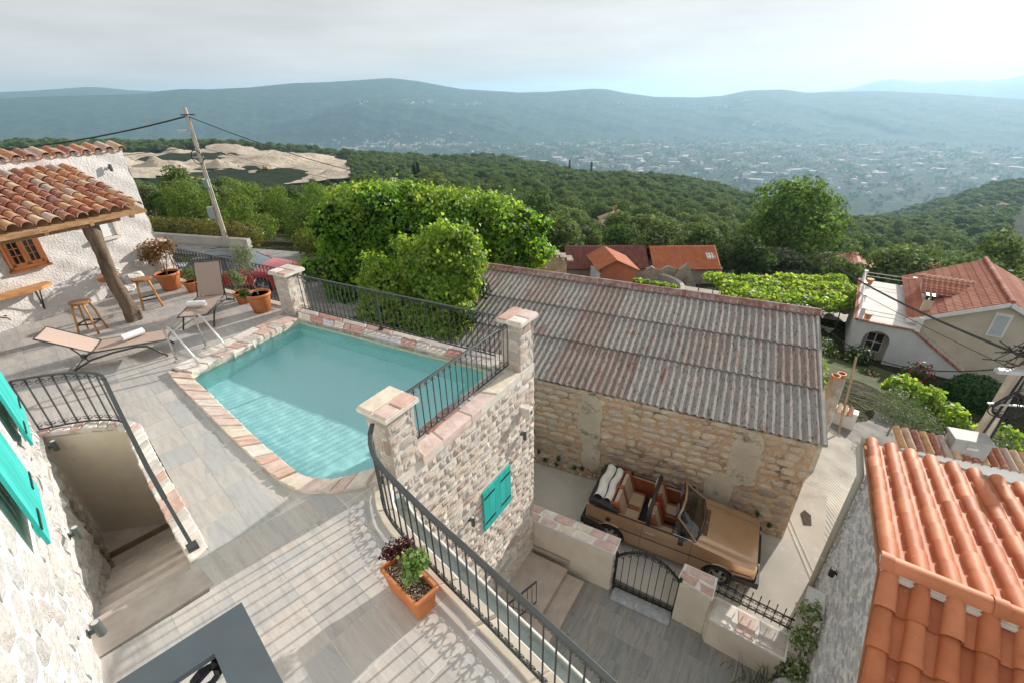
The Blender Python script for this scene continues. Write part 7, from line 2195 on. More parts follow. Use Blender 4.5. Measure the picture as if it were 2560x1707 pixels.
for k in range(30): mb.tube([CP_(AP, GO - .3 + k * .3, AZ_ + .14), CP_(AP, GO - .3 + k * .3 + .31, AZ_ + .17)], .13, 8)
mb.build('ridge_tiles', ROOFT, ch)
mb = MB(); mb.beam(CP_(AP, GO - .28, AZ_ - .0), CP_(AP, GO - .28, AZ_) + dl, .14, .22); mb.beam(CP_(AP, GO - .28, AZ_), CP_(AP, GO - .28, AZ_) + drr, .14, .22); mb.build('verge_board', WHITE, ch)
sv = MB().obox(CP_(6.02, GO - .04, -8.30), cu_ * .72, cn_ * .05, V(0, 0, 1.42)).build('louvre_window', WHITE, ch)
for k in range(14): MB().obox(CP_(6.12, GO - .05, -8.18 + k * .085), cu_ * .52, -cn_ * .02 + V(0, 0, -.02), V(0, 0, .05)).build('louvre_slat', plain('louvre_grey', (.5, .53, .55), .6), sv)
# dormer
D0, D1, DB0, DB1 = 3.15, 5.9, 3.6, 6.6
zD = -7.05
mb = MB(); mb.add([CP_(D0, DB0, LZ + .3), CP_(D0, DB1, LZ + .3), CP_(D0, DB1, zD), CP_(D0, DB0, zD)], [(3, 2, 1, 0)]); mb.add([CP_(D0, DB0, LZ + .3), CP_(D1, DB0, zD + .3), CP_(D0, DB0, zD)], [(0, 1, 2)]); mb.build('dormer_wall', CREAMW, ch)
tiled_plane(ch, CP_(D0 - .25, (DB0 + DB1) / 2, zD + .55), cu_, -cn_ * 1.9 - V(0, 0, .62), 3.2, 2.0, ROOFT, 12, 7, 'dormer_roof')
tiled_plane(ch, CP_(D0 - .25, (DB0 + DB1) / 2, zD + .55), cu_, cn_ * 1.9 - V(0, 0, .62), 3.2, 2.0, ROOFT, 12, 7, 'dormer_roof')
cy = MB().obox(CP_(2.95, 1.5, -8.6), cu_ * .42, cn_ * .42, V(0, 0, 1.6)).build('chimney', CREAMW, ch)
for a in (0, .28): MB().obox(CP_(2.93 + a, 1.5, -7.0), cu_ * .14, cn_ * .42, V(0, 0, .3)).build('chimney_cap', DARKW, cy)

# ------------------------------------------------------------------ sheds with red roofs beyond the barn
DARKT = surf('dark_red_tiles', [(.16, .055, .045), (.24, .085, .065)], .75, 2, bs=.2)
ORNG = surf('orange_tiles', [(.42, .12, .055), (.50, .17, .08)], .8, 1.5, bs=.3, spots=[((.3, .2, .14), 2, .58, .1, .6)])
OLDS = surf('old_rubble_wall', [(.30, .26, .21), (.45, .40, .33)], .95, 4, bs=1., bd=.06, bscale=6)
s_a = thing('dark_roofed_shed', (10, 47, -13), 'long shed with dark red wavy tiles beyond the barn', 'shed')
tiled_plane(s_a, V(5.8, 48.2, -10.0), (1, -.03, 0), (.02, -2.4, -1.75), 8.6, 3.0, DARKT, 30, 12, wave=.05)
tiled_plane(s_a, V(5.8, 48.2, -10.0), (1, -.03, 0), (.02, 2.4, -1.75), 8.6, 3.0, DARKT, 30, 12, wave=.05)
MB().prism([(6, 46.0), (14.2, 45.7), (14.2, 50), (6, 50)], -13.5, -11.75).build('wall', OLDS, s_a)
s_b = thing('orange_roofed_shed', (18.5, 46, -13), 'stone shed with faded orange tile roof patched with white', 'shed')
tiled_plane(s_b, V(14.7, 47.6, -10.0), (1, -.03, 0), (.06, -2.4, -1.75), 6.9, 3.05, ORNG, 24, 9, wave=.05)
tiled_plane(s_b, V(14.7, 47.6, -10.0), (1, -.03, 0), (.06, 2.4, -1.75), 6.9, 3.05, ORNG, 24, 9, wave=.05)
MB().prism([(14.9, 45.5), (21.9, 45.2), (21.9, 49.6), (14.9, 49.6)], -13.6, -11.75).build('wall', OLDS, s_b)
MB().obox(V(20.4, 46.6, -10.62), V(.85, 0, 0), V(.1, -.6, -.42), V(0, 0, .08)).build('white_patch', WHITE, s_b)
s_c = thing('orange_cottage', (10.9, 42, -12.6), 'small orange washed cottage with hipped orange roof', 'house')
ORW = surf('orange_wash', [(.46, .15, .08), (.54, .19, .10)], .9, 1.)
mb = MB(); mb.add([V(8.75, 42.2, -12.9), V(12.0, 41.9, -12.9), V(12.0, 41.9, -10.5), V(10.2, 42.05, -9.75), V(8.75, 42.2, -10.5)], [(0, 1, 2, 3, 4)]); mb.add([V(8.75, 42.2, -12.9), V(8.75, 42.2, -10.5), V(8.5, 45.5, -10.5), V(8.5, 45.5, -12.9)], [(0, 1, 2, 3)]); mb.build('wall', ORW, s_c)
ap = V(10.1, 41.9, -9.62); bkp = V(9.5, 45.6, -9.3)
tiled_plane(s_c, ap, bkp - ap, V(-1.65, .1, -.95), float(np.linalg.norm(bkp - ap)), 2.0, ORNG, 12, 7)
tiled_plane(s_c, ap, bkp - ap, V(2.1, -.1, -.95), float(np.linalg.norm(bkp - ap)), 2.4, ORNG, 12, 7)
MB().obox(V(8.3, 42.3, -12.9), V(.4, 0, 0), V(-.2, 2.2, 0), V(0, 0, 1.9)).build('white_wall', WHITE, s_c)
s_d = thing('ruined_walls', (15.5, 44, -13), 'broken rubble walls standing between the orange sheds', 'ruin')
def rubble(p0, u, n, prof, th=.45):
    mb_ = MB(); fr2 = [p0 + u * a + V(0, 0, z) for a, z in prof]; bk2 = [p + n * th for p in fr2]; m_ = len(fr2)
    mb_.add(fr2 + bk2, [tuple(range(m_)), tuple(range(2 * m_ - 1, m_ - 1, -1))] + [(i, i + m_, (i + 1) % m_ + m_, (i + 1) % m_) for i in range(m_)])
    return mb_.build('wall_fragment', OLDS, s_d)
rubble(V(13.4, 44.2, -13.2), V(1, -.1, 0), V(.1, 1, 0), [(0, 0), (1.5, 0), (1.5, .9), (1.1, 1.9), (.8, 2.1), (.3, 1.8), (0, 1.2)])
rubble(V(16.6, 43.6, -13.2), V(1, -.1, 0), V(.1, 1, 0), [(0, 0), (2.1, 0), (2.0, .5), (1.2, 2.1), (.9, 2.5), (.2, 1.9), (0, 1.0)])
rubble(V(14.6, 45.0, -13.2), V(1, -.02, 0), V(0, 1, 0), [(0, 0), (2.4, 0), (2.4, 1.5), (1.6, 1.8), (.7, 1.4), (0, 1.7)])
MB().obox(V(17.3, 43.52, -12.7), V(.4, -.04, 0), V(0, -.03, 0), V(0, 0, .7)).build('rusty_door', RUSTY, s_d)
tf = thing('threshing_floor', (13.1, 42.5, -12.7), 'round stone walled threshing floor behind the barn ridge', 'threshing floor')
mb = MB(); mb.lathe([(3.75, -.3), (3.75, .55), (3.35, .55), (3.35, .0)], 48, (13.1, 42.3, -12.7), False); mb.build('ring_wall', CONC, tf)
mb = MB(); mb.lathe([(.01, .02), (3.36, .02)], 48, (13.1, 42.3, -12.7), False); mb.build('floor', ASPH, tf)
lanep = MB(); vv = []
for (x, y, w_) in ((16.5, 41, 2.6), (19, 38.5, 2.6), (22, 35.8, 2.4), (26, 33.8, 2.2), (31, 33, 2.2)): vv += [(x, y - w_ / 2, max(gz(x, y - w_ / 2), gz(x, y + w_ / 2)) + .12), (x, y + w_ / 2, max(gz(x, y - w_ / 2), gz(x, y + w_ / 2)) + .12)]
lanep.add(vv, [(2 * i, 2 * i + 2, 2 * i + 3, 2 * i + 1) for i in range(4)]); setp(lanep.build('village_lane', CONC), kind='structure')
# stone ruin with thatched wall just left of the barn ridge
sr = thing('bare_stone_gable', (1.5, 20.5, -5), 'bare pale stone shed wall behind the barn ridge, under the vine', 'shed')
mb = MB(); A_, B_ = V(.2, 19.9, 0), V(2.5, 19.6, 0)
mb.add([A_ + V(0, 0, -7), B_ + V(0, 0, -7), B_ + V(0, 0, -2.25), B_ * .55 + A_ * .45 + V(0, 0, -1.7), A_ + V(0, 0, -1.3), A_ + V(0, .5, -7), B_ + V(0, .5, -7), B_ + V(0, .5, -2.25), B_ * .55 + A_ * .45 + V(0, .5, -1.7), A_ + V(0, .5, -1.3)], [(0, 1, 2, 3, 4), (9, 8, 7, 6, 5), (4, 3, 8, 9), (3, 2, 7, 8), (2, 1, 6, 7)])
mb.build('wall', OLDS, sr)
for k in range(9):
    t = k / 8; p = A_ * (1 - t) + B_ * t + V(0, -.08, -1.28 - .95 * t + .04)
    MB().obox(p, (B_ - A_) / 8.4, V(0, .7, 0), V(0, 0, .06)).build('stone_slate', OLDS, sr)

# vine pergola on the right
vp = thing('vine_pergola', (22, 32, -11.5), 'wide flat pergola of pale green vines beside the black car', 'pergola')
bp_ = []
for i in range(9):
    for j in range(4):
        bp_.append((17.0 + i * 1.15 + random.uniform(-.3, .3), 31.2 + j * 1.55 - i * .12 + random.uniform(-.3, .3), -9.35 + random.uniform(-.12, .12), .95, .95, .36))
foliage('vine_foliage', bp_, 11000, .20, VINE2, vp, 'vine', 41, .55, .2, 'stuff')
for x, y in ((17, 31), (20.5, 30.7), (24, 30.4), (26.3, 30.3), (17, 36), (22, 35.6), (26.4, 35)): MB().tube([(x, y, gz(x, y) - .3), (x, y, -9.2)], .04, 5).build('post', BARK, vp)
for y0_, y1_ in ((31, 30.3), (33.3, 32.6), (36, 35)): MB().tube([(16.5, y0_, -9.15), (26.8, y1_, -9.15)], .035, 5).build('rail', plain('rusty_pipe', (.2, .09, .05), .7), vp)
vs2 = thing('young_vines', (13, 39.3, -12.5), 'low young vines on wires in front of the threshing floor', 'vine')
foliage('vine_foliage', [(11.6 + k * .8, 39.6 - k * .12, -10.9 - .12 * k, .45, .4, .3) for k in range(5)], 1300, .2, VINE2, vs2, 'vine', 42, .3, .5, 'stuff')
for x in (11.3, 17.2): MB().tube([(x, 39.3, -13), (x, 39.3, -10.7)], .05, 5).build('post', plain('rust_post', (.2, .09, .05), .7), vs2)

# ------------------------------------------------------------------ poles, wires
WP = surf('concrete_pole', [(.42, .37, .30), (.55, .49, .41)], .9, 3, bs=.2)
def wire(label, pts, r_, sag, name='power_cable', seg=14):
    mb_ = MB(); path = []
    a, b = V(*pts[0]), V(*pts[1])
    for k in range(seg + 1):
        t = k / seg; p = a * (1 - t) + b * t; p[2] -= sag * 4 * t * (1 - t); path.append(p)
    mb_.tube(path, r_, 4)
    return setp(mb_.build(name, BLACKIRON), label, 'cable')
pt_ = thing('utility_pole', (-16.06, 25.79, -3.1), 'leaning pale utility pole beyond the upper road at left', 'utility pole')
pbase, ptop = V(-16.06, 25.79, -3.2), V(-16.06, 25.79, 4.05)
MB().tube([pbase, ptop], [.14, .085], 10).build('shaft', WP, pt_)
MB().obox(V(-16.5, 25.62, -1.4), V(.36, 0, 0), V(0, .2, 0), V(0, 0, .62)).build('meter_box', plain('box_grey', (.35, .38, .36), .5), pt_)
MB().obox(V(-16.16, 25.55, .25), V(.22, 0, 0), V(0, .14, 0), V(0, 0, .4)).build('junction_box', plain('box_green', (.22, .3, .25), .5), pt_)
MB().tube([V(-16.06, 25.6, 1.75) + V(.28 * math.cos(a), -.05 * math.sin(a) - .05, .34 * math.sin(a)) for a in np.linspace(0, 6.28, 18)], .022, 5).build('cable_coil', BLACKIRON, pt_)
MB().beam((-16.4, 25.66, 1.75), (-15.8, 25.66, 1.75), .05, .05).build('coil_bar', WP, pt_)
MB().beam((-16.3, 25.7, 3.72), (-15.6, 25.7, 3.72), .05, .05).build('cross_arm', BLACKIRON, pt_)
lamp = MB(); lamp.cbox((-16.4, 25.6, 3.0), (.42, .2, .12), R(20), .03); lamp.build('street_lamp_head', plain('lamp_head', (.5, .5, .48), .4), pt_)
MB().tube([pbase + V(.14, -.08, 1), V(-15.94, 25.7, 3.6)], .014, 4).build('riser_cable', BLACKIRON, pt_)
wire('thick black cable from the left pole towards the left edge', [(-16.1, 25.75, 3.65), (-31, 27, 2.05)], .035, .35)
wire('lower thin wire from the left pole towards the left edge', [(-16.1, 25.75, 2.25), (-34, 28, 1.35)], .014, .25)
wire('black cable from the left pole down to the right behind the vine', [(-16.0, 25.75, 3.65), (-7.5, 36, -1.2)], .022, .45)
wire('thin wire below the cable right of the left pole', [(-16.0, 25.75, 2.25), (-8, 38, -2.2)], .010, .3)
p2 = thing('utility_pole', (11.1, 8.5, -6.5), 'thick utility pole wound with cables at the right edge', 'utility pole')
MB().tube([(11.08, 8.48, -6.6), (11.15, 8.53, .6)], [.16, .115], 12).build('shaft', WP, p2)
for k in range(6):
    a0 = random.uniform(0, 6.28); MB().tube([(11.1 + .16 * math.cos(a0 + i * .14), 8.5 + .15 * math.sin(a0 + i * .14) - .03, -3.6 + i * .42) for i in range(11)], random.choice((.018, .026, .014)), 5).build('riser_cable', BLACKIRON, p2)
for k in range(5):
    rr_ = random.uniform(.25, .42); c_ = V(11.0 + random.uniform(-.1, .1), 8.25, -1.95 + random.uniform(-.08, .08))
    MB().tube([c_ + V(rr_ * math.cos(a), .06 * math.sin(2 * a), rr_ * .95 * math.sin(a)) for a in np.linspace(0, 2 * math.pi, 20, False)], .014, 4, closed=True).build('cable_coil', BLACKIRON, p2)
MB().beam((10.55, 8.28, -1.9), (11.5, 8.28, -2.02), .05, .03).build('coil_bar', plain('galvanised', (.5, .5, .5), .5, .5), p2)
for k in range(14):
    c_ = V(11.1, 8.4, -.75); e = c_ + V(random.uniform(-1.0, .4), random.uniform(-.3, .3), random.uniform(-.3, .35)); MB().tube([c_ + V(0, 0, random.uniform(-.2, .2)), (c_ + e) / 2 + V(0, 0, random.uniform(-.25, .3)), e], .012, 4).build('loose_cable', BLACKIRON, p2)
lampa = MB(); lampa.cbox((10.55, 8.2, -1.02), (.55, .16, .08), R(-10), .02); lampa.build('street_lamp_head', plain('lamp_grey', (.45, .46, .46), .4), p2)
def towards(dx, dy, dz): return (11.0 + dx, 8.4 + dy, -.78 + dz)
wire('thick black cable crossing the cream house to the right pole', [towards(-.1, 0, .0), (13.4, 20.0, -1.95)], .03, .25)
wire('thin wire under the thick cable in front of the cream house', [towards(-.1, 0, -.35), (13.5, 20, -2.6)], .009, .12)
wire('twisted cable sagging from the right pole towards the barn', [towards(-.3, -.1, -.2), (9.6, 12.2, -2.15)], .016, .55)
wire('thin dark wire from the barn gable into the garden', [(9.0, 11.2, -2.9), (13.5, 13.2, -5.2)], .008, .1)
for nm, x, y, h_ in (('thin dark utility pole beside the big tree behind the sheds', 26.2, 50, 4.6),):
    o = thing('utility_pole', (x, y, gz(x, y)), nm, 'utility pole'); MB().tube([(x, y, gz(x, y) - .5), (x, y, gz(x, y) + h_)], .10, 6).build('shaft', BARK, o)
# electricity box, tile-topped wall
eb2 = thing('electricity_box', (10.15, 7.9, -3.4), 'grey metal electricity cabinet on a wall by the right pole', 'cabinet')
EBM = surf('weathered_cabinet', [(.30, .31, .29), (.38, .39, .37)], .6, 4, stretch=(1, 1, .3), bs=.1, spots=[((.25, .24, .21), 6, .6, .08, .6)])
rzb = R(-22)
MB().cbox((10.14, 7.92, -2.98), (.66, .40, .84), rzb, .015).build('cabinet', EBM, eb2)
MB().cbox((10.14, 7.92, -2.54), (.72, .46, .05), rzb, .01).build('lid', EBM, eb2)
MB().box((10.14 - .07 + .01, 7.92 - .20, -2.72), (.2, .012, .06), rzb).build('name_plate', plain('plate', (.55, .55, .53), .5), eb2)
tw = thing('tile_topped_wall', (9.9, 7.6, -6), 'white wall topped with old clay tiles behind the terracotta roof', 'wall')
wa, wb = V(8.75, 7.95, 0), V(12.6, 7.15, 0); wu = unit(wb - wa); wn_ = V(-wu[1], wu[0], 0); wlen = float(np.linalg.norm(wb - wa))
def wz(t): return -2.75 - .55 * t
mb = MB(); mb.add([wa + V(0, 0, -6.8), wb + V(0, 0, -6.8), wb + V(0, 0, wz(1) - .1), wa + V(0, 0, wz(0) - .1)] + [wa + wn_ * .4 + V(0, 0, -6.8), wb + wn_ * .4 + V(0, 0, -6.8), wb + wn_ * .4 + V(0, 0, wz(1) + .12), wa + wn_ * .4 + V(0, 0, wz(0) + .12)], [(0, 1, 2, 3), (3, 2, 6, 7), (7, 6, 5, 4), (0, 3, 7, 4)]); mb.build('wall_body', WHITE, tw)
CT2 = barrel('coping_tile', .55, .075, .09, TILE_OLD)
for k in range(22):
    t = k / 21; p = wa + wu * wlen * t + wn_ * .45 + V(0, 0, wz(t) + .14)
    dd = unit(-wn_ + V(0, 0, -.45)); zz = unit(np.cross(wu, dd)); zz = zz if zz[2] > 0 else -zz; ax_ = wu if np.dot(np.cross(wu, dd), zz) > 0 else -wu
    o = link('coping_tile', CT2, tw); o.matrix_local = frame(p, ax_, dd, zz, tw)
tw2 = thing('tile_topped_wall', (12.4, 14, -7), 'short garden wall end topped with clay tiles beyond the barn', 'wall')
MB().box((12.4, 14.05, -6.75), (1.1, .35, .9), R(-40)).build('wall_body', WHITE, tw2)
for k in range(6):
    p = V(12.02 + k * .135, 14.5 - k * .115, -6.22); dd = unit(V(-.64, -.76, -.25)); zz = unit(np.cross(V(.76, -.64, 0), dd)); zz = zz if zz[2] > 0 else -zz; ax_ = V(.76, -.64, 0); ax_ = ax_ if np.dot(np.cross(ax_, dd), zz) > 0 else -ax_
    o = link('coping_tile', CT2, tw2); o.matrix_local = frame(p, ax_, dd, zz, tw2)
# chimney stump and poles by the barn corner
cs3 = thing('clay_chimney', (9.3, 11.1, -5.9), 'mossy stone stack with clay pipe mouths at the barn corner', 'chimney')
MB().tube([(8.75, 10.35, -5.9), (8.95, 10.6, -4.2), (9.35, 11.1, -3.0)], [.24, .22, .2], 9).build('stack', OLDS, cs3)
for dx in (-.1, .12): MB().lathe([(.10, 0), (.12, .16), (.09, .16), (.08, .0)], 12, (9.35 + dx, 11.1 + dx * .4, -3.05)).build('pipe_mouth', TERRACOTTA, cs3)
wp = thing('wooden_stake', (11.9, 13.1, -6.6), 'tall wooden stake carrying a wire beside the barn', 'stake')
MB().tube([(11.75, 13.0, -6.8), (12.35, 14.2, -4.15)], .04, 6).build('shaft', surf('stake_wood', [(.30, .22, .14), (.42, .32, .22)], .9, 3), wp)
fr3 = thing('twig_fence', (16.3, 14.3, -8), 'rustic twig fence among the garden vines', 'fence')
for k in range(5): MB().tube([(15.2 + k * .5, 14.6 - k * .32, -8.6), (15.25 + k * .5, 14.6 - k * .32, -6.75 - k * .06)], .035, 5).build('post', BARK, fr3)
for z in (-7.0, -7.45): MB().tube([(15.1, 14.66, z), (17.4, 13.2, z - .25)], .025, 5).build('rail', BARK, fr3)

# ------------------------------------------------------------------ garden plants right of the barn
def bush(name, label, blobs, n, size, mat, seed, shape='leaf', cat='shrub', shell=.5, inner=.25, group=None):
    t = thing(name, (blobs[0][0], blobs[0][1], blobs[0][2] - blobs[0][5]), label, cat, group)
    foliage('foliage', blobs, n, size, mat, t, shape, seed, shell, inner)
    return t
OLG = leafmat('garden_olive', [(.10, .15, .08), (.16, .21, .12), (.22, .26, .16)], .5, .25, 1.2)
DKG = leafmat('bush_green', [(.018, .06, .012), (.03, .085, .018), (.045, .11, .025)], .5, .25, 1.3)
RSE = leafmat('rose_leaves', [(.02, .05, .015), (.035, .075, .02), (.05, .09, .03)], .5, .25)
PET = plain('rose_petals', (.32, .015, .03), .6); PETP = plain('pink_petals', (.55, .12, .16), .6); PETW = plain('cream_petals', (.6, .52, .25), .6)
t = bush('olive_tree', 'small silvery olive tree in the garden beyond the barn', [(13.6, 13.2, -6.0, .7, .6, .45), (14.4, 13.2, -6.1, .7, .6, .5), (14.0, 13.7, -5.7, .7, .6, .45), (14.9, 13.0, -6.4, .5, .5, .4)], 3600, .10, OLG, 51, 'thin', 'tree', .4)
MB().tube([(13.7, 12.8, -7.6), (14.1, 13.2, -6.6), (14.2, 13.3, -6.0)], [.07, .05, .03], 6).build('trunk', BARK, t)
t = bush('olive_tree', 'second silvery olive tree beside the right utility pole', [(15.2, 11.4, -6.6, .9, .8, .6), (16.1, 11.0, -6.9, .8, .8, .6), (15.8, 11.8, -6.2, .8, .7, .5)], 4200, .10, OLG, 52, 'thin', 'tree', .4)
MB().tube([(15.3, 10.9, -8.4), (15.6, 11.3, -6.8)], [.08, .04], 6).build('trunk', BARK, t)
bush('garden_hedge', 'clipped dark green hedge row across the garden', [(13.6 + k * .55, 11.9 - k * .28, -7.2 - k * .05, .5, .45, .5) for k in range(7)], 4500, .07, DKG, 53, cat='hedge')
bush('round_bush', 'big round dark green bush against the cream house', [(23.6, 19.2, -9.6, 1.25, 1.25, 1.05)], 5200, .13, DKG, 54, shell=.85, inner=.05)
t = bush('climbing_rose', 'dark red climbing rose on the stair wall of the cream house', [(21.5, 20.6, -9.2, .75, .6, .7), (21.3, 20.7, -10.0, .6, .5, .6)], 1500, .13, RSE, 55); foliage('blossoms', [(21.5, 20.5, -9.1, .8, .65, .75)], 170, .15, PET, t, 'leaf', 56, .6, .3)
t = bush('rose_bush', 'low rose bush with pink blossoms by the white stair wall', [(19.8, 21.6, -9.9, .7, .5, .5)], 1000, .13, RSE, 57); foliage('blossoms', [(19.8, 21.5, -9.8, .75, .55, .5)], 40, .16, PETP, t, 'leaf', 58, .6, .3)
t = bush('flower_pot_shrub', 'dark shrub with yellow flowers in front of the arched porch', [(20.6, 23.6, -9.75, .85, .7, .75), (20.3, 23.5, -10.2, .8, .7, .6)], 2600, .13, RSE, 59); foliage('blossoms', [(20.6, 23.5, -9.65, .85, .7, .75)], 30, .17, PETW, t, 'leaf', 60, .6, .3)
bush('garden_vine', 'yellow green vine on a frame in the middle of the garden', [(17.3, 15.9, -7.4, .9, .7, .7), (16.7, 16.4, -7.0, .7, .6, .5), (18.0, 15.2, -7.8, .8, .7, .6), (19.2, 14.2, -8.0, .8, .7, .55)], 3400, .15, VINE2, 61, 'vine', 'vine')
bush('laurel_bush', 'dense dark laurel left of the cream house terrace', [(18.6, 27.4, -9.3, 1.3, 1.2, 1.2), (19.3, 27.9, -9.2, 1.2, 1.0, 1.0), (18.2, 26.2, -10.0, 1.0, .9, .9)], 6000, .16, RSE, 62)
t = bush('elder_bush', 'elder bush with cream flower heads left of the porch', [(18.6, 24.3, -10.0, 1.0, .8, .9), (19.4, 24.9, -10.0, .8, .7, .8)], 2800, .14, leafmat('elder_leaves', [(.05, .10, .02), (.08, .14, .035)], .5, .3), 63); foliage('blossoms', [(18.8, 24.1, -9.8, .9, .7, .7)], 60, .2, PETW, t, 'leaf', 64, .5, .3)
bush('lime_bush', 'bright lime green bush at the barn corner', [(12.9, 17.0, -6.4, .7, .7, .8), (12.8, 16.5, -7.0, .7, .6, .7), (12.2, 15.4, -7.0, .6, .6, .8)], 2600, .13, VINE2, 65, 'leaf')
t = bush('pomegranate_bush', 'green bush with orange flowers below the right pole', [(17.5, 9.6, -6.8, 1.2, 1.0, 1.2), (18.6, 10.2, -6.2, 1.2, 1.1, 1.1), (17.2, 10.6, -7.4, 1.2, 1.0, .9)], 6000, .12, leafmat('lush_leaves', [(.06, .13, .02), (.10, .19, .03), (.15, .25, .05)], .5, .35), 66)
foliage('blossoms', [(17.2, 9.0, -6.9, .8, .6, .6)], 160, .10, plain('orange_petals', (.6, .16, .02), .6), t, 'leaf', 67, .4, .5)
lw = setp(MB().add([V(11.5, 16, gz(11.5, 16) + .1), V(15, 14, gz(15, 14) + .1), V(24, 19.5, gz(24, 19.5) + .1), V(20, 26, gz(20, 26) + .15)], [(0, 1, 2, 3)]).build('lawn', surf('dark_lawn', [(.035, .055, .015), (.075, .085, .03)], .95, 1.4, bs=.5, bscale=30)), kind='structure')  # lawn in mottled dark green tones

# ------------------------------------------------------------------ woodland
FT = [tree_meshes('w', 7.2, 3.0, 2600, .34, GREEN1, 100, 14, .30), tree_meshes('w', 8.2, 2.9, 2600, .34, GREEN1, 101, 15, .32), tree_meshes('w', 6.0, 2.9, 2400, .32, GREEN1, 102, 12, .26),
      tree_meshes('w', 9.0, 3.6, 3000, .36, GREEN1, 103, 17, .34), tree_meshes('o', 5.0, 2.4, 2400, .26, OLIVE, 104, 11, .3), tree_meshes('w', 5.4, 2.4, 2200, .30, GREEN1, 105, 10, .22)]
LT = [tree_meshes('far', 7.0, 3.2, 620, .72, GREEN1, 110 + k, 9, .2) for k in range(3)]
NAMES = ['broad green woodland tree', 'tall green woodland tree', 'low green woodland tree', 'spreading green woodland tree', 'grey green olive tree', 'small green woodland tree']
big = tree_meshes('big', 9.6, 6.0, 9000, .34, GREEN2, 130, 22, .28)
tree('walnut_tree', 'largest bright green tree standing right of the orange sheds', big, (37.0, 60, -16.2), 0, (1.28, 1.28, 1.12))
for (nm, lab, x, y, s_, k) in (('oak_tree', 'dark rounded tree behind the orange roofed shed', 27.0, 62, .78, 1), ('oak_tree', 'leafy tree left of the dark rounded one behind the sheds', 18.5, 57, .62, 3), ('oak_tree', 'tree behind the dark red shed roof', 11.0, 57, .66, 0),
      ('oak_tree', 'tree at the left end of the dark red shed', 4.2, 52, .7, 3), ('cypress', 'narrow dark tree beside the orange roofed shed', 24.3, 50, .55, 1),
      ('oak_tree', 'big dark tree at the right edge above the cream house', 47, 43, 1.1, 3), ('oak_tree', 'round green tree standing alone on the right slope', 66, 70, 1.1, 3), ('oak_tree', 'dark tree above the flat grey roof on the right slope', 80, 92, 1.2, 0),
      ('olive_tree', 'pale olive tree left of the dark red shed', 2.6, 45, .8, 4), ('fig_tree', 'spreading fig between the vine pergola and the cream house', 30.5, 40, .8, 2)):
    tree(nm, lab, FT[k], (x, y, gz(x, y) - .2), random.uniform(0, 6), s_)
NEARL = [tree_meshes('near', 8.0, 3.9, 7500, .22, GREEN2, 140 + k, 18, .16) for k in range(2)]
for k, (x, y, s_, lab) in enumerate(((-22, 33, .50, 'leafy tree left of the utility pole behind the upper road'), (-17.5, 31, .52, 'leafy tree right behind the utility pole'), (-12.5, 30.5, .55, 'dense tree behind the yellow hedge and red car'), (-9.0, 31, .6, 'dense tree just left of the great vine'), (-27, 38, .42, 'tall tree at the gable of the roughcast house'), (-15.5, 38, .60, 'taller tree in the second row behind the red car'), (-5.5, 34, .72, 'tree rising behind the great vine'), (-20.5, 42, .55, 'tree in the second row behind the utility pole'))):
    tree('leafy_tree', lab, NEARL[k % 2], (x, y, gz(x, y) - .3), k * 1.7, s_)

def az_r(x, y): return np.degrees(np.arctan2(x, y)), np.hypot(x, y)
KEEP_OUT = [(27, 121, 9), (-55.5, 242, 14), (37, 60, 7), (27, 62, 3), (18.5, 57, 3), (11, 57, 3), (66, 70, 6), (80, 92, 6), (73, 84, 5), (47, 43, 6)]
def allowed(x, y):
    a, r_ = az_r(x, y)
    ok = np.ones(len(x), bool)
    ok &= ~((r_ < 52) & (a > -14)); ok &= ~((r_ < 44) & (a <= -14))
    ok &= ~((a > -39.5) & (a < -18) & (r_ > 325) & (r_ < 660))                 # quarry
    ok &= ~((a > 9.5) & (a < 16) & (r_ > 72) & (r_ < 124))                         # sight line to the pink house
    ok &= ~((a > -15.5) & (a < -10.2) & (r_ > 175) & (r_ < 250))                   # and to the church
    ok &= ~((a > 38) & (a < 45) & (r_ > 70) & (r_ < 112))
    ok &= ~((a > 18.0) & (a < 19.8) & (r_ > 125) & (r_ < 165))                     # small meadow
    for cx, cy, cr in KEEP_OUT: ok &= np.hypot(x - cx, y - cy) > cr
    return ok
g_ = np.random.default_rng(21)
cand = []
r_ = 44.0
while r_ < 1500:
    sp = 5.6 + r_ * .0052
    da = math.degrees(sp / r_)
    m_ = int(108 / da)
    a = -54 + (np.arange(m_) + g_.uniform(0, 1, m_)) * da
    rr = r_ + g_.uniform(-.45, .45, m_) * sp
    cand.append(np.stack([np.sin(np.radians(a)) * rr, np.cos(np.radians(a)) * rr], 1))
    r_ += sp * .82
cand = np.concatenate(cand)
cand = cand[allowed(cand[:, 0], cand[:, 1])]
ca_, cr_ = az_r(cand[:, 0], cand[:, 1])
inview = (np.abs(ca_) < 47.5)
order = np.argsort(cr_ + (~inview) * 1e5)
czs = ground_z(cand[:, 0], cand[:, 1])
DIRS = [(' below the quarry at left', -90, -30), (' between the quarry and the church', -30, -14), (' beyond the great vine, near the church', -14, -2), (' left of the red sheds, beyond the barn', -2, 8), (' behind the red sheds', 8, 20), (' around the big bright walnut tree', 20, 32), (' on the right-hand slope', 32, 90)]
used = 0
for q in order[:290]:
    x, y = cand[q]
    k = int(g_.choice([0, 1, 2, 3, 4, 5], p=[.24, .2, .2, .16, .1, .1]))
    s_ = float(g_.uniform(.85, 1.45)) * (.62 if math.degrees(math.atan2(x, y)) < -17 else 1.)
    tree('olive_tree' if k == 4 else 'woodland_tree', NAMES[k] + next(d[0] for d in DIRS if d[1] <= math.degrees(math.atan2(x, y)) < d[2]), FT[k], (x, y, czs[q] - .3), float(g_.uniform(0, 6.28)), (s_, s_, s_ * float(g_.uniform(.62, .82))), 'woodland trees below the village')
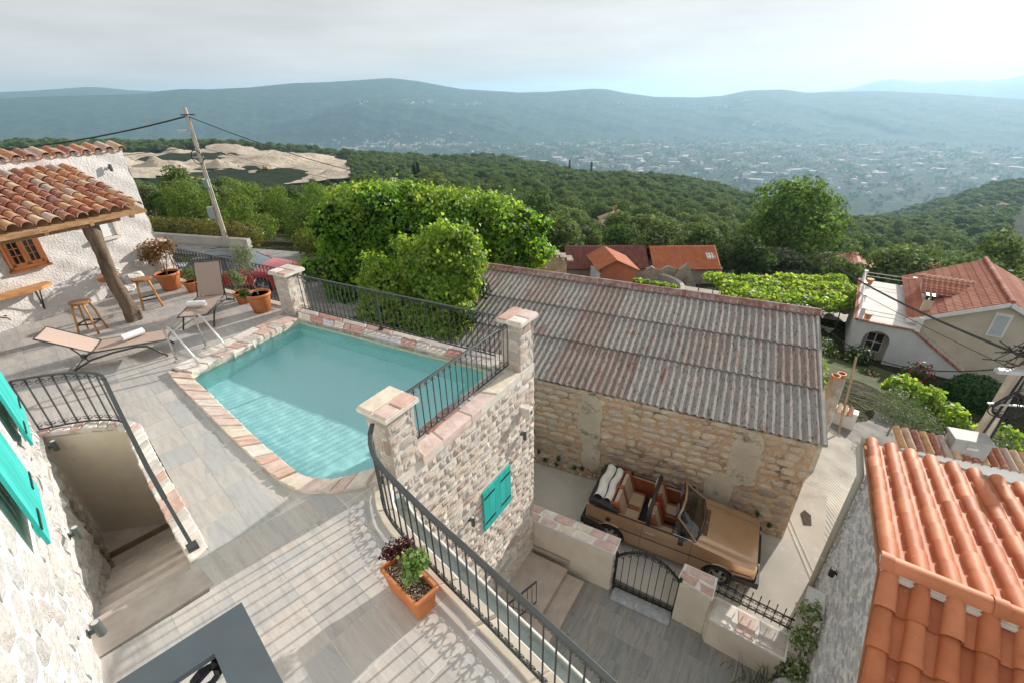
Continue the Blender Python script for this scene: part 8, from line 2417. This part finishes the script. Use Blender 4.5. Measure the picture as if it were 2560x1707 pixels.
def gn_instances(name, pts, sc_, cols_, label):
    me_ = bpy.data.meshes.new(name)
    me_.vertices.add(len(pts)); me_.vertices.foreach_set('co', np.asarray(pts, np.float32).ravel())
    at = me_.attributes.new('tree_size', 'FLOAT', 'POINT'); at.data.foreach_set('value', np.asarray(sc_, np.float32))
    at = me_.attributes.new('turn', 'FLOAT', 'POINT'); at.data.foreach_set('value', g_.uniform(0, 6.28, len(pts)).astype(np.float32))
    o = link(name, me_)
    setp(o, label, 'wood', kind='stuff')
    col = bpy.data.collections.new(name + '_kinds')
    for cm in cols_:
        ob = bpy.data.objects.new('kind', cm[0]); col.objects.link(ob)
    ng = bpy.data.node_groups.new(name, 'GeometryNodeTree')
    ng.interface.new_socket('Geometry', in_out='INPUT', socket_type='NodeSocketGeometry'); ng.interface.new_socket('Geometry', in_out='OUTPUT', socket_type='NodeSocketGeometry')
    gi, go = ng.nodes.new('NodeGroupInput'), ng.nodes.new('NodeGroupOutput')
    ip = ng.nodes.new('GeometryNodeInstanceOnPoints'); ci = ng.nodes.new('GeometryNodeCollectionInfo')
    ci.inputs['Collection'].default_value = col; ci.inputs['Separate Children'].default_value = True; ci.inputs['Reset Children'].default_value = True
    ip.inputs['Pick Instance'].default_value = True
    a1_ = ng.nodes.new('GeometryNodeInputNamedAttribute'); a1_.data_type = 'FLOAT'; a1_.inputs['Name'].default_value = 'tree_size'
    a2_ = ng.nodes.new('GeometryNodeInputNamedAttribute'); a2_.data_type = 'FLOAT'; a2_.inputs['Name'].default_value = 'turn'
    cx_ = ng.nodes.new('ShaderNodeCombineXYZ')
    sv_ = ng.nodes.new('ShaderNodeVectorMath'); sv_.operation = 'MULTIPLY'; sv_.inputs[1].default_value = (1, 1, .72)
    l = ng.links.new
    l(gi.outputs[0], ip.inputs['Points']); l(ci.outputs[0], ip.inputs['Instance']); l(a1_.outputs['Attribute'], sv_.inputs[0]); l(sv_.outputs[0], ip.inputs['Scale'])
    l(a2_.outputs['Attribute'], cx_.inputs['Z']); l(cx_.outputs[0], ip.inputs['Rotation']); l(ip.outputs[0], go.inputs[0])
    md = o.modifiers.new('trees', 'NODES'); md.node_group = ng
    return o
rest = order[290:]
rest = rest[inview[rest] | (cr_[rest] < 200)]
near_r = rest[cr_[rest] < 330]; far_r = rest[cr_[rest] >= 330]
gn_instances('woodland', np.column_stack([cand[near_r], czs[near_r] - .3]), g_.uniform(.9, 1.55, len(near_r)) * np.where(ca_[near_r] < -17, .62, 1.), FT, 'unbroken green woodland covering the slopes below the village')
gn_instances('far_woodland', np.column_stack([cand[far_r], czs[far_r] - .4]), g_.uniform(.9, 1.7, len(far_r)) * np.clip(cr_[far_r] / 500, 1, 1.7), LT, 'far woodland on the brow above the valley')
print('trees', len(cand), len(near_r), len(far_r))

# ------------------------------------------------------------------ quarry
QM = surf('quarry_gravel', [(.40, .33, .25), (.52, .44, .34)], .95, .035, bs=1., bd=4., bscale=.12, spots=[((.30, .19, .12), .03, .56, .10, .8), ((.06, .09, .035), .022, .60, .03, .9)])
qa = np.linspace(-43, -18, 90); qr = np.linspace(345, 640, 46)
A2, R2 = np.meshgrid(np.radians(qa), qr)
QX, QY = np.sin(A2) * R2, np.cos(A2) * R2
QZ = ground_z(QX, QY) + 1.2 + 3.5 * np.sin(QX * .03 + 1) * np.cos(QY * .027) + 5 * np.maximum(0, fbm(QX, QY, 110, 3) - .5)
inside = np.ones_like(QX, bool)
aa = np.degrees(A2)
top_r = 640 - 120 * smooth((aa + 30) / 12); bot_r = 345 + 60 * smooth((-aa - 30) / 8)
ed = fbm(QX, QY, 90, 3) * 18
inside = (R2 < top_r + ed) & (R2 > bot_r + ed)
ids = np.arange(QX.size).reshape(QX.shape)
ff = []
for j in range(QX.shape[0] - 1):
    for i in range(QX.shape[1] - 1):
        if inside[j, i] and inside[j + 1, i] and inside[j, i + 1] and inside[j + 1, i + 1]: ff.append((ids[j, i], ids[j + 1, i], ids[j + 1, i + 1], ids[j, i + 1])[::-1])
mb = MB(); mb.add(np.stack([QX, QY, QZ], -1).reshape(-1, 3), ff); setp(mb.build('quarry_ground', QM, smooth=True), kind='structure')
for k, (a, r_, s_, lab) in enumerate(((-35.5, 470, 16, 'pointed heap of pale spoil at the left of the quarry'), (-39.5, 520, 20, 'pale spoil heap above the roughcast roof'), (-30.5, 450, 9, 'brown earth heap in the middle of the quarry'))):
    x, y = math.sin(R(a)) * r_, math.cos(R(a)) * r_; z = gz(x, y)
    mb = MB(); mb.grid(lambda u, v: (x + (u - .5) * s_ * 3.2, y + (v - .5) * s_ * 2.4, z + s_ * .62 * max(0, 1 - 2 * math.hypot(u - .5, v - .5)) ** .8 * (1 + .15 * math.sin(u * 19 + v * 11)) + .8), 14, 14); setp(mb.build('spoil_heap', QM), lab, 'spoil heap')
ex = thing('excavator', (math.sin(R(-26.5)) * 420, math.cos(R(-26.5)) * 420, gz(math.sin(R(-26.5)) * 420, math.cos(R(-26.5)) * 420) + 1), 'tiny yellow excavator on the quarry floor', 'excavator')
EXY = plain('digger_yellow', (.5, .26, .02), .5); e0 = np.array(origin(ex))
MB().box(e0 + V(0, 0, 1.6), (3, 2.6, 1.4), .5).box(e0 + V(-.6, .3, 2.8), (1.2, 1.2, 1.2), .5).build('cab', EXY, ex); MB().box(e0 + V(0, 0, .6), (3.8, 2.8, 1.0), .5).build('tracks', RUB, ex); MB().tube([e0 + V(1, 0, 2), e0 + V(3, .4, 4), e0 + V(5, .8, 1.5)], .25, 5).build('boom', EXY, ex)
ms_ = thing('lattice_mast', (-637, 900, gz(-637, 900)), 'distant red and white lattice mast above the quarry', 'mast')
zb_ = gz(-637, 900); MST = plain('mast_grey', (.5, .42, .40), .6)
for dx, dy in ((-1.4, -1.4), (1.4, -1.4), (1.4, 1.4), (-1.4, 1.4)): MB().tube([(-637 + dx * 1.6, 900 + dy * 1.6, zb_ - 2), (-637 + dx * .35, 900 + dy * .35, -21)], .28, 4).build('leg', MST, ms_)
for k in range(9):
    z = zb_ + 3 + k * (-21 - zb_ - 4) / 9; f_ = 1.6 - 1.25 * (k / 9); MB().beam((-637 - 1.4 * f_, 900 - 1.4 * f_, z), (-637 + 1.4 * f_, 900 + 1.4 * f_, z + 3), .25, .25).build('brace', MST, ms_)

# ------------------------------------------------------------------ single houses and the church in the wood
def gable_house(name, label, x, y, L_, W_, H_, rz, wallm, roofm, pitch=.42, cat='house', extra=0, zoff=0.):
    z = gz(x, y) + zoff
    t = thing(name, (x, y, z), label, cat)
    u, n = ad(rz), ad(rz + 90); c0 = V(x, y, z)
    mb_ = MB(); hr2 = W_ / 2 * pitch
    fr2 = [c0 - u * L_ / 2 + n * a + V(0, 0, h) for a, h in ((-W_ / 2, -3), (W_ / 2, -3), (W_ / 2, H_), (0, H_ + hr2), (-W_ / 2, H_))]; bk2 = [p + u * L_ for p in fr2]
    mb_.add(fr2 + bk2, [(4, 3, 2, 1, 0), (5, 6, 7, 8, 9), (0, 1, 6, 5), (1, 2, 7, 6), (4, 0, 5, 9)]); mb_.build('wall', wallm, t)
    for s_ in (1, -1): tiled_plane(t, c0 - u * (L_ / 2 + .4) + V(0, 0, H_ + hr2 + .1), u, n * s_ * (W_ / 2 + .5) - V(0, 0, pitch * (W_ / 2 + .5)), L_ + .8, math.hypot(1, pitch) * (W_ / 2 + .5), roofm, int(L_ * 2), 8, 'roof')
    for k in range(3):
        for s_ in (1, -1): MB().obox(c0 + u * (-L_ * .33 + k * L_ * .33 - .45) + n * s_ * (W_ / 2 + (.01 if s_ > 0 else .05)) + V(0, 0, H_ * .42), u * .9, n * .04, V(0, 0, 1.2)).build('window', DARKW, t)
    return t
PINK = surf('pink_roof_tiles', [(.42, .25, .18), (.52, .33, .25)], .8, .8, bs=.3)
PINKW = surf('pinkish_wall', [(.46, .33, .27), (.54, .40, .33)], .9, 1.)
ph = thing('pink_house', (27.2, 121, -29.5), 'house with pale pink hipped roof standing alone in the wood', 'house')
z0h = -27.2
def hip(parent, x0, x1, y0, y1, z, hgt, mat, inset):
    c = [V(x0, y0, z), V(x1, y0, z), V(x1, y1, z), V(x0, y1, z)]; ym = (y0 + y1) / 2
    r0_, r1_ = V(x0 + inset, ym, z + hgt), V(x1 - inset, ym, z + hgt)
    mb_ = MB(); mb_.add(c + [r0_, r1_], [(0, 1, 5, 4), (1, 2, 5), (2, 3, 4, 5), (3, 0, 4)]); o = mb_.build('roof', mat, parent)
    for a, b in ((c[0], r0_), (c[1], r1_), (r0_, r1_)): MB().tube([a, b], .12, 5).build('hip_tiles', WHITE, o)
hip(ph, 23.6, 31.8, 116.5, 125, -24.9, 2.5, PINK, 3.6); hip(ph, 22.0, 27, 115.2, 121, -25.3, 1.3, PINK, 2.2)
MB().prism([(24, 117), (31.4, 117), (31.4, 124.5), (24, 124.5)], -33, -24.95).build('wall', PINKW, ph); MB().prism([(22.4, 115.6), (26.6, 115.6), (26.6, 120), (22.4, 120)], -33, -25.35).build('wall', PINKW, ph)
MB().box((27.4, 120.6, -21.9), (.6, .6, 1.3)).build('chimney', ORNG, ph)
for x in (24.5, 28.3, 30): MB().box((x, 115.58 if x < 26 else 116.98, -26.6), (.9, .06, 1.1)).build('window', DARKW, ph)
chx = gable_house('church', 'small white church with red roof among the trees', -55.6, 243, 9, 5.6, 5.0, 60, PALE, ORNG, .55, 'church', zoff=-2.)
e0 = V(-57.3, 240.2, gz(-55.6, 243) + 4.2); MB().box(e0 + V(0, 0, 1.0), (2.4, 1.0, 2.4), R(-30)).build('bell_wall', PALE, chx)
for s_ in (-.9, .9): MB().box(e0 + V(s_ * .87, -s_ * .5, 3.2), (.5, .8, 2.2), R(-30)).build('bell_pier', PALE, chx)
MB().box(e0 + V(0, 0, 4.5), (2.6, .9, .5), R(-30)).build('bell_arch', PALE, chx)
gable_house('chapel_annex', 'low annex with faded roof right of the church', -49.5, 240, 6, 4.4, 2.6, 20, PALE, PINK, .4, zoff=-1.5)
CYP = treemat('cypress_green', [(.012, .03, .014), (.02, .04, .018)], .1)
def cypress_mesh(seed):
    g2_ = np.random.default_rng(seed); P, Nr = blob_points([(0, 0, 2 + k * 1.25, .95 - .07 * abs(k - 2), .95 - .07 * abs(k - 2), 1.3) for k in range(8)], 2600, g2_, .75, inner=.1)
    v_, k = leaves(P, Nr, .32, 'leaf', g2_, -1.); return fast_mesh('crown', v_, k, CYP), MB().tube([(0, 0, -1), (0, 0, 3)], .15, 5).mesh('trunk', BARK)
cyp = cypress_mesh(7)
for (x, y, s_, lab) in ((-47.6, 245, 1.25, 'left one of the two cypresses by the church'), (-45.8, 246, 1.3, 'right one of the two cypresses by the church'), (70, 560, 1.5, 'lone cypress on the far brow at left'), (96, 565, 1.7, 'slender cypress on the far brow at right')): tree('cypress', lab, cyp, (x, y, gz(x, y) - .5), 0, s_)
gable_house('hillside_house', 'white house with red gable high on the right-hand slope', 520, 520, 14, 10, 6, 30, PALE, PINK, zoff=3)
gable_house('hillside_house', 'small pale house below the white gabled one on the right slope', 500, 470, 9, 8, 5, 80, PALE, PINK, zoff=3)
gable_house('hillside_house', 'orange roofed hut in the trees left of the flat grey roof', 80, 118, 6, 5, 3.2, 10, PINKW, ORNG, zoff=2)
gable_house('hillside_house', 'long red roofed house behind the cream house terrace', 44.5, 47, 8, 6, 3.0, -12, CREAMW, ROOFT, .4, zoff=1.0)
gable_house('hillside_house', 'small red roofed barn left of the long red roofed house', 37.2, 47.5, 4, 4, 2.6, 60, OLDS, ROOFT, .5, zoff=.6)
gable_house('hillside_house', 'red roof just showing above the great vine', -13.5, 120, 8, 6, 4, 10, PALE, ORNG, zoff=1.5)
gable_house('hillside_house', 'pale villa with terrace roof on the far right ridge', 760, 640, 20, 11, 7, 10, PALE, PINK, zoff=4)
fr_h = thing('flat_roofed_building', (76, 86, gz(76, 86)), 'flat grey concrete roof among trees on the right slope', 'building')
MB().box((76, 87, gz(76, 87) + 2.6), (9, 6, 3.4), .3).build('walls', PALE, fr_h); MB().box((76, 87, gz(76, 87) + 4.45), (10, 7, .3), .3).build('roof_slab', CONC, fr_h)

# ------------------------------------------------------------------ the town on the valley floor
WALLS = [plain('town_wall_%s' % n, c_, .9) for n, c_ in (('white', (.50, .48, .45)), ('cream', (.42, .37, .31)), ('grey', (.35, .35, .35)))]
ROOFS = [plain('town_roof_%s' % n, c_, .9) for n, c_ in (('red', (.36, .15, .10)), ('pale', (.42, .38, .35)), ('brown', (.30, .18, .14)))]
def house_mesh(L_, W_, H_, gable, wm, rm):
    mb_ = MB(); mb_.box((0, 0, H_ / 2 - 1), (L_, W_, H_ + 2)); nf = len(mb_.f)
    if gable: mb_.add([(-L_ / 2 - .5, -W_ / 2 - .5, H_), (L_ / 2 + .5, -W_ / 2 - .5, H_), (L_ / 2 + .5, W_ / 2 + .5, H_), (-L_ / 2 - .5, W_ / 2 + .5, H_), (-L_ / 2 - .5, 0, H_ + W_ * .25), (L_ / 2 + .5, 0, H_ + W_ * .25)], [(0, 1, 5, 4), (2, 3, 4, 5), (1, 2, 5), (3, 0, 4)])
    else: mb_.box((0, 0, H_ + .3), (L_ + .6, W_ + .6, .6))
    me_ = mb_.mesh('house', wm); me_.materials.append(rm)
    me_.polygons.foreach_set('material_index', [0] * nf + [1] * (len(me_.polygons) - nf))
    return me_
HM = [house_mesh(12, 9, 7, True, WALLS[0], ROOFS[0]), house_mesh(14, 10, 9, True, WALLS[1], ROOFS[2]), house_mesh(11, 10, 6, True, WALLS[0], ROOFS[1]), house_mesh(18, 12, 13, False, WALLS[0], ROOFS[1]), house_mesh(42, 20, 8, False, WALLS[2], ROOFS[1]), house_mesh(30, 16, 9, True, WALLS[0], ROOFS[1]), house_mesh(10, 8, 6, True, WALLS[1], ROOFS[0])]
HN = ['white house with red roof', 'cream house with brown roof', 'white house with pale roof', 'white block of flats', 'long grey warehouse', 'large white hall with pale roof', 'small cream house with red roof']
g_ = np.random.default_rng(33)
cents = [(-20, 4150, 5, 180), (-14, 4200, 6, 180), (-8, 4150, 6, 170), (2, 3700, 7, 320), (8, 3100, 6, 380), (13, 2900, 6, 420), (18, 3000, 7, 480), (24, 3000, 7, 560), (30, 3100, 8, 620), (36, 3000, 8, 650), (42, 2900, 8, 600), (27, 3900, 9, 320), (38, 4000, 9, 350), (12, 4000, 8, 280), (44, 3600, 6, 400)]
pts_h = []
while len(pts_h) < 1150:
    c_ = cents[g_.integers(len(cents))]
    a = g_.normal(c_[0], c_[2] * .5); r_ = g_.normal(c_[1], c_[3] * .75)
    if r_ < 2150 or r_ > 4450 or abs(a) > 49: continue
    # strings of houses along lanes
    if math.sin(a * 2.1 + r_ * .011) + math.sin(r_ * .019 - a) < -.2: continue
    pts_h.append((a, r_))
for (a0, r0_, n0, sa_, sr_) in ((-9.5, 5350, 16, 1.6, 60), (-4.5, 5500, 10, 1.2, 50), (12.5, 5600, 14, 2.2, 60), (19, 5650, 14, 2.5, 60), (23, 5500, 10, 1.2, 60), (28, 4800, 14, 1.5, 80), (33, 4650, 14, 2, 80), (-16, 4900, 4, .6, 40)):
    for _ in range(n0): pts_h.append((g_.normal(a0, sa_), g_.normal(r0_, sr_)))
pa = np.array(pts_h); hx_, hy_ = np.sin(np.radians(pa[:, 0])) * pa[:, 1], np.cos(np.radians(pa[:, 0])) * pa[:, 1]
hz2 = ground_z(hx_, hy_)
od = np.argsort(pa[:, 1])
kinds_ = g_.choice(7, len(pa), p=[.2, .12, .2, .1, .08, .1, .2])
rest_v, rest_f, rest_m = [], [], []
for c_, q in enumerate(od):
    k = int(kinds_[q]); s_ = float(g_.uniform(.85, 1.5)); rz = float(g_.uniform(0, 3.14))
    if c_ < 280:
        o = link('town_house', HM[k]); o.location = (hx_[q], hy_[q], hz2[q]); o.rotation_euler = (0, 0, rz); o.scale = (s_,) * 3
        setp(o, HN[k] + (' in the left part of the valley town' if pa[q, 0] < 5 else ' in the middle of the valley town' if pa[q, 0] < 24 else ' in the right part of the valley town'), 'house', 'houses of the valley town')
    else:
        v_ = np.array([v.co[:] for v in HM[k].vertices]) * s_; cs2_, sn2_ = math.cos(rz), math.sin(rz)
        v_ = np.stack([v_[:, 0] * cs2_ - v_[:, 1] * sn2_ + hx_[q], v_[:, 0] * sn2_ + v_[:, 1] * cs2_ + hy_[q], v_[:, 2] + hz2[q]], 1)
        o0 = len(rest_v); rest_v.extend(v_.tolist())
        for p in HM[k].polygons:
            rest_f.append(tuple(i + o0 for i in p.vertices)); rest_m.append((k % 3) if p.material_index == 0 else 3 + (k % 3))
me_ = bpy.data.meshes.new('far_town'); me_.from_pydata(rest_v, [], rest_f)
for m in WALLS + ROOFS: me_.materials.append(m)
me_.polygons.foreach_set('material_index', rest_m)
setp(link('far_town', me_), 'scattered pale houses of the far side of the town', 'town', kind='stuff')
# trees between the houses
tp = []
while len(tp) < 9000:
    a = g_.uniform(-48, 49); r_ = math.sqrt(g_.uniform(1500 ** 2, 4450 ** 2))
    if math.sin(a * 1.7 + r_ * .006) + math.sin(r_ * .013 - a * 2.3) + g_.normal(0, .6) < .2: continue
    tp.append((math.sin(R(a)) * r_, math.cos(R(a)) * r_))
tp = np.array(tp)
gn_instances('valley_trees', np.column_stack([tp, ground_z(tp[:, 0], tp[:, 1]) - .5]), g_.uniform(1.2, 3.0, len(tp)), LT, 'trees and hedges between the houses of the valley')
